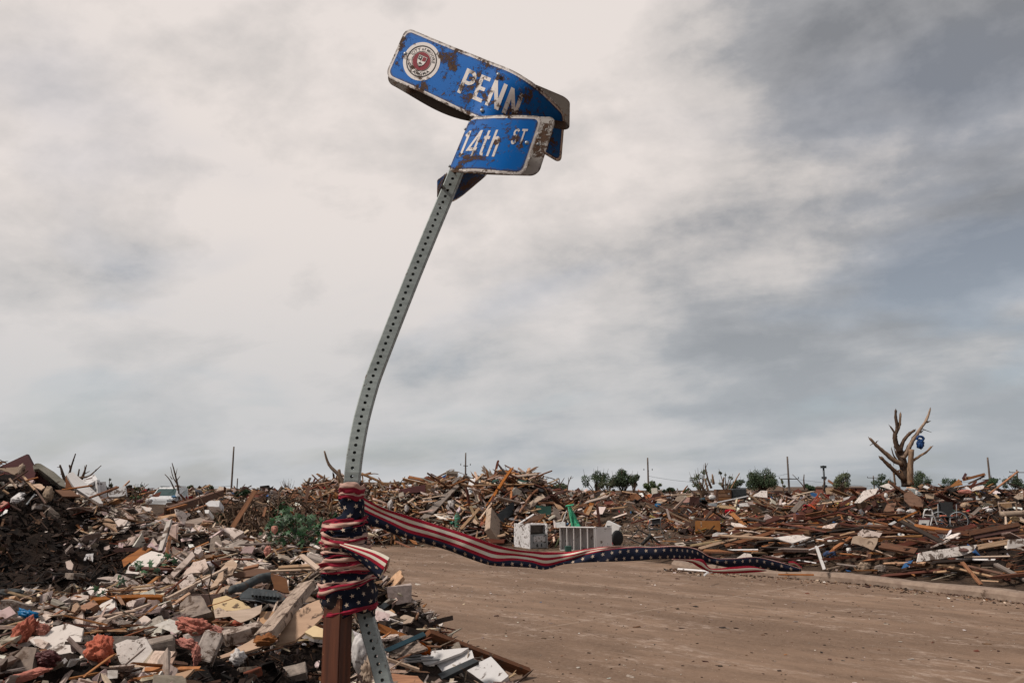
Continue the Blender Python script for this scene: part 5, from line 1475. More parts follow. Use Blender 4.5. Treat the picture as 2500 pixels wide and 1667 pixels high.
# ---- behind the heap: broken stud, branch
plank('4', 815, 1025, 1092, 580, 52, 'wood_orange', 'broken orange stud standing in front of the brush heap', 9.0, 9.4, t=0.04, face=(0.3, -1, 0.2), ragged=0.6)
plank('4', 1190, 890, 1220, 775, 30, 'wood_orange', 'short splintered stake in the brush heap', 9.6, 9.7, face=(0, -1, 0))
plank('4', 1535, 930, 1548, 790, 34, 'wood_pale', 'pale stake standing in the brush heap above the ivy', 9.4, 9.5, face=(0, -1, 0))
plank('4', 1515, 820, 1545, 860, 40, 'wood_orange', 'small orange block nailed to the pale stake', 9.4, 9.45)
snag('dead_branch', 'forked dead branch rising left of the leaning sign post', (2150, 600), [([(2170, 560), (2110, 410), (1975, 262), (1920, 100)], 32, 9), ([(2110, 400), (2095, 320)], 20, 16), ([(2060, 405), (2120, 400), (2175, 395)], 14, 7), ([(2085, 400), (2105, 520), (2130, 640)], 18, 12), ([(1985, 280), (1968, 265)], 12, 8)], '4', 10.5, 'bark_bare', 'branch')
# ================================================================ heap across the street and what stands before it
W = 'wood_'
plank('7', 905, 915, 1195, 615, 88, 'wood_grey', 'broad grey fence board leaning on the heap across the street', 26.3, 28.0, face=(-0.3, -1, 0.6), ragged=0.1)
plank('7', 1195, 625, 1330, 500, 52, 'wood_grey', 'upper end of the broad grey fence board', 28.0, 28.8, face=(-0.3, -1, 0.6), ragged=0.1)
plank('7', 1435, 625, 1490, 440, 66, 'white_paint', 'white plank standing on the heap across the street', 28.3, 28.8, face=(0, -1, 0.2), ragged=0.2)
plank('7', 1785, 398, 1935, 575, 40, 'wood_orange', 'orange stud leaning at the peak of the far heap', 28.4, 27.9, face=(0, -1, 0.4))
plank('7', 1865, 390, 1910, 440, 34, 'wood_orange', 'short orange stud end at the peak of the far heap', 28.6, face=(0, -1, 0.4))
plank('7', 1965, 380, 1990, 440, 50, 'wood_tan', 'tan block standing at the peak of the far heap', 28.6, face=(0, -1, 0.2))
plank('7', 1965, 490, 1960, 560, 40, 'wood_orange', 'orange block below the peak of the far heap', 27.9, face=(0, -1, 0.2))
plank('7', 1440, 530, 1740, 565, 22, 'wood_brown', 'brown batten beside the white plank', 28.0, 27.8)
plank('7', 1320, 1062, 1570, 785, 34, 'wood_tan', 'tan stud slanting up from the street at the green tank', 25.3, 26.2, face=(0, -1, 0.4))
plank('7', 1470, 890, 1545, 985, 42, 'wood_tan', 'short tan board leaning left of the dark panel', 25.4, 25.2, face=(0, -1, 0.4))
plank('7', 1640, 870, 1790, 560, 36, 'wood_red', 'dark red stud standing in the far heap', 26.0, 27.2, face=(0, -1, 0.4))
plank('7', 1570, 920, 1720, 720, 20, 'wood_pale', 'thin pale lath left of the dark panel', 25.6, 26.2)
plank('7', 1720, 1125, 1738, 870, 72, 'wood_pale', 'thick pale plank end standing before the dark panel', 24.2, 24.4, t=0.5, face=(-0.25, -1, 0.05), ragged=0.0)
sheet('7', [(1760, 1045), (1740, 890), (1800, 850), (1900, 765), (1980, 690), (1988, 830), (1850, 965)], 'metal_dark', 'dark grey panel standing left of the stove', 25.0, 10, 18, 0.05, 0.01, name='dark_sheet', cat='sheet')
sheet('7', [(600, 612), (590, 565), (920, 500), (925, 592), (760, 600)], 'panel_maroon', 'maroon box beam on the crest of the far heap', 28.0, 5, -10, 0.3, 0.0, name='box_beam', cat='beam')
sheet('7', [(918, 500), (1000, 512), (1008, 605), (922, 600)], 'wood_tan', 'tan sawn end of the maroon box beam', 27.9, 0, 20, 0.05, 0.0, name='beam_end', cat='beam')
limb('7', [(165, 500), (400, 500), (640, 490), (865, 478)], 30, 14, 'bark', 'long log lying along the crest behind the streamer', 29.0, 'log', 'log')
snag('fallen_branch', 'pale forked branch trailing right of the sign post', (300, 480), [([(158, 372), (300, 432), (400, 478), (530, 540)], 17, 12), ([(220, 385), (300, 372), (362, 378)], 8, 4), ([(280, 440), (250, 450), (270, 520)], 12, 8), ([(400, 480), (480, 490), (610, 465)], 10, 5), ([(165, 380), (175, 440), (165, 500)], 9, 6), ([(360, 470), (390, 560)], 8, 4)], '7', 27.0, 'bark_bare', 'branch')
snag('fallen_branch', 'bushy pale branch fanned out over the maroon beam', (880, 500), [([(870, 502), (1000, 440), (1100, 398), (1270, 330)], 12, 5), ([(900, 495), (1050, 432), (1190, 430), (1275, 462)], 11, 5), ([(1080, 405), (1200, 350), (1300, 350), (1392, 382)], 8, 3), ([(1150, 380), (1210, 330), (1270, 322)], 6, 3), ([(1100, 430), (1180, 470), (1240, 520)], 7, 4), ([(1010, 445), (1110, 480), (1180, 520)], 7, 4), ([(1010, 590), (1080, 540), (1140, 510)], 7, 4), ([(1000, 570), (1060, 510), (1110, 470)], 6, 3), ([(1200, 430), (1260, 400), (1240, 340)], 5, 3)], '7', 28.2, 'bark_bare', 'branch')
snag('fallen_branch', 'short pale twigs on the log behind the streamer', (600, 500), [([(600, 510), (680, 480), (760, 455)], 7, 3), ([(640, 500), (720, 465), (740, 450)], 5, 3)], '7', 28.6, 'bark_bare', 'branch')
limb('7', [(640, 690), (700, 640), (740, 680), (690, 720), (645, 690)], 7, 7, 'metal_dark', 'coil of dark cable on the far heap', 26.6, 'cable_coil', 'cable', n=24)
# green gas cylinder
cyl = empty('gas_cylinder', P(*zp('7', 1310, 1020), 24.6), 'green gas cylinder standing before the far heap', 'gas cylinder')
limb('7', [(1312, 1022), (1310, 950), (1306, 890)], 36, 36, 'green_tank', '', 24.6, 'cylinder_body', parent=cyl, sides=16, knots=0)
limb('7', [(1306, 892), (1305, 860), (1305, 838)], 36, 17, 'green_tank', '', 24.6, 'cylinder_shoulder', parent=cyl, sides=16, knots=0)
limb('7', [(1305, 842), (1305, 822)], 10, 10, 'metal_grey', '', 24.6, 'valve', parent=cyl, sides=8, knots=0)
blob('7', 1225, 765, 42, 75, 'cloth_white', 'pale plastic sack hanging left of the green cylinder', 25.4, 0.35, 'plastic_sack', 'sack')
blob('7', 505, 745, 28, 55, 'cloth_white', 'white sack low on the far heap near the sign post', 25.8, 0.35, 'plastic_sack', 'sack')
blob('7', 700, 790, 26, 45, 'cloth_white', 'white rag low on the far heap above the streamer', 25.6, 0.4, 'rag', 'rag')
limb('7', [(640, 826), (655, 815)], 20, 20, 'bark_bare', 'sawn log end facing the street', 25.4, 'log_end', 'log', n=2, sides=14, knots=0.02)
sheet('7', [(1630, 1150), (1870, 1155), (1865, 1200), (1690, 1200)], 'wood_red', 'red brown board lying left of the stove', 23.4, 30, 0, 0.05, 0.02, name='brown_board', cat='board')
sheet('7', [(1640, 1140), (1880, 1080), (1880, 1110), (1690, 1150)], 'wood_tan', 'tan board lying left of the stove', 23.6, 50, 0, 0.04, 0.02, name='tan_board', cat='board')
# ---- stove: an old white kitchen range
def at_ground(px, py, z=0.0): return G(px, py, z)
sv = at_ground(*zp('8', 490, 1158)); 
stove = root_at('stove', sv, 'white kitchen stove with its oven burst open at the kerb', 'stove', (0, 0, 33))
SW, SD, SH = 0.60, 0.80, 0.68       # along local x (to the right), depth along local y, height
box_part('side_panel', (0.03, SD, SH), 'white_enamel', stove, T3(0.015, SD / 2, SH / 2))
box_part('side_panel', (0.03, SD, SH), 'white_enamel', stove, T3(SW - 0.015, SD / 2, SH / 2))
box_part('back_panel', (SW - 0.06, 0.02, SH - 0.02), 'white_enamel', stove, T3(SW / 2, SD - 0.02, SH / 2))
box_part('cooktop', (SW - 0.064, SD - 0.1, 0.03), 'white_enamel', stove, T3(SW / 2, SD / 2 + 0.04, SH - 0.03))
box_part('oven_lining', (SW - 0.07, SD * 0.6, 0.02), 'stove_dark', stove, T3(SW / 2, SD * 0.4, SH * 0.60))
box_part('oven_back', (SW - 0.07, 0.02, SH * 0.3), 'stove_dark', stove, T3(SW / 2, SD * 0.25, SH * 0.78))
dr = box_part('oven_door', (SW - 0.07, 0.035, SH * 0.55), 'metal_grey', stove, T3(SW / 2, 0.0, SH * 0.32))
box_part('door_window', (SW * 0.62, 0.01, SH * 0.22), 'white_enamel', dr, T3(0, -0.023, SH * 0.09))
for sx in (-1, 1):
    box_part('hinge', (0.03, 0.02, 0.09), 'metal_dark', dr, T3(sx * SW * 0.12, -0.025, -SH * 0.16))
    for sz in (-1, 1): box_part('fixing', (0.028, 0.012, 0.028), 'metal_dark', dr, T3(sx * SW * 0.33, -0.026, SH * 0.09 + sz * 0.09))
for sx in (0.1, 0.9): box_part('foot', (0.05, 0.05, 0.03), 'metal_dark', stove, T3(SW * sx, 0.05, 0.012))
sheet('8', [(365, 855), (540, 725), (695, 690), (628, 768), (480, 800)], 'ply_brown', 'brown worktop board leaning on top of the stove', 22.3, 35, 15, 0.03, 0.01, name='worktop_board', cat='board')
plank('8', 325, 840, 540, 705, 22, 'white_paint', 'white metal rail behind the stove', 22.9, 23.2)
# ---- white bookcase lying on its side
bc = at_ground(*zp('8', 870, 1168))
book = root_at('bookcase', bc, 'white bookcase lying on its side right of the stove', 'bookcase', (0, 0, -14))
BW, BD, BH = 0.95, 0.34, 0.62
box_part('long_side', (BW, BD, 0.022), 'white_paint', book, T3(BW / 2, BD / 2, 0.011))
box_part('long_side', (BW + 0.02, BD + 0.01, 0.022), 'white_paint', book, T3(BW / 2, BD / 2, BH - 0.011))
for i in range(6):
    box_part('shelf', (0.022, BD - 0.004, BH - 0.044), 'white_paint', book, T3(0.011 + (BW - 0.022) * i / 5, BD / 2, BH / 2))
box_part('backing', (BW - 0.01, 0.01, BH - 0.05), 'white_paint', book, T3(BW / 2, BD - 0.005, BH / 2))
wb = box_part('end_wall', (0.5, 0.02, BH), 'white_paint', book, T3(BW + 0.22, 0.16, BH / 2) @ RZ(38))
gb = brick('8', 978, 1145, 'green_dark', 'small dark green box at the foot of the bookcase', 10, 0, 0, (0.14, 0.12, 0.13), 21.9, 'green_box', 'box', jit=0.005)
# green slide
slide = empty('toy_slide', at_ground(*zp('8', 1090, 900)), 'bright green plastic slide propped behind the bookcase', 'slide')
sheet('8', [(972, 602), (1005, 600), (1062, 720), (1140, 885), (1040, 888), (1000, 760)], 'green_paint', '', 23.6, 25, -5, 0.05, 0, name='chute', parent=slide)
sheet('8', [(1000, 610), (1014, 606), (1150, 880), (1130, 890)], 'green_paint', '', 23.5, 10, 30, 0.04, 0, name='side_wall', parent=slide)
sheet('8', [(972, 620), (985, 615), (1042, 880), (1022, 886)], 'green_paint', '', 23.5, 10, -30, 0.04, 0, name='side_wall', parent=slide)
sheet('8', [(940, 590), (1045, 574), (1048, 586), (945, 602)], 'green_paint', '', 23.5, 40, 0, 0.05, 0, name='top_bar', parent=slide)
limb('8', [(815, 820), (900, 810), (945, 700), (960, 660)], 8, 8, 'white_plastic', 'white plastic play frame tube behind the bookcase', 24.0, 'frame_tube', 'tube')
sheet('8', [(815, 810), (940, 800), (945, 870), (830, 880)], 'white_plastic', 'white plastic play panel behind the bookcase', 23.8, 10, 0, 0.05, 0.01, name='play_panel', cat='panel')
blob('8', 972, 828, 14, 18, 'blue_plastic', 'small blue plastic ball on the play panel', 23.6, 0.05, 'ball', 'ball')
plank('8', 1190, 895, 1222, 735, 10, 'wood_pale', 'thin pale stake standing behind the bookcase', 23.8, 23.9, face=(0, -1, 0))
plank('8', 1115, 810, 1165, 890, 26, 'wood_red', 'short red brown board behind the bookcase', 23.7)
limb('8', [(815, 1130), (845, 1060), (868, 1010)], 9, 14, 'leaf_pale', 'lime green plastic tool left of the bookcase', 22.4, 'plastic_tool', 'tool')
# printed white carton
ca = at_ground(*zp('8', 1450, 1105))
cart = root_at('carton', ca + Vector((0, 0, 0.02)), 'white carton with dark print and a red edge tilted by the bookcase', 'carton', (0, 24, -20))
box_part('carton_body', (0.42, 0.22, 0.62), 'white_plastic', cart, T3(0, 0.1, 0.36))
box_part('red_edge', (0.40, 0.01, 0.07), 'cloth_red', cart, T3(0, -0.016, 0.13), 0)
for (x, z, a, b) in [(-0.1, 0.5, 0.1, 0.1), (0.03, 0.34, 0.03, 0.16), (0.09, 0.31, 0.03, 0.10), (-0.05, 0.38, 0.03, 0.12), (-0.11, 0.36, 0.03, 0.16)]:
    box_part('printed_mark', (a, 0.008, b), 'metal_dark', cart, T3(x, -0.015, z) @ RY(-20), 0)
# black stool
st = P(*zp('8', 1620, 1010), 22.6)
stool = root_at('stool', st, 'round black stool seat standing on edge', 'stool', (0, 0, 38))
vs, fs = lathe([(0, 0.001), (0, 0.18), (0.02, 0.21), (0.06, 0.215), (0.08, 0.19), (0.08, 0.001)], 28, Vector((0, 1, 0)), Vector((1, 0, 0)), Vector((0, 0, 1)), Vector((0, 0, 0)))
part_mesh('seat', mesh_from('seat', vs, fs, True), 'rubber', stool)
part_tube('stem', [(0, 0.08, 0), (-0.1, 0.4, -0.05)], 0.025, 'metal_dark', stool)
for a in range(4): part_tube('leg', [(-0.1, 0.4, -0.05), (-0.1 + 0.28 * math.cos(a * 1.57), 0.43, -0.05 + 0.22 * math.sin(a * 1.57))], 0.014, 'metal_dark', stool)
# tipped office chair: black star base
oc = P(*zp('8', 2030, 985), 22.8)
och = root_at('office_chair', oc, 'tipped black office chair with its star base in the air', 'chair')
for k, (x, y) in enumerate([(1920, 1092), (2172, 1105), (1880, 900), (2060, 1075), (1960, 1040)]):
    q = P(*zp('8', x, y), 22.7) - oc
    part_tube('base_arm', [(0, 0, 0), q], 0.026 if k < 2 else 0.016, 'rubber', och)
limb('8', [(1920, 1090), (2000, 1010), (2035, 970)], 22, 30, 'rubber', '', 22.75, 'seat', parent=och, knots=0.05)
limb('8', [(1740, 1010), (1830, 1050), (1920, 1090)], 7, 7, 'metal_dark', '', 22.7, 'arm_rest', parent=och)
limb('8', [(1780, 1000), (1870, 905), (1840, 850)], 6, 6, 'metal_dark', '', 22.9, 'arm_rest', parent=och)
# folding chair
fc = at_ground(*zp('8', 2130, 1050))
fch = empty('folding_chair', fc, 'chrome folding chair with black back standing in the yard', 'chair')
dc = (fc.y * CT + (fc.z - CAMZ) * ST)
sheet('8', [(2045, 768), (2150, 752), (2152, 820), (2048, 828)], 'rubber', '', dc, 0, 0, 0.03, 0, name='backrest', parent=fch)
sheet('8', [(2000, 890), (2140, 880), (2150, 896), (2010, 908)], 'metal_dark', '', dc, 30, 0, 0.04, 0, name='seat', parent=fch)
for pts in [[(2020, 770), (2008, 880), (2030, 960), (2058, 1060)], [(2160, 760), (2155, 850), (2190, 960), (2216, 1045)]]:
    limb('8', pts, 6, 6, 'metal_grey', '', dc, 'leg', parent=fch, knots=0)
for pts in [[(2018, 772), (2178, 750)], [(2070, 1000), (2200, 990)], [(2015, 830), (2160, 822)]]:
    limb('8', pts, 5, 5, 'white_plastic', '', dc, 'cross_bar', parent=fch, knots=0)
# upper parts of the heap over the stove
plank('8', 585, 562, 892, 557, 28, 'wood_orange', 'level orange stud above the stove', 26.0, 26.0, face=(0, -1, 0.3))
plank('8', 600, 540, 960, 395, 36, 'wood_red', 'dark red rafter rising right of the far heap', 26.5, 27.2, face=(0, -1, 0.5))
plank('8', 640, 520, 965, 388, 22, 'wood_orange', 'orange rafter lying along the dark red rafter', 26.6, 27.2, face=(0, -1, 0.5))
sheet('8', [(420, 620), (480, 560), (650, 448), (688, 488), (585, 545), (512, 632)], 'cloth_tan', 'sagging tan sheet of board above the stove', 25.6, 40, 0, 0.03, 0.04, name='tan_sheet', cat='board')
sheet('8', [(580, 420), (620, 360), (700, 350), (765, 362), (740, 400), (640, 420)], 'rubber', 'black tarpaulin scrap on the right of the far heap', 27.2, 40, 0, 0.02, 0.1, name='tarpaulin', cat='tarpaulin')
sheet('8', [(0, 300), (20, 265), (80, 255), (100, 270), (60, 290)], 'green_dark', 'dark green tarpaulin fold left of the far peak', 28.8, 40, 0, 0.03, 0.05, name='tarpaulin', cat='tarpaulin')
sheet('8', [(320, 275), (350, 255), (415, 275), (470, 290), (340, 290)], 'green_dark', 'dark green tarpaulin fold right of the far peak', 28.6, 40, 0, 0.03, 0.05, name='tarpaulin', cat='tarpaulin')
sheet('8', [(560, 590), (760, 600), (760, 700), (640, 720), (560, 650)], 'green_dark', 'dark green cloth hanging in the hollow over the stove', 25.4, 10, 0, 0.02, 0.05, name='dark_cloth', cat='cloth')
sheet('8', [(790, 560), (880, 590), (930, 640), (850, 640)], 'ply_tan', 'tan board below the level orange stud', 25.2, 30, 0, 0.03, 0.03, name='tan_board', cat='board')
sheet('8', [(780, 600), (850, 640), (900, 760), (800, 770)], 'wood_grey', 'hanging grey brown fence piece over the bookcase', 24.9, 10, 10, 0.03, 0.05, name='fence_piece', cat='fence piece')
limb('8', [(915, 790), (900, 740), (930, 690), (975, 690), (980, 760)], 12, 12, 'cloth_tan', 'tan hoop behind the green slide', 24.4, 'hoop', 'hoop', n=24)
snag('bare_sapling', 'wispy bare sapling behind the peak of the far heap', (120, 240), [([(270, 240), (200, 160), (170, 80)], 5, 2), ([(150, 230), (120, 150), (95, 70)], 4, 2), ([(200, 160), (240, 190)], 3, 2), ([(120, 150), (60, 170)], 3, 2)], '8', 34, 'twig')
snag('bare_sapling', 'black twiggy sapling right of the far peak', (470, 280), [([(475, 285), (500, 230), (565, 175)], 6, 3), ([(470, 285), (470, 220), (420, 170)], 5, 2), ([(480, 250), (440, 215)], 4, 2)], '8', 33, 'twig')
snag('dead_tree', 'drooping dead tree between the far heap and the bushes', (870, 380), [([(880, 400), (870, 330), (800, 260), (670, 222)], 13, 4), ([(870, 330), (900, 290), (930, 240)], 8, 3), ([(865, 320), (860, 250), (820, 255)], 7, 3), ([(800, 262), (740, 240), (700, 270)], 5, 2)], '8', 60, 'bark', 'tree')
snag('dead_tree', 'thin dead tree with antler twigs left of the bushes', (970, 380), [([(968, 400), (975, 330), (1000, 260), (1020, 218)], 8, 4), ([(985, 300), (980, 235)], 5, 3), ([(1005, 255), (1045, 232)], 4, 2)], '8', 62, 'bark', 'tree')
# ================================================================ lumber heap behind the kerb on the right
rows = [  # region, x0, y0, x1, y1, width, material, label
 ('9', 880, 1062, 1290, 962, 24, 'wood_pale', 'pale trim board along the left slope of the lumber heap'),
 ('9', 520, 1272, 1375, 1030, 38, 'wood_tan', 'long tan stud running up the left slope of the lumber heap'),
 ('9', 830, 1240, 1450, 1062, 44, 'wood_brown', 'brown stud just under the long tan stud'),
 ('9', 890, 1100, 1485, 900, 58, 'wood_red', 'dark red joist above the long tan stud'),
 ('9', 540, 1292, 1235, 1300, 34, 'wood_orange', 'level orange stud low on the lumber heap'),
 ('9', 1510, 970, 2055, 1062, 38, 'wood_red', 'red brown rafter sloping down to the right'),
 ('9', 1800, 892, 2172, 790, 44, 'wood_brown', 'brown rafter near the orange slatted chair'),
 ('9', 1440, 922, 2045, 770, 48, 'wood_red', 'long red brown rafter on the crest of the lumber heap'),
 ('9', 1930, 742, 2240, 698, 24, 'wood_pale', 'pale board on the crest right of the orange chair'),
 ('9', 1270, 1252, 1500, 1212, 30, 'wood_orange', 'short orange stud in the middle of the lumber heap'),
 ('9', 860, 1284, 1230, 1280, 14, 'white_paint', 'thin white strip over the level orange stud'),
 ('9', 1925, 1235, 2022, 1520, 34, 'white_paint', 'white lath propped upright against the lumber heap'),
 ('9', 1560, 1382, 1925, 1442, 14, 'white_paint', 'thin white trim above the tip of the streamer'),
 ('9', 640, 1392, 875, 1388, 18, 'white_paint', 'white strip behind the fold of the streamer'),
 ('9', 265, 1512, 700, 1542, 24, 'white_paint', 'white gutter strip on the kerb under the streamer'),
 ('9', 580, 1590, 650, 1530, 22, 'white_paint', 'short white stick hanging over the kerb'),
 ('9', 660, 1548, 1100, 1552, 20, 'white_paint', 'second white gutter strip on the verge'),
 ('9', 1310, 905, 1490, 880, 20, 'wood_brown', 'small brown stick by the boxed television'),
 ('9', 1770, 990, 1950, 962, 26, 'wood_orange', 'short orange block end near the sawn log'),
 ('9', 1640, 830, 1760, 700, 60, 'wood_grey', 'broad brown board standing left of the orange chair'),
 ('9', 2060, 450, 2230, 560, 40, 'wood_orange', 'orange plank end poking up left of the bare tree'),
 ('9', 1080, 900, 1320, 945, 30, 'wood_dark', 'dark board left of the boxed television'),
 ('9', 1290, 790, 1510, 785, 26, 'wood_brown', 'brown plank lying far behind the lumber heap'),
 ('C', 765, 605, 1260, 490, 16, 'wood_pale', 'thin cream lath across the middle of the lumber heap'),
 ('C', 800, 625, 1280, 505, 34, 'wood_red', 'dark red board under the cream lath'),
 ('C', 530, 800, 800, 705, 18, 'white_paint', 'cracked white lath left of the white upright lath'),
 ('C', 720, 350, 1060, 225, 40, 'wood_dark', 'dark stud in the shade of the crest'),
 ('C', 850, 510, 1120, 475, 32, 'wood_orange', 'short orange stud above the torn plywood'),
 ('C', 1350, 270, 1580, 205, 26, 'wood_red', 'red brown stick beside the green shrub'),
 ('C', 1560, 265, 2130, 430, 34, 'wood_brown', 'brown pole crossing above the torn plywood'),
 ('C', 1410, 598, 2060, 558, 18, 'wood_tan', 'tan batten lying over the torn plywood'),
 ('C', 1010, 860, 1380, 885, 30, 'wood_orange', 'splintered orange lath above the verge'),
 ('C', 1010, 1040, 1370, 1085, 36, 'wood_grey', 'grey board half hidden on the verge'),
 ('C', 1280, 860, 1560, 905, 14, 'wood_pale', 'thin pale lath left of the brown block'),
 ('C', 1560, 960, 1600, 790, 70, 'wood_brown', 'brown stub hanging below the torn plywood'),
 ('C', 1650, 785, 1985, 915, 18, 'wood_pale', 'pale curved lath right of the brown stub'),
 ('C', 0, 1225, 620, 1230, 26, 'wood_orange', 'orange board lying along the verge'),
 ('C', 60, 340, 840, 490, 34, 'wood_red', 'second red rafter in the crest of the lumber heap'),
 ('C', 490, 235, 1000, 90, 38, 'wood_brown', 'brown rafter beside the sawn log'),
 ('C', 660, 150, 1010, 65, 16, 'wood_tan', 'tan strip on the brown rafter'),
 ('11', 1640, 770, 2035, 700, 66, 'wood_tan', 'split tan plank behind the white peeling board'),
 ('11', 890, 505, 1425, 592, 58, 'wood_orange', 'flat orange plank below the picture frame'),
 ('11', 730, 450, 1335, 762, 52, 'wood_dark', 'long dark joist sloping right behind the white peeling board'),
 ('11', 760, 430, 880, 510, 20, 'wood_tan', 'tan splinter on the long dark joist'),
 ('11', 655, 465, 950, 325, 22, 'wood_orange', 'orange broom handle leaning left of the picture frame'),
 ('11', 575, 505, 665, 458, 28, 'white_plastic', 'white sleeve at the foot of the broom handle'),
 ('11', 1540, 602, 2145, 490, 58, 'wood_brown', 'brown joist right of the wheelchair'),
 ('11', 1600, 645, 2135, 545, 56, 'wood_red', 'red brown joist below the brown joist'),
 ('11', 1690, 672, 2260, 615, 24, 'wood_orange', 'thin orange batten at the right edge of the heap'),
 ('11', 480, 740, 920, 815, 96, 'wood_brown', 'thick brown timber block near the torn plywood'),
 ('11', 1165, 962, 1925, 1132, 38, 'wood_tan', 'long tan lath sloping to the kerb on the right'),
 ('11', 1460, 935, 1695, 1212, 42, 'wood_orange', 'orange lath standing on the verge at the right'),
 ('11', 1530, 985, 1955, 1082, 30, 'wood_brown', 'brown lath beside the long tan lath'),
 ('11', 1850, 958, 2260, 1172, 52, 'wood_grey', 'grey brown plank in the right corner of the heap'),
 ('11', 1380, 908, 1865, 912, 24, 'white_paint', 'narrow white board below the white peeling board'),
 ('11', 1490, 880, 2040, 868, 18, 'wood_pale', 'narrow pale batten right of the white peeling board'),
 ('11', 1120, 1062, 1322, 1045, 26, 'wood_tan', 'short tan stick on the verge'),
 ('11', 1690, 1160, 1900, 1172, 18, 'wood_tan', 'short stick at the foot of the standing orange lath'),
 ('11', 1270, 930, 1480, 975, 22, 'wood_brown', 'small brown stick under the white peeling board'),
 ('11', 0, 620, 180, 575, 18, 'wood_tan', 'thin tan lath left of the torn plywood'),
 ('11', 0, 320, 350, 205, 30, 'wood_red', 'red stick left of the green shrub'),
 ('11', 1545, 410, 1680, 290, 34, 'wood_grey', 'grey brown board leaning right of the wheelchair'),
 ('11', 600, 385, 930, 355, 20, 'wood_brown', 'brown batten left of the walking frame'),
]
for (r, x0, y0, x1, y1, wz, m, lab) in rows:
    paint = m == 'white_paint'
    plank(r, x0, y0, x1, y1, wz, m, lab, lift=0.10 + random.random() * 0.16, t=None, name='board' if paint else 'plank', cat='board' if paint else 'plank', face=(random.uniform(-0.2, 0.2), -0.9, 0.8), ragged=0.5)
sheet('11', [(932, 938), (950, 830), (1300, 775), (1645, 728), (1605, 805), (1500, 852), (1250, 895)], 'wood_painted', 'wide white peeling board on the front of the lumber heap', None, 20, 5, 0.04, 0.015, name='peeling_board', cat='board', lift=0.4)
sheet('11', [(2025, 670), (2260, 650), (2260, 740), (2100, 770), (2010, 780)], 'wood_painted', 'white peeling board end at the right edge', None, 20, 0, 0.04, 0.02, name='peeling_board', cat='board', lift=0.4)
sheet('9', [(1412, 1135), (1690, 1103), (1865, 1130), (1642, 1202)], 'drywall_white', 'flat white ceiling tile on the lumber heap', None, 60, 0, 0.02, 0.01, name='ceiling_tile', cat='tile', lift=0.3)
sheet('9', [(968, 1382), (1062, 1320), (1142, 1330), (1172, 1392)], 'drywall_white', 'white triangular tile above the streamer', None, 35, 0, 0.02, 0.02, name='ceiling_tile', cat='tile', lift=0.2)
sheet('9', [(1380, 1352), (1480, 1330), (1560, 1350), (1480, 1375)], 'drywall', 'small pale slab above the tip of the streamer', None, 45, 0, 0.02, 0.03, name='pale_slab', cat='slab', lift=0.15)
sheet('9', [(1625, 905), (1795, 880), (1770, 935), (1690, 925)], 'drywall_white', 'white board scrap under the loose red brick', None, 55, 0, 0.02, 0.03, name='board_scrap', cat='board', lift=0.3)
brick('9', 1722, 892, 'brick_red', 'loose red brick on a white board scrap', 20, 0, 0, (0.25, 0.1, 0.12), None, lift=0.42)
sheet('C', [(1380, 500), (1470, 432), (1600, 460), (1810, 500), (1760, 580), (1560, 560), (1410, 590)], 'drywall', 'pale torn plywood sheet propped on the lumber heap', None, 30, 0, 0.02, 0.03, name='plywood_sheet', cat='plywood', lift=0.45)
sheet('C', [(1270, 680), (1300, 570), (1420, 545), (1500, 600), (1740, 590), (1720, 680), (1650, 805), (1500, 740), (1380, 700)], 'cloth_tan', 'tan torn underlayer below the pale plywood', None, 20, 0, 0.015, 0.04, name='torn_underlayer', cat='plywood', lift=0.4)
limb('9', [(1630, 1222), (1720, 1192), (1850, 1178), (1930, 1168), (2130, 1186)], 16, 18, 'white_paint', 'white birch branch lying across the lumber heap', None, 'birch_branch', 'branch', d1=None)
blob('9', 2150, 1190, 40, 26, 'white_paint', 'torn white end of the birch branch', None, 0.3, 'branch_end', 'branch')
limb('9', [(1560, 1310), (1600, 1270), (1700, 1245), (1790, 1230)], 18, 22, 'white_plastic', 'white ribbed hose on the lumber heap', None, 'ribbed_hose', 'hose')
limb('9', [(1815, 945), (1840, 942)], 20, 20, 'bark_bare', 'sawn round log end in the lumber heap', None, 'log_end', 'log', n=2, sides=14, knots=0.02)
limb('9', [(1680, 910), (1715, 1090)], 6, 5, 'metal_dark', 'thin dark rod standing in the lumber heap', None, 'rod', 'rod', n=3)
limb('11', [(735, 1195), (900, 1145), (1100, 1100), (1280, 1078), (1408, 1068)], 8, 7, 'white_plastic', 'bent white plastic pipe on the verge', None, 'plastic_pipe', 'pipe', knots=0.0)
limb('11', [(1385, 1240), (1600, 1232), (1900, 1240), (2260, 1262)], 26, 24, 'bark_bare', 'long pale log lying along the verge', None, 'log', 'log')
limb('11', [(700, 655), (735, 590), (762, 505)], 32, 30, 'metal_grey', 'crushed silver duct standing in the lumber heap', None, 'metal_duct', 'duct', knots=0.12)
limb('11', [(820, 985), (850, 940), (900, 910)], 16, 12, 'metal_grey', 'piece of silver foil duct low on the heap', None, 'foil_duct', 'duct', knots=0.3)
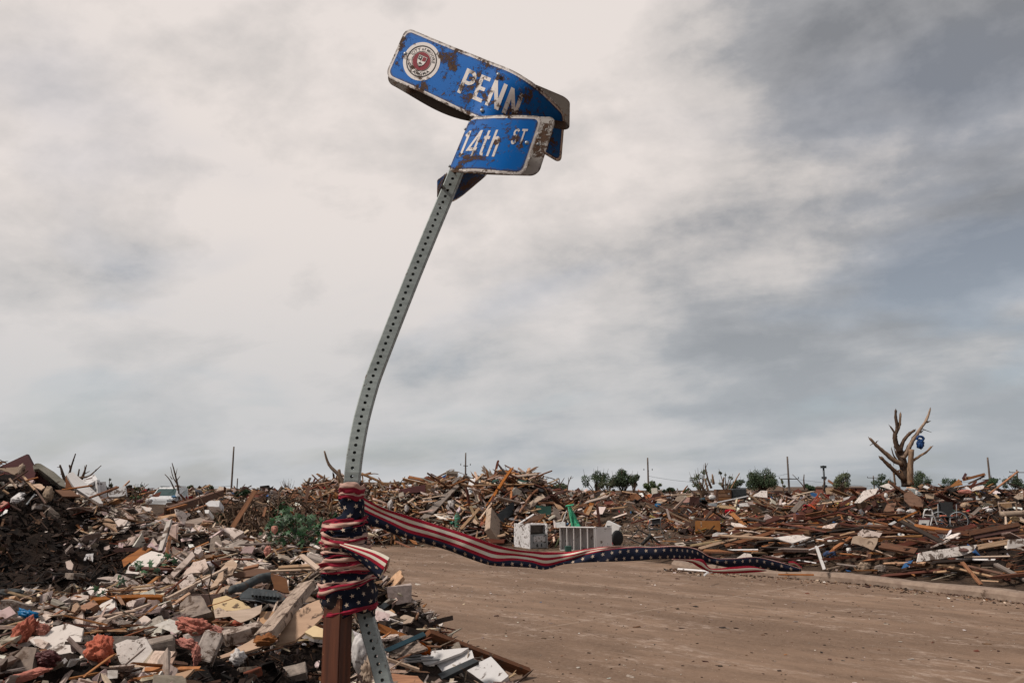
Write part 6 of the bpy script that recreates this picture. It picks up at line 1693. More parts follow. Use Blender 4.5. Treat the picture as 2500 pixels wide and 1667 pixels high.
for (r, x, y, rx, ry, m, lab, nm) in [('9', 780, 1120, 95, 45, 'cloth_white', 'knotted grey white sheet at the left end of the lumber heap', 'bed_sheet'), ('11', 1590, 510, 40, 28, 'cloth_red', 'red cap lying right of the wheelchair', 'cap'),
        ('11', 1790, 322, 46, 24, 'white_plastic', 'white plate lying beyond the wheelchair', 'plate'), ('11', 725, 335, 50, 32, 'cloth_white', 'grey crumpled bag left of the walking frame', 'plastic_bag'),
        ('11', 870, 335, 66, 26, 'cloth_white', 'white pillow left of the walking frame', 'pillow'), ('11', 280, 1000, 80, 50, 'cloth_tan', 'ragged tan stuffing on the verge', 'stuffing'),
        ('11', 500, 1030, 70, 50, 'plaster_grey', 'grey shredded lump on the verge', 'shredded_lump'), ('11', 1225, 645, 90, 38, 'cloth_white', 'white washbasin half buried behind the peeling board', 'washbasin'),
        ('11', 110, 800, 30, 34, 'white_plastic', 'small white bowl left of the brown stub', 'bowl'), ('C', 900, 880, 110, 60, 'cloth_blue', 'dark blue jacket stuffed in the lumber heap', 'jacket'),
        ('C', 825, 985, 26, 34, 'cloth_white', 'pale cuff below the dark blue jacket', 'cloth_cuff'), ('11', 1500, 270, 70, 40, 'cloth_tan', 'crumpled tan paper sack behind the wheelchair', 'paper_sack'),
        ('C', 1000, 735, 120, 30, 'cloth_tan', 'sagging tan cloth below the birch branch', 'cloth'), ('11', 60, 745, 40, 24, 'metal_grey', 'grey rag left of the torn plywood', 'rag')]:
    blob(r, x, y, rx, ry, m, lab, None, 0.3, nm, nm.split('_')[-1])
def box_at(name, p, size, mat, label, cat, rot=(0, 0, 0), lid=None):
    """an open or closed box standing at p"""
    o = root_at(name, p, label, cat, rot)
    a, b, c = size; t = 0.012
    box_part('front_wall', (a, t, c), mat, o, T3(0, -b / 2, c / 2)); box_part('back_wall', (a, t, c), mat, o, T3(0, b / 2, c / 2))
    box_part('side_wall', (t, b - t - 0.004, c), mat, o, T3(-a / 2 + t / 2, 0, c / 2)); box_part('side_wall', (t, b - t - 0.004, c), mat, o, T3(a / 2 - t / 2, 0, c / 2))
    box_part('floor', (a - 0.03, b - 0.03, t), mat, o, T3(0, 0, t))
    return o
bx = box_at('cardboard_box', G(*zp('9', 640, 1125)) + Vector((0.05, 0.3, 0)), (0.86, 0.6, 0.52), 'cardboard', 'brown cardboard box standing open left of the lumber heap', 'box', (0, 0, -14))
box_part('tape', (0.05, 0.004, 0.2), 'ply_tan', bx, T3(-0.22, -0.309, 0.42), 0)
tv = G(*zp('9', 1375, 925))
tvr = root_at('television', tv + Vector((0, 0, 0.1)), 'boxy brown television with a pale rim behind the lumber heap', 'television', (0, 0, 10))
box_part('case', (0.5, 0.4, 0.42), 'ply_brown', tvr, T3(0, 0.2, 0.22)); box_part('screen', (0.36, 0.02, 0.28), 'stove_dark', tvr, T3(0.03, -0.008, 0.2)); box_part('rim', (0.54, 0.3, 0.05), 'wood_pale', tvr, T3(0, 0.18, 0.46))
# orange slatted chair
oc2, od2 = surf(*zp('9', 1905, 770), 0.05)
ochr = empty('slatted_chair', oc2, 'orange slatted chair tipped on the crest of the lumber heap', 'chair')
for k in range(6):
    f = k / 5
    plank('9', 1850 + 62 * f, 745 + 30 * f, 1920 + 60 * f, 655 + 20 * f, 8, 'orange_paint', '', od2, od2, t=0.02, ragged=0, name='slat', parent=ochr, face=(0, -1, 0.3))
plank('9', 1845, 738, 1915, 790, 18, 'orange_paint', '', od2 - 0.1, od2 - 0.1, t=0.04, ragged=0, name='front_rail', parent=ochr, face=(0, -1, 0.3))
plank('9', 1915, 650, 1990, 672, 12, 'orange_paint', '', od2, od2, t=0.03, ragged=0, name='back_rail', parent=ochr, face=(0, -1, 0.3))
plank('9', 1985, 590, 2075, 665, 14, 'orange_paint', '', od2, od2, t=0.03, ragged=0, name='leg', parent=ochr, face=(0, -1, 0.3))
plank('9', 1925, 660, 1960, 600, 12, 'orange_paint', '', od2, od2, t=0.03, ragged=0, name='leg', parent=ochr, face=(0, -1, 0.3))
# wheelchair
wc = P(*zp('11', 1425, 550), 26.5)
wch = empty('wheelchair', wc, 'black wheelchair with a bright rim standing behind the lumber heap', 'wheelchair')
def ring_mesh(R0, r0, n=40, s=8, name='rim'):
    pts = [Vector((R0 * math.cos(2 * math.pi * i / n), 0, R0 * math.sin(2 * math.pi * i / n))) for i in range(n + 1)]
    return tube_mesh(pts, [r0] * (n + 1), s, name, False)
hub = P(*zp('11', 1422, 445), 26.5) - wc
for k, off in enumerate((Vector((0, 0, 0)), Vector((-0.42, 0.35, 0)))):
    wheel = part_mesh('wheel', ring_mesh(0.298, 0.022, name='wheel'), 'rubber', wch, Matrix.Translation(hub + off) @ RZ(-32))
    part_mesh('rim', ring_mesh(0.27, 0.011), 'metal_grey', wheel, T3(0, -0.035, 0))
    for i in range(12):
        a = i * math.pi / 6; part_tube('spoke', [(0, 0, 0), (0.28 * math.cos(a), 0, 0.28 * math.sin(a))], 0.004, 'metal_grey', wheel, 4)
    part_tube('hub', [(0, -0.04, 0), (0, 0.04, 0)], 0.035, 'metal_grey', wheel, 10)
box_part('seat', (0.44, 0.42, 0.04), 'rubber', wch, Matrix.Translation(hub + Vector((-0.25, 0.1, 0.12))) @ RZ(-32))
box_part('backrest', (0.42, 0.04, 0.42), 'rubber', wch, Matrix.Translation(hub + Vector((-0.20, 0.32, 0.38))) @ RZ(-32))
for s_ in (0.0, 1.0):
    o2 = Vector((-0.42, 0.35, 0)) * s_
    part_tube('frame_tube', [hub + o2 + Vector((-0.02, 0, 0.52)), hub + o2 + Vector((-0.05, 0, 0.1)), hub + o2 + Vector((-0.42, -0.3, 0.1)), hub + o2 + Vector((-0.46, -0.32, -0.24))], 0.014, 'metal_grey', wch, 8)
    part_tube('push_handle', [hub + o2 + Vector((-0.02, 0, 0.52)), hub + o2 + Vector((0.10, 0.08, 0.55))], 0.018, 'rubber', wch, 8)
    part_mesh('caster', ring_mesh(0.08, 0.02, 20, name='caster'), 'rubber', wch, Matrix.Translation(hub + o2 + Vector((-0.46, -0.32, -0.26))) @ RZ(-32))
# walking frame and picture
wf = P(*zp('11', 1080, 520), 25.5)
wfr = empty('walking_frame', wf, 'bright aluminium walking frame left of the wheelchair', 'walking frame')
for pts in [[(1000, 405), (1015, 330), (1045, 308), (1070, 320)], [(1080, 520), (1110, 400), (1105, 330), (1085, 310), (1070, 318)], [(1105, 340), (1150, 450), (1182, 530)], [(1000, 405), (990, 500)], [(1010, 375), (1110, 385)]]:
    limb('11', pts, 8, 8, 'white_plastic', '', 25.5, 'frame_tube', parent=wfr, knots=0)
pf = P(*zp('11', 1010, 510), 25.0)
pfr = empty('framed_picture', pf, 'framed picture leaning against the walking frame', 'picture')
sheet('11', [(935, 502), (948, 410), (1092, 408), (1076, 515)], 'panel_maroon', '', 25.0, 10, 0, 0.03, 0, name='frame', parent=pfr)
sheet('11', [(945, 492), (955, 436), (1078, 436), (1062, 508)], 'picture_paper', '', 24.96, 10, 0, 0.01, 0, name='paper', parent=pfr)
sheet('11', [(978, 490), (982, 475), (1040, 478), (1036, 498)], 'metal_dark', '', 24.94, 10, 0, 0.005, 0.05, name='print', parent=pfr)
# window frame and rolled foam at the right edge
wd = P(*zp('11', 2010, 350), 22.5)
wdr = empty('window_frame', wd, 'empty pale window frame standing at the right edge', 'window frame')
for pts in [[(1900, 235), (2100, 222)], [(1900, 235), (1925, 345)], [(2100, 222), (2122, 330)], [(1985, 395), (1990, 490)]]:
    a = pts; plank('11', a[0][0], a[0][1], a[1][0], a[1][1], 14, 'wood_pale', '', 22.5, 22.5, t=0.04, ragged=0, name='frame_bar', parent=wdr, face=(0, -1, 0.1))
limb('11', [(1930, 372), (2060, 362), (2260, 350)], 36, 34, 'cloth_tan', 'rolled tan foam mat at the right edge', 22.3, 'foam_roll', 'foam mat', knots=0.04, sides=12)
blob('11', 2100, 425, 60, 28, 'yellow_board', 'yellow packet under the rolled foam mat', 22.4, 0.2, 'packet', 'packet')
# ---- the pile round the bare tree
for (x0, y0, x1, y1, wz, m, lab) in [(1570, 1000, 1852, 925, 30, 'wood_orange', 'orange rafter end sticking up right of the bare tree'), (1330, 1120, 1560, 1012, 26, 'wood_brown', 'brown rafter right of the bare tree'),
        (1575, 985, 1612, 920, 30, 'panel_maroon', 'maroon stub sticking up right of the bare tree'), (1600, 960, 1700, 965, 16, 'wood_tan', 'thin tan batten by the maroon stub'),
        (620, 1020, 862, 1192, 36, 'wood_orange', 'orange stud fallen at the foot of the bare tree'), (1640, 1050, 1850, 950, 20, 'wood_brown', 'thin brown rafter by the orange rafter end'),
        (1680, 1090, 1900, 1000, 24, 'wood_red', 'red batten right of the orange rafter end'), (0, 1330, 200, 1210, 40, 'wood_red', 'red log left of the white sheets'),
        (400, 1110, 480, 1180, 16, 'wood_orange', 'small orange stick on the white sheets'), (1180, 1370, 1330, 1330, 18, 'wood_tan', 'tan batten above the walking frame'),
        (910, 1010, 950, 1060, 18, 'wood_orange', 'short splinter right of the bare tree'), (1010, 1090, 1060, 1060, 24, 'wood_tan', 'short tan board right of the bare tree')]:
    plank('10', x0, y0, x1, y1, wz, m, lab, 30.5, 31.0, face=(0, -1, 0.5))
for (poly, m, lab, cat) in [([(1405, 1092), (1520, 985), (1572, 1060)], 'cardboard', 'brown cardboard wedge right of the bare tree', 'cardboard'), ([(185, 1292), (300, 1140), (492, 1100), (452, 1182), (262, 1292)], 'drywall_white', 'bright torn white sheet left of the bare tree', 'sheet'),
        ([(508, 1076), (622, 1040), (692, 1100), (655, 1122)], 'drywall_white', 'white board left of the foot of the bare tree', 'board'), ([(820, 1180), (900, 1130), (972, 1192), (1072, 1250), (1060, 1345), (905, 1335), (830, 1260)], 'ply_brown', 'round brown table top below the bare tree', 'table top'),
        ([(558, 1402), (600, 1310), (722, 1280), (692, 1402)], 'ply_brown', 'brown panel below the bare tree', 'board'), ([(1690, 1105), (1740, 1080), (1850, 1070), (1830, 1110), (1700, 1140)], 'drywall_white', 'white board on the right skyline heap', 'board'),
        ([(1555, 1110), (1620, 1080), (1690, 1130), (1640, 1145)], 'cloth_white', 'white cloth on the right skyline heap', 'cloth'), ([(1740, 1205), (1860, 1215), (1830, 1250), (1745, 1250)], 'white_plastic', 'white panel on the right slope', 'board'),
        ([(2215, 1220), (2290, 1160), (2345, 1180), (2340, 1240), (2280, 1250)], 'cloth_tan', 'pale tan sheet at the right edge of the heap', 'sheet'), ([(45, 1230), (140, 1205), (110, 1240), (55, 1262)], 'cloth_white', 'pale blue white cloth left of the white sheets', 'cloth'),
        ([(1060, 1090), (1090, 1065), (1150, 1095), (1120, 1115)], 'white_plastic', 'white scrap right of the bare tree', 'scrap'), ([(1090, 1180), (1210, 1175), (1200, 1240), (1110, 1235)], 'cloth_tan', 'dull tan sheet below the right skyline heap', 'sheet')]:
    sheet('10', poly, m, lab, 30.0, 40, 0, 0.03, 0.03, name=cat.replace(' ', '_'), cat=cat)
for (x, y, rx, ry, m, lab) in [(1600, 1150, 90, 28, 'insulation', 'salmon insulation on the right skyline heap'), (590, 1200, 22, 30, 'white_plastic', 'white jug left of the bare tree'), (985, 1165, 18, 28, 'white_plastic', 'white bottle below the bare tree'), (1640, 1245, 60, 20, 'cloth_white', 'white rags on the right slope'), (1910, 1385, 46, 24, 'white_plastic', 'white dish on the right slope'), (1800, 1290, 30, 22, 'cloth_tan', 'pale bag on the right slope')]:
    blob('10', x, y, rx, ry, m, lab, 29.8 if y < 1260 else 26, 0.3, lab.split()[1] if 'insul' not in lab else 'insulation_tuft', lab.split()[1])
# ---- bare shattered tree with a blue bag
tr = empty('shattered_tree', P(*zp('10', 850, 1050), 31.5), 'shattered bare tree with stripped limbs on the right', 'tree')
limb('10', [(850, 1080), (830, 900), (790, 720), (760, 620)], 58, 45, 'bark', '', 31.5, 'trunk', parent=tr, sides=12, n=14)
limb('10', [(905, 1060), (900, 900), (905, 760), (915, 610)], 40, 32, 'bark_bare', '', 31.2, 'trunk', parent=tr, sides=12, n=14)
for pts, a, b, m in [([(770, 640), (720, 540), (705, 440), (735, 350), (715, 200), (715, 110)], 40, 14, 'bark'), ([(730, 370), (765, 290), (775, 155)], 24, 13, 'bark_bare'), ([(705, 410), (670, 350), (645, 315)], 16, 8, 'bark'),
        ([(800, 720), (850, 650), (930, 500), (1030, 350), (1110, 230), (1155, 100)], 38, 12, 'bark_bare'), ([(1110, 265), (1150, 250)], 14, 6, 'bark_bare'), ([(1060, 352), (1145, 384)], 6, 4, 'bark'), ([(1030, 400), (1060, 372)], 10, 6, 'bark'),
        ([(780, 610), (810, 510), (880, 420), (955, 365)], 28, 17, 'bark'), ([(790, 800), (680, 740), (560, 640), (450, 540), (385, 470)], 36, 16, 'bark_bare'), ([(840, 1000), (720, 900), (600, 790), (520, 710)], 36, 20, 'bark'),
        ([(940, 750), (1030, 690), (1110, 640), (1170, 575)], 18, 13, 'bark_bare'), ([(750, 770), (690, 690), (662, 605)], 10, 7, 'bark'), ([(755, 740), (720, 680), (700, 610)], 8, 5, 'bark'), ([(690, 900), (700, 1000), (712, 1060)], 14, 12, 'bark_bare'), ([(690, 720), (690, 800)], 6, 4, 'bark'),
        ([(740, 880), (790, 890), (820, 1000)], 10, 14, 'bark_bare'), ([(640, 790), (740, 950), (820, 1030)], 8, 8, 'bark'), ([(440, 525), (400, 550)], 9, 4, 'bark')]:
    limb('10', pts, a * 0.93, b * 0.93, m, '', 31.4, 'limb', parent=tr, sides=9, knots=0.2)
    q0, q1 = pts[-1], pts[-2]; dx, dy = (q0[0] - q1[0]), (q0[1] - q1[1]); dl = math.hypot(dx, dy); sp = random.Random(nseed())
    for k in range(3): limb('10', [(q0[0] + sp.uniform(-.6, .6) * b, q0[1]), (q0[0] + dx / dl * sp.uniform(10, 34) + sp.uniform(-8, 8), q0[1] + dy / dl * sp.uniform(10, 34))], b * 0.4, 1, m, '', 31.4, 'splinter', parent=tr, sides=5, n=2)
    if len(pts) > 3:
        for k in range(3):
            i_ = sp.randint(1, len(pts) - 2); a_ = sp.uniform(-2.8, -0.3); L_ = sp.uniform(25, 70)
            limb('10', [pts[i_], (pts[i_][0] + L_ * math.cos(a_), pts[i_][1] + L_ * math.sin(a_))], 7, 2, 'bark', '', 31.4, 'twig', parent=tr, sides=5, n=3)
material('blue_bag', (0.012, 0.06, 0.19), (0.006, 0.03, 0.11), 5, vary=0.0, rough=0.5)
bag = P(*zp('10', 1030, 530), 31.2)
bgr = empty('blue_bag', bag, 'blue plastic bag caught in the shattered tree', 'bag')
blob('10', 1028, 540, 46, 64, 'blue_bag', '', 31.2, 0.22, 'bag_body', parent=bgr)
limb('10', [(985, 490), (1000, 450), (1045, 448), (1070, 470), (1050, 500)], 14, 18, 'blue_bag', '', 31.2, 'bag_handle', parent=bgr, n=16)
# ================================================================ background: poles, wires, trees, houses, van
def pole(px, py_top, d, rad, label, arms=(), name='utility_pole'):
    top = P(px, py_top, d)
    o = empty(name, (top.x, top.y, 0), label, 'utility pole')
    n = 8
    pts = [Vector((0, 0, top.z * i / n)) for i in range(n + 1)]
    me = tube_mesh(pts, [rad * (1.25 - 0.4 * i / n) for i in range(n + 1)], 8, 'shaft', True, 0.05, nseed())
    part_mesh('shaft', me, 'pole_wood', o)
    for (dz, half, ang) in arms:
        arm = box_part('cross_arm', (half * 2, rad * 0.9, rad * 0.9), 'pole_wood', o, T3(0, -rad, top.z - dz) @ RZ(ang), 0)
        for s_ in (-0.9, 0.9): part_tube('insulator', [(half * s_, -rad, top.z - dz + 0.05), (half * s_, -rad, top.z - dz + 0.4)], rad * 0.45, 'metal_dark', o, 6)
    return o, top
poles = [pole(571, 1090, 140, 0.15, 'tall bare wooden utility pole left of the sign post'),
         pole(580, 1167, 190, 0.14, 'short broken pole just right of the tall bare pole'),
         pole(1137, 1105, 140, 0.13, 'wooden utility pole behind the heap across the street', [(2.2, 0.9, 70)]),
         pole(1581, 1117, 160, 0.16, 'wooden utility pole above the green bushes', [(2.5, 0.9, 75)]),
         pole(1922, 1114, 170, 0.20, 'utility pole with side arms right of the dense tree', [(4.6, 2.2, 20), (7.6, 2.2, 20)]),
         pole(2411, 1116, 170, 0.20, 'utility pole with side arms near the right edge', [(4.6, 2.2, 20), (7.2, 2.2, 20)]),
         pole(2482, 1146, 230, 0.22, 'small T shaped pole at the right edge', [(0.8, 2.4, 10)]),
         pole(2132, 1161, 240, 0.18, 'small T shaped pole left of the shattered tree', [(0.6, 2.0, 10)])]
def wire(a, b, sag, label, r=0.03):
    pts = [a.lerp(b, i / 24) - Vector((0, 0, sag * 4 * (i / 24) * (1 - i / 24))) for i in range(25)]
    o = obj('power_line', tube_mesh(pts, [r] * 25, 4, 'power_line'), MATS['metal_dark'])
    tag(o, label, 'power line', 'power lines along the horizon')
for i, (a, b, dz, lab) in enumerate([(4, 5, 4.4, 'upper power line between the two armed poles on the right'), (4, 5, 7.4, 'lower power line between the two armed poles on the right'), (3, 4, 3.5, 'power line left of the armed pole by the dense tree'), (0, 2, 7.0, 'low power line passing behind the sign post')]):
    p, q = poles[a][1].copy(), poles[b][1].copy(); p.z -= dz; q.z -= dz
    wire(p, q, 1.6, lab)
p = poles[0][1].copy(); p.z -= 6.6; wire(p, p + Vector((-70, 10, 0.8)), 1.2, 'power line running left from the tall bare pole')
p = poles[5][1].copy(); p.z -= 4.4; wire(p, p + Vector((60, -10, 0.0)), 1.2, 'power line running right from the armed pole')
# cell tower
tw = P(2010, 1136, 260)
ct = empty('cell_tower', (tw.x, tw.y, 0), 'slim mobile phone mast on the horizon right of the dense tree', 'mast')
part_tube('shaft', [(0, 0, 0), (0, 0, tw.z)], 0.3, 'metal_dark', ct, 8)
for dz in (0.6, 4.0, 6.6):
    part_mesh('platform', mesh_from('platform', *lathe([(-0.2, 0.3), (-0.2, 0.95 if dz < 1 else 0.8), (0.5, 0.95 if dz < 1 else 0.8), (0.5, 0.3)], 10, Vector((0, 0, 1)), Vector((1, 0, 0)), Vector((0, 1, 0)), Vector((0, 0, tw.z - dz)))), 'metal_dark', ct)

# ---- trees and bushes
def leaf_cloud(centres, n, size, seed, flat=0.0):
    """leaf-sized faces spread through several clumps"""
    r = np.random.default_rng(seed)
    c = np.array(centres, float)
    wts = c[:, 3] ** 2; k = r.choice(len(c), n, p=wts / wts.sum())
    v = r.normal(size=(n, 3)); v /= np.linalg.norm(v, axis=1)[:, None]
    rad = c[k, 3] * r.uniform(0.15, 1.0, n) ** 0.5
    pos = c[k, :3] + v * rad[:, None] * np.array([1, 1, 0.85])
    a = r.normal(size=(n, 3)); a /= np.linalg.norm(a, axis=1)[:, None]
    b = np.cross(a, r.normal(size=(n, 3))); b /= np.linalg.norm(b, axis=1)[:, None]
    s = size * r.uniform(0.5, 1.4, n)[:, None]
    q = np.stack([pos - a * s, pos + b * s * 0.55, pos + a * s, pos - b * s * 0.55], 1).reshape(-1, 3)
    f = np.arange(4 * n).reshape(n, 4)
    me = bpy.data.meshes.new('crown'); me.from_pydata(q.tolist(), [], f.tolist()); return me
def bush(px, py_top, py_base, wpx, d, label, mat='leaf_far', n=1500, clumps=9, seed=0, loose=0.0, name='bush', cat='bush', group=None, leafsize=None):
    if n and d > 60: wpx *= 1.22; py_top -= 5; n = int(n * 1.7)
    s = d / FPX
    base = P(px, py_base, d); top = P(px, py_top, d)
    h = top.z - base.z; wd = wpx * s
    base.z = max(0.0, min(base.z, 1.0)) if True else base.z
    h = top.z - base.z
    o = empty(name, base, label, cat, group)
    r = random.Random(seed)
    cs = []
    for i in range(clumps):
        a = r.uniform(0, 6.28); rr = wd * 0.5 * math.sqrt(r.random()) * 0.75
        z = h * (0.35 + 0.5 * r.random()) * (1 - 0.35 * (rr / (wd * 0.5)))
        cs.append((rr * math.cos(a), rr * math.sin(a) * 0.7, z, min(h, wd) * r.uniform(0.13, 0.26) * (1 - loose * 0.4)))
    stems = []
    vs = []; fs = []
    for (x, y, z, q) in cs:
        pts = smooth_path([Vector((x * 0.08, y * 0.08, -0.1)), Vector((x * 0.35, y * 0.35, z * 0.45)), Vector((x, y, z)), Vector((x * 1.25, y * 1.25, min(h * 0.97, z + q * (1.2 + loose))))], 8)
        me = tube_mesh(pts, [max(0.008, 0.020 * h * (1 - 0.85 * i / 8)) for i in range(9)], 5, 't', False)
        b = len(vs); vs += [v.co.copy() for v in me.vertices]; fs += [tuple(b + i for i in f.vertices) for f in me.polygons]
        bpy.data.meshes.remove(me)
    part_mesh('trunk', mesh_from('trunk', vs, fs), 'bark' if loose < 0.9 else 'twig', o)
    if n: part_mesh('crown', leaf_cloud(cs, n, leafsize or 0.055 * math.sqrt(d / 40), seed), mat, o)
    return o
bush(1455, 1140, 1212, 78, 95, 'olive half stripped tree right of the far heap', 'leaf_far', 1500, 16, 1, 0.7, 'scrub_tree', 'tree')
bush(1482, 1162, 1212, 40, 90, 'pale twiggy bush against the olive tree', 'leaf_pale', 400, 10, 2, 0.9)
bush(1522, 1143, 1206, 60, 100, 'tall dark green tree left of the utility pole', 'leaf_far', 3400, 18, 3, 0.2, 'green_tree', 'tree')
bush(1548, 1143, 1215, 34, 88, 'thin dark sapling leaning by the tall green tree', 'leaf_far', 700, 8, 4, 0.6, 'sapling', 'tree')
bush(1592, 1174, 1206, 56, 95, 'round green bush at the foot of the utility pole', 'leaf_pale', 1700, 12, 5, 0.3)
bush(1632, 1188, 1208, 32, 95, 'small green bush right of the utility pole', 'leaf_far', 700, 7, 6, 0.2)
bush(1678, 1194, 1208, 22, 100, 'small dry bush before the white wall', 'leaf_pale', 400, 6, 7, 0.3)
bush(1861, 1136, 1195, 72, 100, 'dense dark evergreen tree above the brown roof', 'leaf_far', 4600, 22, 8, 0.1, 'evergreen_tree', 'tree')
bush(1800, 1162, 1200, 46, 100, 'grey green sapling left of the dense evergreen', 'leaf_far', 900, 9, 9, 0.5, 'sapling', 'tree')
bush(1714, 1135, 1210, 56, 70, 'stripped sapling with a few leaves by the brown cabinet', 'leaf_pale', 320, 12, 10, 1.0, 'sapling', 'tree')
bush(1772, 1128, 1205, 34, 75, 'tall wispy sapling by the brown cabinet', 'leaf_pale', 160, 7, 11, 1.0, 'sapling', 'tree')
bush(1976, 1176, 1200, 26, 120, 'round dark bush left of the phone mast', 'leaf_far', 800, 7, 12, 0.2)
bush(1912, 1158, 1192, 16, 110, 'thin sapling left of the armed pole', 'leaf_pale', 160, 5, 13, 0.9, 'sapling', 'tree')
bush(2056, 1146, 1190, 44, 110, 'pale green tree right of the phone mast', 'leaf_pale', 1500, 12, 14, 0.4, 'pale_tree', 'tree')
bush(2152, 1156, 1185, 48, 110, 'green bush left of the shattered tree', 'leaf_far', 1400, 11, 15, 0.3)
bush(2250, 1151, 1182, 62, 110, 'green bush right of the shattered tree', 'leaf_far', 1700, 12, 16, 0.2)
bush(2322, 1163, 1182, 42, 115, 'low dark bush right of the shattered tree', 'leaf_far', 900, 9, 17, 0.1)
bush(2425, 1160, 1182, 48, 115, 'dark bush at the foot of the right armed pole', 'leaf_far', 1200, 10, 18, 0.2)
bush(2478, 1156, 1182, 52, 115, 'leafy dark bush at the right edge', 'leaf_far', 1500, 10, 19, 0.3)
bush(1365, 1178, 1208, 44, 85, 'light green bush behind the drooping dead tree', 'leaf_pale', 1100, 9, 20, 0.3)
bush(464, 1188, 1210, 36, 100, 'round dry green bush right of the van', 'leaf_pale', 800, 8, 21, 0.3)
bush(515, 1188, 1206, 20, 100, 'small dark bush behind the roof beam', 'leaf_far', 400, 6, 22, 0.2)
bush(592, 1183, 1216, 46, 40, 'dark green uprooted shrub right of the bare pole', 'leaf', 900, 9, 23, 0.4)
bush(704, 1166, 1206, 46, 80, 'bare round crown of a small tree left of the sign post', 'leaf_far', 0, 26, 24, 1.0, 'bare_tree', 'tree')
bush(335, 1160, 1212, 44, 30, 'wispy bare shrub blown to the right left of the van', 'leaf_far', 120, 12, 25, 1.0, 'bare_shrub', 'shrub')
bush(264, 1150, 1200, 22, 26, 'thin dark shrub right of the fridge', 'leaf_far', 140, 7, 26, 1.0, 'bare_shrub', 'shrub')
bush(1690, 1262, 1300, 40, 30, 'brown uprooted twig clump left of the cardboard box', 'leaf_far', 0, 12, 27, 1.0, 'bare_shrub', 'shrub')
bush(1780, 1258, 1290, 50, 30, 'reddish dead shrub above the cardboard box', 'leaf_far', 0, 14, 28, 1.0, 'bare_shrub', 'shrub')
snag('dead_tree', 'forked dead tree beyond the van', (2135, 660), [([(2140, 680), (2125, 520), (2085, 340), (2058, 242)], 16, 4), ([(2110, 610), (2040, 460), (1972, 378)], 10, 4), ([(2120, 500), (2070, 410), (2040, 290)], 8, 3), ([(2120, 450), (2152, 402)], 6, 3), ([(2100, 400), (2120, 310)], 5, 2), ([(2062, 440), (2032, 400)], 5, 3)], '3', 62, 'bark', 'tree')
for lab, pts in [('splintered upright stump left of the brown cabinet', [([(1240, 500), (1215, 400), (1180, 280)], 22, 14)]), ('leaning dark stump left of the brown cabinet', [([(1220, 560), (1150, 460), (1090, 350)], 30, 18), ]), ('black crooked trunk above the brown cabinet', [([(1300, 450), (1240, 300), (1195, 100), (1190, 0)], 22, 6), ([(1200, 80), (1235, 0)], 6, 3)]),
                 ('splintered stump right of the crooked trunk', [([(1340, 380), (1315, 200)], 26, 12)]), ('short stump above the brown cabinet', [([(1495, 430), (1525, 255)], 20, 15)]), ('pale stripped pole leaning over the brown cabinet', [([(1650, 460), (1720, 330), (1805, 180)], 12, 9)])]:
    snag('tree_stump', lab, (1240, 500), pts, 'D', 46, 'bark_bare' if 'pale' in lab or 'splinter' in lab else 'bark', 'tree stump')
snag('dead_tree', 'small dead tree right of the armed pole', (1770, 560), [([(1790, 560), (1745, 490), (1640, 380)], 9, 3), ([(1785, 560), (1775, 450), (1780, 380)], 10, 5), ([(2010, 580), (2018, 480), (2040, 430)], 9, 5)], '9', 100, 'bark', 'tree')

# ---- houses far off
def far_house(name, px0, px1, py_eave, py_ridge, d, wall, roof, label, depth=8, hip=True, windows=()):
    a = P(px0, py_eave, d); b = P(px1, py_eave, d)
    wd = b.x - a.x; ez = a.z; rz = P(px0, py_ridge, d).z
    o = empty(name, ((a.x + b.x) / 2, a.y, 0), label, 'house')
    ez = max(ez, 0.6)
    box_part('wall', (wd * 0.94, depth * 0.94, ez), wall, o, T3(0, depth / 2, ez / 2), 0)
    h = wd / 2; g = h * (0.45 if hip else 1.0)
    vs = [(-h, 0, ez - 0.05), (h, 0, ez - 0.05), (h, depth, ez - 0.05), (-h, depth, ez - 0.05), (-g, depth / 2, rz), (g, depth / 2, rz)]
    part_mesh('roof', mesh_from('roof', vs, [(0, 1, 5, 4), (1, 2, 5), (2, 3, 4, 5), (3, 0, 4), (0, 3, 2, 1)]), roof, o)
    for (f0, f1, z0, z1) in windows:
        wv = box_part('window', ((f1 - f0) * wd, 0.06, (z1 - z0) * ez), 'stove_dark', o, T3(((f0 + f1) / 2 - 0.5) * wd, depth * 0.03 - 0.02, (z0 + z1) / 2 * ez), 0)
    return o
far_house('damaged_house', 1840, 1934, 1197, 1181, 170, 'drywall_white', 'roof_shingle', 'damaged house with a brown hip roof on the horizon', 9, True, [(0.05, 0.25, 0.1, 0.9), (0.62, 0.8, 0.1, 0.85), (0.86, 0.98, 0.0, 0.9)])
far_house('far_house', 1936, 1990, 1196, 1188, 230, 'cloth_tan', 'roof_shingle', 'low grey roofed house right of the damaged house', 10, False, [(0.4, 0.6, 0.1, 0.8)])
far_house('far_house', 1668, 1724, 1203, 1200, 180, 'drywall_white', 'roof_shingle', 'long white walled house behind the dark sofa', 8, False, [(0.55, 0.65, 0.2, 0.8)])
far_house('far_house', 1810, 1852, 1197, 1190, 200, 'metal_dark', 'metal_dark', 'dark ruined house left of the damaged house', 8, False)
far_house('far_house', 2010, 2120, 1190, 1186, 260, 'brick_red', 'roof_shingle', 'low red brick house behind the left of the shattered tree', 10, False, [(0.2, 0.3, 0.2, 0.8)])
far_house('far_house', 366, 398, 1206, 1198, 150, 'ply_brown', 'roof_shingle', 'small brown house above the van', 7, False, [(0.1, 0.3, 0.2, 0.8)])
far_house('far_house', 1580, 1628, 1214, 1206, 75, 'drywall', 'rust_orange', 'low rusty roofed ruin right of the round bush', 4, True)
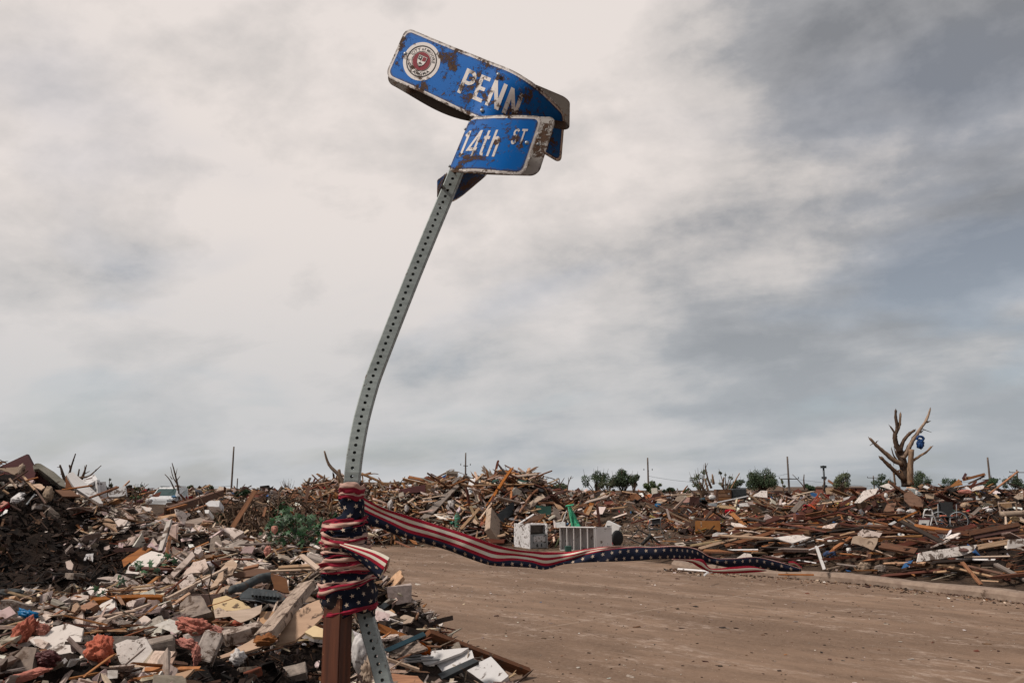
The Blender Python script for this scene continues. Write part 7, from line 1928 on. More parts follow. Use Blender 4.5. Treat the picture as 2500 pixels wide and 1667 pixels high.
# ---- cabinet, sofa, tub in the yard opposite
cb = P(*zp('9', 832, 700), 46)
cbr = root_at('cabinet', cb, 'tall brown chest of drawers standing in far wreckage', 'cabinet', (0, 0, 8))
ch_ = P(*zp('9', 832, 560), 46).z - cb.z
box_part('carcass', (0.86, 0.5, ch_), 'ply_brown', cbr, T3(0, 0.26, ch_ / 2))
for k in range(3):
    dw = box_part('drawer', (0.72, 0.03, ch_ * 0.27), 'cardboard', cbr, T3(0, 0.0, ch_ * (0.19 + 0.31 * k)))
box_part('label', (0.1, 0.01, 0.1), 'drywall_white', cbr, T3(0.24, -0.02, ch_ * 0.62), 0)
brick('9', 985, 615, 'metal_dark', 'black storage unit right of the chest of drawers', 8, 0, 0, (0.85, 0.6, 0.6), 46.5, 'storage_unit', 'cabinet', jit=0.005)
limb('9', [(300, 790), (420, 745), (520, 700), (595, 680)], 22, 26, 'metal_blue', 'dark blue vinyl sofa tipped over in the yard opposite', 43, 'sofa', 'sofa', sides=10, knots=0.1)
limb('9', [(330, 815), (450, 790), (560, 745)], 20, 22, 'rubber', 'black rolled carpet in front of the dark sofa', 42.5, 'carpet_roll', 'carpet', sides=10, knots=0.1)
limb('9', [(600, 790), (660, 770), (740, 770)], 40, 46, 'metal_grey', 'overturned grey water tank in the yard opposite', 43, 'water_tank', 'tank', sides=14, knots=0.02)
limb('9', [(560, 800), (620, 790), (700, 800)], 36, 36, 'rubber', 'black tyre stack before the grey water tank', 42, 'tyre_stack', 'tyre', sides=14, knots=0.03)
blob('9', 680, 655, 42, 30, 'white_plastic', 'white drum left of the chest of drawers', 45, 0.15, 'drum', 'drum')
blob('9', 895, 828, 52, 26, 'cloth_red', 'bright red cloth in the far yard', 41, 0.5, 'red_cloth', 'cloth')
blob('9', 30, 750, 34, 22, 'blue_plastic', 'blue plastic tub in the wreckage right of the green slide', 40, 0.3, 'plastic_tub', 'tub')
plank('9', 735, 718, 1115, 638, 13, 'white_paint', 'long white fascia board in the far wreckage', 44, 44, face=(0, -1, 0.5), name='board', cat='board')
for poly, m, lab in [([(-10, 690), (60, 665), (140, 690), (100, 710)], 'ply_tan', 'tan sheet in the far wreckage left'), ([(230, 690), (260, 640), (350, 640), (310, 720)], 'cloth_tan', 'brown board standing in the far wreckage'), ([(330, 720), (360, 650), (440, 660), (400, 715)], 'cloth_pink', 'pink insulation heap in the far wreckage'),
                     ([(130, 665), (130, 622), (188, 622), (190, 668)], 'white_enamel', 'white appliance in the far wreckage'), ([(1165, 640), (1260, 575), (1340, 575), (1340, 660)], 'drywall_white', 'white wall piece under the damaged roof'), ([(2035, 545), (2130, 540), (2130, 615), (2050, 618)], 'cloth_tan', 'round backed tan armchair in the far wreckage'), ([(2080, 640), (2165, 622), (2130, 695), (2100, 690)], 'drywall_white', 'white board left of the bare tree'),
                     ([(1000, 730), (1100, 715), (1120, 760), (1010, 770)], 'cloth_white', 'white sheet in the middle of the far wreckage'), ([(790, 720), (840, 725), (800, 790)], 'drywall_white', 'white triangular board by the grey water tank')]:
    sheet('9', poly, m, lab, 44, 30, 0, 0.05, 0.03, name=lab.split(' in ')[0].split(' under')[0].split(' left')[0].split(' by')[0].split(' standing')[0].replace(' ', '_'), cat=lab.split()[1] if lab.split()[1] not in ('backed', 'triangular', 'insulation') else {'backed': 'armchair', 'triangular': 'board', 'insulation': 'insulation'}[lab.split()[1]])
# ---- white van
vn = P(*zp('A', 900, 470), 60); vn.z = 0.0
hero([(352, 1212), (358, 1209), (405, 1209), (412, 1230), (412, 1250), (350, 1250)], 61)
van = root_at('van', vn, 'white van facing the street beyond the left heap', 'van', (0, 0, 6))
def prism(profile, w0, w1, zsplit, name):
    vs = []; fs = []
    n = len(profile)
    for s_ in (-1, 1):
        for (y, z) in profile:
            wv = w0 if z <= zsplit else w1
            vs.append((s_ * wv / 2, y, z))
    fs.append(tuple(range(n))[::-1]); fs.append(tuple(range(n, 2 * n)))
    for i in range(n):
        j = (i + 1) % n; fs.append((i, j, n + j, n + i))
    me = mesh_from(name, vs, fs)
    bm = bmesh.new(); bm.from_mesh(me); bmesh.ops.recalc_face_normals(bm, faces=bm.faces[:]); bmesh.ops.bevel(bm, geom=bm.edges[:], offset=0.05, segments=2, affect='EDGES'); bm.to_mesh(me); bm.free()
    return me
body = part_mesh('body', prism([(0.0, 0.3), (-0.05, 0.6), (0.02, 0.95), (0.95, 1.12), (1.75, 1.72), (2.2, 1.80), (4.4, 1.78), (4.6, 1.2), (4.6, 0.3)], 1.78, 1.46, 1.15, 'body'), 'car_white', van)
def quad(name, pts, mat, parent): return part_mesh(name, mesh_from(name, pts, [(0, 1, 2, 3)]), mat, parent)
quad('windscreen', [(-0.78, 1.0, 1.175), (0.78, 1.0, 1.175), (0.66, 1.66, 1.68), (-0.66, 1.66, 1.68)], 'car_glass', van)
for s_ in (-1, 1):
    quad('side_window', [(s_ * 0.80, 1.5, 1.2), (s_ * 0.80, 4.2, 1.2), (s_ * 0.755, 4.1, 1.66), (s_ * 0.755, 1.95, 1.66)], 'car_glass', van)
    box_part('mirror', (0.22, 0.1, 0.17), 'car_white', van, T3(s_ * 1.0, 1.15, 1.2), 0.03)
    box_part('headlight', (0.34, 0.06, 0.16), 'metal_grey', van, T3(s_ * 0.66, 0.0, 0.8), 0.02)
    for y in (0.85, 3.7):
        wh = part_mesh('wheel', mesh_from('wheel', *lathe([(-0.1, 0.16), (-0.11, 0.3), (-0.08, 0.33), (0.08, 0.33), (0.11, 0.3), (0.1, 0.16)], 20, Vector((1, 0, 0)), Vector((0, 1, 0)), Vector((0, 0, 1)), Vector((0, 0, 0)))), 'rubber', van, T3(s_ * 0.82, y, 0.33))
        part_mesh('hub_cap', mesh_from('hub_cap', *lathe([(-0.06, 0.17), (-0.06, 0.01)], 14, Vector((1, 0, 0)), Vector((0, 1, 0)), Vector((0, 0, 1)), Vector((0, 0, 0)))), 'metal_grey', wh, T3(s_ * 0.17, 0, 0))
    part_tube('roof_rail', [(s_ * 0.62, 2.0, 1.85), (s_ * 0.62, 4.2, 1.85)], 0.03, 'metal_dark', van, 6)
box_part('grille', (0.9, 0.05, 0.14), 'stove_dark', van, T3(0, 0.0, 0.72), 0.02)
box_part('bumper', (1.74, 0.12, 0.2), 'white_plastic', van, T3(0, -0.08, 0.45), 0.03)
blob('A', 735, 280, 46, 40, 'cloth_white', 'pale blue tarpaulin hanging beside the van windscreen', 57, 0.4, 'tarpaulin', 'tarpaulin')
blob('A', 600, 285, 50, 28, 'panel_maroon', 'maroon cushion left of the van', 50, 0.3, 'cushion', 'cushion')
blob('A', 1310, 225, 46, 28, 'cloth_red', 'red car body beyond the roof beam', 64, 0.2, 'wrecked_car', 'car')
for poly, m, lab, c in [([(1490, 215), (1540, 185), (1640, 175), (1580, 215), (1490, 240)], 'drywall_white', 'white sheet lying beyond the roof beam', 'sheet'), ([(1640, 320), (1700, 280), (1870, 270), (1860, 370), (1700, 365)], 'white_enamel', 'white chest freezer beyond the roof beam', 'freezer'),
                        ([(1930, 210), (2030, 190), (2200, 260), (2100, 270)], 'drywall', 'pale panels beyond the brush heap', 'panel'), ([(1500, 440), (1540, 425), (1570, 445), (1530, 460)], 'white_plastic', 'white bowl on the bare ground beyond the heap', 'bowl'), ([(1630, 420), (1705, 418), (1690, 475), (1640, 472)], 'white_plastic', 'white bucket on the bare ground beyond the heap', 'bucket'),
                        ([(1090, 205), (1150, 185), (1180, 205), (1120, 215)], 'blue_plastic', 'blue tarpaulin behind the forked dead tree', 'tarpaulin')]:
    sheet('A', poly, m, lab, 44 if 'bare ground' not in lab else 30, 25, 0, 0.15, 0.02, name=c, cat=c)
# ================================================================ small wreckage
WOODS = np.array([(0.42, 0.27, 0.165), (0.33, 0.14, 0.055), (0.165, 0.072, 0.038), (0.13, 0.044, 0.028), (0.06, 0.037, 0.027), (0.27, 0.22, 0.185), (0.52, 0.39, 0.30), (0.21, 0.10, 0.055)])
PALE = np.array([(0.56, 0.455, 0.40), (0.62, 0.53, 0.47), (0.45, 0.36, 0.31), (0.33, 0.265, 0.225), (0.70, 0.64, 0.60), (0.24, 0.19, 0.16)])
SHADED_EARTH = np.array([(0.02, 0.013, 0.011), (0.034, 0.019, 0.014), (0.012, 0.009, 0.008), (0.07, 0.036, 0.022), (0.10, 0.055, 0.033)])  # litter tones darkened further to put the bank's shade in their colour
DARK = np.array([(0.035, 0.022, 0.016), (0.055, 0.03, 0.02), (0.09, 0.05, 0.03), (0.022, 0.016, 0.013), (0.14, 0.075, 0.042), (0.05, 0.02, 0.016)])
ODD = np.array([(0.03, 0.10, 0.25), (0.35, 0.03, 0.04), (0.48, 0.15, 0.09), (0.03, 0.13, 0.09), (0.70, 0.68, 0.66), (0.03, 0.033, 0.036), (0.2, 0.21, 0.22), (0.40, 0.30, 0.10)])
def pick(pal, n, rng, wts=None):
    c = pal[rng.choice(len(pal), n, p=wts)]
    return np.clip(c * rng.uniform(0.65, 1.25, (n, 1)) * rng.uniform(0.93, 1.07, (n, 3)), 0.004, 0.8)
def stuff_material():
    m = bpy.data.materials.new('mixed_rubble'); m.use_nodes = True
    t = NT(m.node_tree)
    at = t.node('ShaderNodeAttribute', attribute_name='Col')
    co = t.node('ShaderNodeTexCoord').outputs['Object']
    n = t.noise(co, 26.0, 5, 0.65, 0.4)
    col = t.mix(t.rng(n, 0.45, 0.68, 0.0, 0.75), at.outputs['Color'], t.mix(1.0, at.outputs['Color'], (0.42, 0.38, 0.35), 'MULTIPLY'))
    b = t.node('ShaderNodeBsdfPrincipled'); t.put(b.inputs['Base Color'], col)
    b.inputs['Roughness'].default_value = 0.88; b.inputs['Specular IOR Level'].default_value = 0.2
    o = t.node('ShaderNodeOutputMaterial'); t.l.new(b.outputs[0], o.inputs[0])
    return m
M_STUFF = stuff_material()
hero([(545, 1232), (700, 1205), (800, 1208), (815, 1290), (760, 1300), (600, 1322), (555, 1300)], 10.6)
CORN = np.array([(-1, -1, -1), (1, -1, -1), (1, 1, -1), (-1, 1, -1), (-1, -1, 1), (1, -1, 1), (1, 1, 1), (-1, 1, 1)], float)
FACE = np.array([(0, 3, 2, 1), (4, 5, 6, 7), (0, 1, 5, 4), (1, 2, 6, 5), (2, 3, 7, 6), (3, 0, 4, 7)])
def clear_of_heroes(xy, z):
    dz = z - CAMZ; dep = xy[:, 1] * CT + dz * ST
    px = 1250 + FPX * xy[:, 0] / dep; py = 833.5 - FPX * (-xy[:, 1] * ST + dz * CT) / dep
    bad = np.zeros(len(xy), bool)
    for poly, d in HERO:
        c = np.where((dep < d + 0.22) & (dep > d * 0.55 - 0.5) & (px > poly[:, 0].min()) & (px < poly[:, 0].max()) & (py > poly[:, 1].min()) & (py < poly[:, 1].max() + 4))[0]
        if not len(c): continue
        a = poly; b = np.roll(poly, -1, 0)
        X, Y = px[c, None], py[c, None]
        cr = ((a[:, 1] > Y) != (b[:, 1] > Y)) & (X < (b[:, 0] - a[:, 0]) * (Y - a[:, 1]) / (b[:, 1] - a[:, 1] + 1e-9) + a[:, 0])
        bad[c[cr.sum(1) % 2 == 1]] = True
    return ~bad
def pieces(name, xy, dims, cols, rng, tilt, lift, label, jitter=0.35, yaw=None, base=None):
    """thousands of broken pieces joined into one mesh: xy (n,2), dims (n,3) full sizes"""
    z = H(xy[:, 0], xy[:, 1]) if base is None else base
    ok = clear_of_heroes(xy, z + lift)
    xy, dims, cols, z, lift = xy[ok], dims[ok], cols[ok], z[ok], np.asarray(lift)[ok]
    if yaw is not None: yaw = yaw[ok]
    n = len(xy)
    yaw = rng.uniform(0, 2 * np.pi, n) if yaw is None else yaw
    ti = rng.normal(0, tilt, n); ro = rng.normal(0, tilt, n)
    cy, sy, ct, st, cr, sr = np.cos(yaw), np.sin(yaw), np.cos(ti), np.sin(ti), np.cos(ro), np.sin(ro)
    Rm = np.empty((n, 3, 3))
    Rm[:, 0, 0] = cy * ct; Rm[:, 0, 1] = cy * st * sr - sy * cr; Rm[:, 0, 2] = cy * st * cr + sy * sr
    Rm[:, 1, 0] = sy * ct; Rm[:, 1, 1] = sy * st * sr + cy * cr; Rm[:, 1, 2] = sy * st * cr - cy * sr
    Rm[:, 2, 0] = -st; Rm[:, 2, 1] = ct * sr; Rm[:, 2, 2] = ct * cr
    c = CORN[None] * (1 + rng.uniform(-jitter, jitter * 0.4, (n, 8, 3))) * (dims[:, None] / 2)
    v = np.einsum('nij,nkj->nki', Rm, c)
    v[:, :, 0] += xy[:, 0, None]; v[:, :, 1] += xy[:, 1, None]; v[:, :, 2] += (z + lift)[:, None]
    verts = v.reshape(-1, 3)
    f = (FACE[None] + (np.arange(n) * 8)[:, None, None]).reshape(-1, 4)
    me = bpy.data.meshes.new(name)
    me.vertices.add(len(verts)); me.vertices.foreach_set('co', verts.ravel())
    me.loops.add(f.size); me.loops.foreach_set('vertex_index', f.ravel().astype(np.int32))
    me.polygons.add(len(f)); me.polygons.foreach_set('loop_start', (np.arange(len(f)) * 4).astype(np.int32)); me.polygons.foreach_set('loop_total', np.full(len(f), 4, np.int32))
    me.update(calc_edges=True); me.validate(); me.shade_flat()
    at = me.attributes.new('Col', 'FLOAT_COLOR', 'POINT')
    at.data.foreach_set('color', np.concatenate([np.repeat(cols, 8, 0), np.ones((n * 8, 1))], 1).ravel())
    me.materials.append(M_STUFF)
    o = bpy.data.objects.new(name, me); COL.objects.link(o)
    return stuff(o, label, 'debris')
def sample(n, x0, x1, y0, y1, rng, keep, seen=False):
    out = np.empty((0, 2))
    while len(out) < n:
        p = np.stack([rng.uniform(x0, x1, n * 2), rng.uniform(y0, y1, n * 2)], 1)
        p = p[keep(p[:, 0], p[:, 1], rng)]
        if seen: p = p[clear_of_heroes(p, H(p[:, 0], p[:, 1]) + 0.05) & (pxy(p[:, 0], p[:, 1])[1] < 1660) & (np.abs(pxy(p[:, 0], p[:, 1])[0] - 1250) < 1245)]
        out = np.concatenate([out, p])
    return out[:n]
def pxy(x, y):
    z = H(x, y); dz = z - CAMZ
    dep = y * CT + dz * ST
    return 1250 + FPX * x / dep, 833.5 - FPX * (-y * ST + dz * CT) / dep
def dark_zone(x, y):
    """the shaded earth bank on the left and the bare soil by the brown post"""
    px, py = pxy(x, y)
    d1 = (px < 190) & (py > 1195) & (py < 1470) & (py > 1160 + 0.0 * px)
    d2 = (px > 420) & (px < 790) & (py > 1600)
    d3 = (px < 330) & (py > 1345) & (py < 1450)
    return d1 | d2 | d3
def dims_of(n, rng, s, kind):
    if kind == 'shard': return np.stack([s, s * rng.uniform(0.35, 0.9, n), s * rng.uniform(0.04, 0.14, n)], 1)
    if kind == 'stick': return np.stack([s * rng.uniform(3, 9, n), s * rng.uniform(0.3, 0.9, n), s * rng.uniform(0.15, 0.45, n)], 1)
    return np.stack([s, s * rng.uniform(0.6, 1, n), s * rng.uniform(0.4, 0.9, n)], 1)
g = np.random.default_rng(11)
FW = (.2, .09, .15, .08, .13, .16, .14, .05)
# -- near heap
inA = lambda x, y, r: (H(x, y) > 0.04) & (y < 10.8) & (x > -8) & (np.abs(x) < y * 0.75 + 1.5)
xy = sample(23500, -8, 1.2, 2.2, 10.8, g, lambda x, y, r: inA(x, y, r) & ~dark_zone(x, y))
s = np.clip(g.lognormal(math.log(0.036), 0.72, len(xy)), 0.010, 0.2)
k = 12500; pieces('plaster_rubble', xy[:k], dims_of(k, g, s[:k], 'shard'), pick(PALE, k, g, (.26, .24, .18, .1, .14, .08)), g, 0.6, s[:k] * 0.25 + 0.01, 'small broken plaster covering the near left heap')
k2 = 18000; pieces('fine_rubble', xy[k:k2], dims_of(k2 - k, g, np.minimum(s[k:k2] * 0.7, 0.045), 'lump'), np.concatenate([pick(PALE, 2500, g), pick(DARK, k2 - k - 2500, g)]), g, 0.5, s[k:k2] * 0.2, 'crumbs of plaster and earth on the near left heap')
k3 = 22500; pieces('splintered_wood', xy[k2:k3], dims_of(k3 - k2, g, np.minimum(s[k2:k3] * 0.5, 0.035), 'stick'), pick(WOODS, k3 - k2, g), g, 0.33, s[k2:k3] * 0.3 + 0.02, 'splinters and laths strewn over the near left heap')
pieces('dirt_clods', xy[k3:], dims_of(len(xy) - k3, g, np.minimum(s[k3:], 0.05), 'lump'), pick(DARK, len(xy) - k3, g), g, 0.5, s[k3:] * 0.2, 'dark clods between the pieces of the near left heap')
n = 2000; xy = sample(n, -8, 1.0, 2.4, 10, g, lambda x, y, r: inA(x, y, r) & ~dark_zone(x, y))
pieces('loose_laths', xy, np.stack([g.uniform(0.08, 0.3, n), g.uniform(0.008, 0.026, n), g.uniform(0.004, 0.012, n)], 1), pick(WOODS, n, g, (.26, .1, .1, .05, .07, .14, .24, .04)), g, 0.3, g.uniform(0.03, 0.09, n), 'thin laths and splinters lying on the near left heap', yaw=g.normal(0.5, 0.8, n))
# dark bank: leaf litter and roots
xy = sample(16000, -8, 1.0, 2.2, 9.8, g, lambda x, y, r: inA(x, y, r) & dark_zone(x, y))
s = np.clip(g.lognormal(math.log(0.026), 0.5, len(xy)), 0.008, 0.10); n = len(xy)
pieces('leaf_litter', xy[:11000], dims_of(11000, g, s[:11000], 'shard'), pick(SHADED_EARTH, 11000, g, (.3, .28, .26, .11, .05)), g, 0.6, s[:11000] * 0.2, 'dark leaf litter on the shaded earth bank')
pieces('root_shreds', xy[11000:15400], dims_of(4400, g, s[11000:15400] * 0.4, 'stick'), pick(SHADED_EARTH, 4400, g, (.3, .25, .2, .15, .1)), g, 0.6, s[11000:15400] * 0.5, 'roots and shreds on the shaded earth bank')
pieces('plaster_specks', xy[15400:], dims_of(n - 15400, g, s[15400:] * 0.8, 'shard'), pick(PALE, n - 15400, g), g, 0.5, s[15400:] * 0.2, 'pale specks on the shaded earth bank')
# -- heap across the street
inD = lambda x, y, r: (H(x, y) > 0.05) & (x > -10) & (x < 3.4)
xy = sample(17000, -10, 3.4, 24, 33, g, inD); n = len(xy)
s = np.clip(g.lognormal(math.log(0.13), 0.55, n), 0.04, 0.5)
pieces('far_splinters', xy[:9000], dims_of(9000, g, np.minimum(s[:9000] * 0.42, 0.12), 'stick'), pick(WOODS, 9000, g, FW), g, 0.42, s[:9000] * 0.5 + 0.04, 'broken wood making up the heap across the street')
pieces('far_plaster', xy[9000:14500], dims_of(5500, g, s[9000:14500], 'shard'), np.concatenate([pick(PALE, 5000, g), pick(ODD, 500, g)]), g, 0.5, s[9000:14500] * 0.3 + 0.03, 'broken plaster and cloth in the heap across the street')
pieces('far_clods', xy[14500:], dims_of(n - 14500, g, np.minimum(s[14500:], 0.22), 'lump'), pick(DARK, n - 14500, g), g, 0.5, s[14500:] * 0.2, 'dark clods in the heap across the street')
# -- lumber heap on the right
def inF(x, y, r):
    t = (x - K0[0]) * KN[0] + (y - K0[1]) * KN[1]
    return (H(x, y) > 0.08) & (t > 1.15) & (x > 1.5) & (y > 11)
xy = sample(12000, 1.5, 19, 11, 28, g, inF); n = len(xy)
s = np.clip(g.lognormal(math.log(0.075), 0.6, n), 0.02, 0.4)
yw = g.normal(0.35, 0.55, n)
wf_ = np.array([0.08, 0.11, 0.24, 0.2, 0.27, 0.04, 0.02, 0.04])
pieces('lumber_splinters', xy[:5200], dims_of(5200, g, np.minimum(s[:5200] * 0.6, 0.15), 'stick') * np.array([1.5, 0.7, 1.0]), pick(WOODS, 5200, g, wf_), g, 0.10, s[:5200] * 0.4 + 0.03, 'splintered lumber in the heap behind the kerb', yaw=yw[:5200])
pieces('lumber_scraps', xy[8200:9600], dims_of(1400, g, s[8200:9600] * 1.2, 'shard'), np.concatenate([pick(PALE, 600, g), pick(DARK, 500, g), pick(ODD, 300, g)]), g, 0.45, s[8200:9600] * 0.4 + 0.04, 'scraps of board and cloth in the heap behind the kerb')
pieces('lumber_clods', xy[9600:], dims_of(n - 9600, g, np.minimum(s[9600:], 0.16), 'lump'), pick(DARK, n - 9600, g), g, 0.5, s[9600:] * 0.2, 'dark clods in the heap behind the kerb')
# -- pile round the shattered tree and the right slope
xy = sample(11000, 6, 30, 23, 42, g, lambda x, y, r: (H(x, y) > 0.03) & (x < y * 0.75)); n = len(xy)
s = np.clip(g.lognormal(math.log(0.12), 0.6, n), 0.04, 0.5)
pieces('slope_splinters', xy[:5000], dims_of(5000, g, s[:5000] * 0.4, 'stick'), pick(WOODS, 5000, g, wf_), g, 0.35, s[:5000] * 0.4 + 0.05, 'broken wood on the slope below the shattered tree')
pieces('slope_scraps', xy[5000:8600], dims_of(3600, g, s[5000:8600], 'shard'), np.concatenate([pick(PALE, 2100, g), pick(ODD, 700, g), pick(DARK, 800, g)]), g, 0.5, s[5000:8600] * 0.3 + 0.03, 'scraps of plaster and cloth on the slope below the shattered tree')
pieces('slope_clods', xy[8600:], dims_of(n - 8600, g, s[8600:], 'lump'), pick(DARK, n - 8600, g), g, 0.5, s[8600:] * 0.2, 'dark clods on the slope below the shattered tree')
# -- yards between: flat litter
def yard(x, y, r):
    t = (x - K0[0]) * KN[0] + (y - K0[1]) * KN[1]
    return (H(x, y) < 0.35) & ((y > 23.2) | (t > 3)) & (np.abs(x) < y * 0.75)
xy = sample(9000, -20, 24, 17, 40, g, yard); n = len(xy)
s = np.clip(g.lognormal(math.log(0.06), 0.6, n), 0.02, 0.3)
pieces('yard_litter', xy[:6500], dims_of(6500, g, s[:6500], 'shard'), np.concatenate([pick(PALE, 1900, g), pick(DARK, 3300, g), pick(WOODS, 1100, g), pick(ODD, 200, g)]), g, 0.35, s[:6500] * 0.2 + 0.01, 'litter strewn over the bare yards opposite')
pieces('yard_sticks', xy[6500:], dims_of(n - 6500, g, s[6500:] * 0.4, 'stick'), pick(WOODS, n - 6500, g), g, 0.2, s[6500:] * 0.3 + 0.01, 'sticks strewn over the bare yards opposite')
# -- wreckage to the horizon
xy = sample(30000, -90, 95, 34, 140, g, lambda x, y, r: (np.abs(x) < y * 0.72) & (r.random(len(x)) < 22 / y * (0.35 + 1.2 * np.clip(H(x, y), 0, 1)))); n = len(xy)
s = np.clip(g.lognormal(math.log(0.22), 0.55, n), 0.08, 0.75) * (0.55 + xy[:, 1] / 90)
pieces('horizon_splinters', xy[:13000], dims_of(13000, g, np.minimum(s[:13000] * 0.33, 0.3), 'stick'), pick(WOODS, 13000, g, FW), g, 0.35, s[:13000] * 0.5 + 0.05, 'broken wood of the wrecked streets towards the horizon')
pieces('horizon_scraps', xy[13000:24000], dims_of(11000, g, s[13000:24000], 'shard'), np.concatenate([pick(PALE, 6800, g), pick(ODD, 1400, g), pick(DARK, 2800, g)]), g, 0.5, s[13000:24000] * 0.35, 'broken panels of the wrecked streets towards the horizon')
pieces('horizon_clods', xy[24000:], dims_of(n - 24000, g, s[24000:], 'lump'), pick(np.concatenate([DARK, WOODS[2:5]]), n - 24000, g), g, 0.5, s[24000:] * 0.2, 'dark lumps of the wrecked streets towards the horizon')
# -- road grit
def onroad(x, y, r):
    t = (x - K0[0]) * KN[0] + (y - K0[1]) * KN[1]
    return (H(x, y) < 0.02) & (t < -0.02) & (y < 22)
xy = sample(5200, -9, 12, 5.5, 22, g, onroad); n = len(xy)
s = np.clip(g.lognormal(math.log(0.014), 0.6, n), 0.005, 0.09)
pieces('road_grit', xy, dims_of(n, g, s, 'shard'), np.concatenate([pick(DARK, 2700, g), pick(PALE, 1400, g), pick(WOODS, 1050, g), pick(ODD, 50, g)]), g, 0.12, np.full(n, 0.034), 'grit and chips scattered on the muddy road', base=np.zeros(n))
# kerb-side dirt
tt = g.uniform(-0.45, 0.85, 6000); aa = g.uniform(-1.5, 13, 6000)
kp = np.array([[p.x, p.y] for p in smooth_path(kerb_pts, 200)]); ki = g.integers(0, len(kp), 6000)
xy = kp[ki] + np.outer(np.where(tt < 0, tt * np.abs(g.normal(0, 1, 6000)), tt + 0.25), KN); s = np.clip(g.lognormal(math.log(0.02), 0.6, 6000), 0.006, 0.12)
pieces('verge_litter', xy, dims_of(6000, g, s, 'shard'), np.concatenate([pick(DARK, 4600, g), pick(WOODS, 900, g), pick(PALE, 500, g)])[g.permutation(6000)], g, 0.3, np.where(tt < 0, 0.036, 0.02 + 0.1 * (tt < 0.02)), 'dirt and straw along the kerb', base=np.maximum(H(xy[:, 0], xy[:, 1]), 0.0))
# verge earth behind the kerb
vv = []; ff = []
pth = smooth_path(kerb_pts, 60)
for i, p in enumerate(pth):
    for j in range(6):
        q = Vector((p.x, p.y, 0)) + Vector((KN[0], KN[1], 0)) * (0.24 + 0.3 * j)
        vv.append((q.x, q.y, max(0.115 + 0.03 * math.sin(i * 1.3 + j * 2.1) * (j > 0), float(H(q.x, q.y)) + 0.005)))
for i in range(60):
    for j in range(5): a = i * 6 + j; ff.append((a, a + 1, a + 7, a + 6))
o = bpy.data.objects.new('verge', mesh_from('verge', vv, ff, True)); o.data.materials.append(M_GROUND); COL.objects.link(o); structure(o)
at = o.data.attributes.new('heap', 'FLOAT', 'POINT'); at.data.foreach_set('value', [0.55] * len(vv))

# ---- brush heap behind the near heap
def brush():
    root = empty('brush_heap', (-3.05, 10.2, 0.4), 'tangled heap of dark roots and brush left of the sign post', 'brush')
    r = random.Random(5)
    for nm, mat, cnt, w0 in (('roots', 'twig', 900, 0.006), ('pale_twigs', 'twig_pale', 130, 0.006)):
        vs = []; fs = []
        for i in range(cnt):
            a = r.uniform(0, 6.28); q = math.sqrt(r.random())
            c = Vector((1.25 * q * math.cos(a), 0.8 * q * math.sin(a), r.uniform(-0.1, 0.98) * (1 - 0.45 * q * q) + 0.15))
            d = Vector((r.uniform(-1, 1), r.uniform(-1, 0.4), r.uniform(-0.9, 0.9))).normalized()
            L = r.uniform(0.25, 0.75); sag = r.uniform(0.0, 0.22)
            p = [c + d * (L * (t - 0.5)) + Vector((0, 0, -sag * 4 * (t - 0.5) ** 2)) + Vector((r.uniform(-1, 1), r.uniform(-1, 1), r.uniform(-1, 1))) * 0.025 for t in (0, .25, .5, .75, 1)]
            me = tube_mesh(p, [w0 * r.uniform(0.6, 1.9)] * 5, 4, 't', False)
            b = len(vs); vs += [v.co.copy() for v in me.vertices]; fs += [tuple(b + i for i in f.vertices) for f in me.polygons]
            bpy.data.meshes.remove(me)
        stuff(part_mesh(nm, mesh_from(nm, vs, fs), mat, root))
    cs = [(-0.95, -0.1, 0.45, 0.32), (-1.2, 0, 0.25, 0.3), (-0.6, 0.2, 0.75, 0.22), (0.9, 0.1, 0.75, 0.2), (0.2, 0.2, 0.95, 0.15)]
    stuff(part_mesh('dark_foliage', leaf_cloud(cs, 2600, 0.035, 3), 'leaf', root))
    cs = [(0.75, -0.1, 0.5, 0.34), (1.0, 0.1, 0.3, 0.3), (0.5, 0, 0.2, 0.3)]
    stuff(part_mesh('dead_leaves', leaf_cloud(cs, 1700, 0.03, 4), 'wood_brown', root))
brush()
# ---- ivy
def ivy(name, px, py, rx, ry, d, n, label, size, seed):
    c, dd = P(px, py, rest(px, py, d)), d
    root = empty(name, c, label, 'ivy')
    r = random.Random(seed)
    pts = []
    for k in range(5):
        a = k * math.pi * 2 / 5 + math.pi / 2
        for (rad, da) in ((0.42, -0.63), (0.62, -0.28), (1.0, 0), (0.62, 0.28)): pts.append((rad * math.cos(a + da), rad * math.sin(a + da)))
    vs = [(0, 0, 0.08)] + [(x, y, -0.10 * (x * x + y * y)) for x, y in pts]
    base = mesh_from('leaf', vs, [(0, i + 1, (i + 1) % 20 + 1) for i in range(20)]); base.materials.append(MATS['leaf'])
    s = d / FPX
    for i in range(n):
        a = r.uniform(0, 6.28); q = math.sqrt(r.random())
        loc = Vector((q * math.cos(a) * rx * s, r.uniform(-0.22, 0.2), q * math.sin(a) * ry * s + 0.03 + 0.10 * (1 - q)))
        o = bpy.data.objects.new('leaf', base)
        k = size * r.uniform(0.6, 1.25)
        o.matrix_world = Matrix.Translation(loc) @ Euler((r.uniform(0.2, 1.4), r.uniform(-0.7, 0.7), r.uniform(-1.2, 1.2))).to_matrix().to_4x4() @ Matrix.Scale(k, 4)
        COL.objects.link(o); o.parent = root
    for i in range(max(3, n // 14)):
        a = r.uniform(0, 6.28)
        part_tube('vine', [(0, 0.05, -0.06), (0.5 * rx * s * math.cos(a), -0.05, 0.3 * ry * s * math.sin(a)), (rx * s * math.cos(a), -0.1, ry * s * math.sin(a))], 0.004, 'twig', root, 5, 6)
    return root
ivy('ivy', 728, 1305, 76, 40, 7.4, 270, 'sprawling green ivy beside the wound bunting', 0.036, 3)
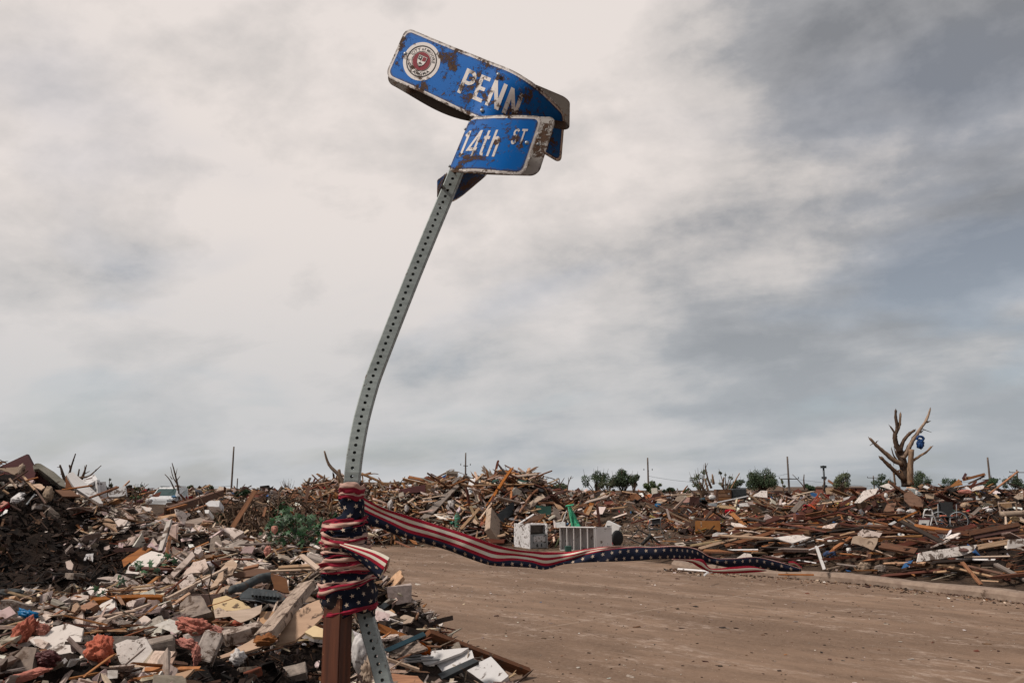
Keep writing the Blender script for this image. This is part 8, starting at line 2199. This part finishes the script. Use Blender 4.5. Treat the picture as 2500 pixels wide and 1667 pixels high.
ivy('ivy_sprig', 342, 1408, 22, 12, 5.6, 12, 'small ivy sprig below the white ceiling board', 0.032, 4)
ivy('ivy_sprig', 690, 1274, 18, 22, 7.6, 14, 'ivy shoot climbing at the pale stake', 0.04, 5)
ivy('ivy_sprig', 272, 1447, 16, 10, 5.2, 8, 'few ivy leaves beside the cream plaster flake', 0.03, 6)
ivy('ivy_sprig', 395, 1392, 20, 14, 5.8, 9, 'ivy leaves on the torn plaster', 0.035, 7)
blob('4', 1325, 1040, 36, 42, 'cloth_pink', 'pink cloth rose lying in the ivy', 7.2, 0.35, 'cloth_rose', 'flower')
# ---- single pieces of the heaps that show one by one
LM = [(60, 1150, 'the maroon panel'), (110, 1140, 'the stained mattress'), (250, 1190, 'the fridge'), (115, 1210, 'the tufted cushion'), (300, 1305, 'the pail'), (380, 1230, 'the van'), (405, 1300, 'the white upright board'), (340, 1370, 'the white ceiling board'),
      (470, 1275, 'the tilted siding'), (600, 1300, 'the brush heap'), (728, 1310, 'the ivy'), (130, 1560, 'the broken wallboard'), (100, 1470, 'the slim lath'), (240, 1585, 'the pink insulation by the block'), (365, 1590, 'the big concrete block'), (510, 1580, 'the standing brick'),
      (595, 1545, 'the lying brick'), (690, 1490, 'the weathered beam'), (640, 1450, 'the plastic tray'), (560, 1470, 'the cream cupboard door'), (450, 1470, 'the coarse plaster slab'), (360, 1470, 'the long pale stick'), (740, 1390, 'the yellow stud'), (840, 1440, 'the wound bunting'),
      (1010, 1580, 'the blue steel bar'), (1150, 1610, 'the white trim board'), (1200, 1570, 'the long nailed stud'), (1000, 1520, 'the charred timber'), (930, 1190, 'the pale forked branch'), (1030, 1190, 'the maroon box beam'), (1080, 1230, 'the grey fence board'), (1115, 1260, 'the green cylinder'),
      (1145, 1190, 'the white plank'), (1230, 1180, 'the far peak'), (1220, 1260, 'the dark panel'), (1290, 1310, 'the stove'), (1420, 1310, 'the bookcase'), (1400, 1250, 'the green slide'), (1330, 1230, 'the level orange stud'), (1590, 1290, 'the folding chair'), (1730, 1295, 'the cardboard box'),
      (1690, 1225, 'the dark sofa'), (1770, 1210, 'the chest of drawers'), (1880, 1260, 'the brown television'), (1990, 1225, 'the orange slatted chair'), (1930, 1310, 'the flat ceiling tile'), (2005, 1360, 'the white upright lath'), (2120, 1320, 'the torn plywood'), (2310, 1350, 'the wide peeling board'),
      (2340, 1275, 'the wheelchair'), (2270, 1270, 'the walking frame'), (2190, 1190, 'the shattered tree'), (2380, 1180, 'the orange rafter end'), (2460, 1250, 'the window frame'), (2400, 1400, 'the standing orange lath'), (1780, 1360, 'the streamer'), (900, 1260, 'the sign post')]
def where(p):
    px, py, _ = proj(*p)
    b = min(LM, key=lambda q: (q[0] - px) ** 2 + 2.0 * (q[1] - py) ** 2)
    dx, dy = px - b[0], py - b[1]
    rel = ('right of' if dx > 0 else 'left of') if abs(dx) > abs(dy) * 1.2 else ('below' if dy > 0 else 'above')
    return rel + ' ' + b[2]
used = {}
def label_piece(o, words, cat):
    lab = words + ' ' + where(o.matrix_world.translation)
    used.setdefault(lab, []).append(o)
    tag(o, lab, cat)
WM = [('wood_tan', 'tan'), ('wood_orange', 'orange'), ('wood_brown', 'brown'), ('wood_red', 'red brown'), ('wood_dark', 'dark'), ('wood_grey', 'grey'), ('wood_pale', 'pale')]
r = random.Random(77)
variants = [plank_mesh(1.0, 0.10, 0.03, 900 + i, 1.0, r.uniform(-0.01, 0.01)) for i in range(9)]
vm = {}
def shared(me, mat):
    key = (me.name, mat)
    if key not in vm:
        c = me.copy(); c.materials.clear(); c.materials.append(MATS[mat]); vm[key] = c
    return vm[key]
def put_plank(x, y, L, wsc, tsc, yaw, tilt, lift, weights, roll=0.0):
    m, cn = r.choices(WM, weights)[0]
    o = bpy.data.objects.new('plank', shared(r.choice(variants), m))
    z = float(H(x, y)) + lift
    o.matrix_world = Matrix.Translation((x, y, z)) @ Euler((roll, tilt, yaw), 'XYZ').to_matrix().to_4x4() @ Matrix.Diagonal((L, wsc, tsc, 1))
    COL.objects.link(o)
    sz = 'long' if L > 1.5 else ('short' if L < 0.6 else 'broken')
    ti = 'steep ' if abs(tilt) > 0.5 else ''
    label_piece(o, f'{ti}{sz} {cn} plank', 'plank')
def many(n, x0, x1, y0, y1, keep, Lr, yaw_mu, yaw_sd, tilt_sd, weights, lift=(0.04, 0.2), ws=(0.6, 1.5)):
    xy = sample(n, x0, x1, y0, y1, g, keep, True)
    for (x, y) in xy:
        L = r.uniform(*Lr)
        put_plank(x, y, L, r.uniform(*ws), r.uniform(0.7, 1.5), r.gauss(yaw_mu, yaw_sd), r.gauss(0, tilt_sd), r.uniform(*lift), weights, r.gauss(0, 0.4))
many(48, -7, 3, 24.6, 29, inD, (0.7, 2.4), 0.0, 1.2, 0.45, (3, 3, 3, 2, 1, 2, 2), (0.1, 0.35), (0.7, 1.8))
many(84, 2.5, 13, 12.5, 22, inF, (1.1, 3.2), 0.38, 0.4, 0.08, (1.5, 2, 5, 4, 5, 1, 1), (0.05, 0.24), (0.5, 1.05))
many(26, 8, 24, 25, 35, lambda x, y, q: (H(x, y) > 0.1) & (x < y * 0.66), (1.0, 3.0), 0.3, 0.9, 0.3, (2, 3, 4, 3, 1, 1, 1), (0.1, 0.3), (0.8, 1.8))
many(18, -5, 0.5, 3.2, 9, lambda x, y, q: inA(x, y, q) & ~dark_zone(x, y) & (np.abs(x) < y * 0.62), (0.2, 0.6), 0.5, 0.9, 0.25, (3, 2, 2, 1, 1, 2, 4), (0.02, 0.06), (0.25, 0.6))
many(30, -18, 22, 36, 48, lambda x, y, q: (H(x, y) > 0.3) & (np.abs(x) < y * 0.62), (1.0, 3.0), 0.0, 1.5, 0.22, (3, 3, 3, 2, 1, 1, 2), (0.1, 0.3), (1.0, 2.2))
# plaster pieces on the near heap
PM = [('drywall', 'pinkish'), ('drywall_white', 'white'), ('plaster_grey', 'grey'), ('drywall', 'pinkish'), ('ply_tan', 'tan')]
pv = []
for i in range(12):
    m_ = r.randint(5, 8); an = sorted(r.uniform(0, 6.28) for _ in range(m_))
    pts = [((0.35 + 0.2 * r.random()) * math.cos(a) * 1.25, (0.35 + 0.2 * r.random()) * math.sin(a)) for a in an]
    try: pv.append(slab_mesh(jag(pts, 0.06, r, 2), r.uniform(0.04, 0.11), 'plaster_piece', 0.01, i))
    except ValueError: pass
def put_piece(x, y, s_, zl):
    m, cn = r.choice(PM)
    o = bpy.data.objects.new('plaster_piece', shared(r.choice(pv), m))
    o.matrix_world = Matrix.Translation((x, y, float(H(x, y)) + zl)) @ Euler((r.gauss(0.25, 0.35), r.gauss(0, 0.35), r.uniform(0, 6.28)), 'XYZ').to_matrix().to_4x4() @ Matrix.Diagonal((s_, s_ * r.uniform(0.5, 1), s_ * r.uniform(0.6, 1.4), 1))
    COL.objects.link(o)
    label_piece(o, f"{'small' if s_ < 0.12 else ('mid-sized' if s_ < 0.2 else 'large')} {cn} {'board' if cn == 'tan' else 'plaster'} piece", 'plaster')
for (x, y) in sample(190, -5.5, 0.3, 3.0, 9.4, g, lambda x, y, q: inA(x, y, q) & ~dark_zone(x, y) & (np.abs(x) < y * 0.64), True):
    put_piece(x, y, r.choice((0.09, 0.12, 0.15, 0.2, 0.27)) * r.uniform(0.8, 1.2) * (0.7 + y * 0.09), r.uniform(0.02, 0.08))
for (x, y) in sample(45, -6, 2.6, 24.8, 28.5, g, inD, True): put_piece(x, y, r.uniform(0.25, 0.6), r.uniform(0.05, 0.2))
for (x, y) in sample(26, 4, 16, 14, 30, g, lambda x, y, q: inF(x, y, q) & (x < y * 0.64), True): put_piece(x, y, r.uniform(0.2, 0.5), r.uniform(0.08, 0.25))
bv = [rough_box_mesh(0.2, 0.09, 0.06, 50 + i, 0.08, 0.04) for i in range(4)]
for (x, y) in sample(30, -5, 0.3, 3.2, 9, g, lambda x, y, q: inA(x, y, q) & (np.abs(x) < y * 0.62), True):
    m, cn = r.choice([('brick_grey', 'pale'), ('brick_red', 'red'), ('concrete', 'grey')])
    o = bpy.data.objects.new('brick', shared(r.choice(bv), m))
    o.matrix_world = Matrix.Translation((x, y, float(H(x, y)) + 0.02)) @ Euler((r.gauss(0, 0.4), r.gauss(0, 0.4), r.uniform(0, 6.28))).to_matrix().to_4x4() @ Matrix.Diagonal((r.uniform(0.45, 0.9), r.uniform(0.7, 1), r.uniform(0.7, 1), 1))
    COL.objects.link(o); label_piece(o, f'broken {cn} brick', 'brick')
NUM = {2: 'two', 3: 'three', 4: 'four', 5: 'five', 6: 'six'}
for lab, os_ in used.items():
    n = len(os_)
    if n < 2: continue
    os_.sort(key=lambda o: proj(*o.matrix_world.translation)[0])
    for i, o in enumerate(os_):
        o['group'] = 'pieces lying ' + ' '.join(lab.split()[-4:])
        if n == 2: o['label'] = lab + (', left one of two' if i == 0 else ', right one of two')
        elif i in (0, n - 1): o['label'] = lab + (', leftmost' if i == 0 else ', rightmost') + ' of ' + NUM.get(n, 'several')
        elif n == 3: o['label'] = lab + ', middle of three'
        elif i == 1 and n < 7: o['label'] = lab + ', second from left of ' + NUM[n]
        elif i == n - 2 and n < 7: o['label'] = lab + ', second from right of ' + NUM[n]
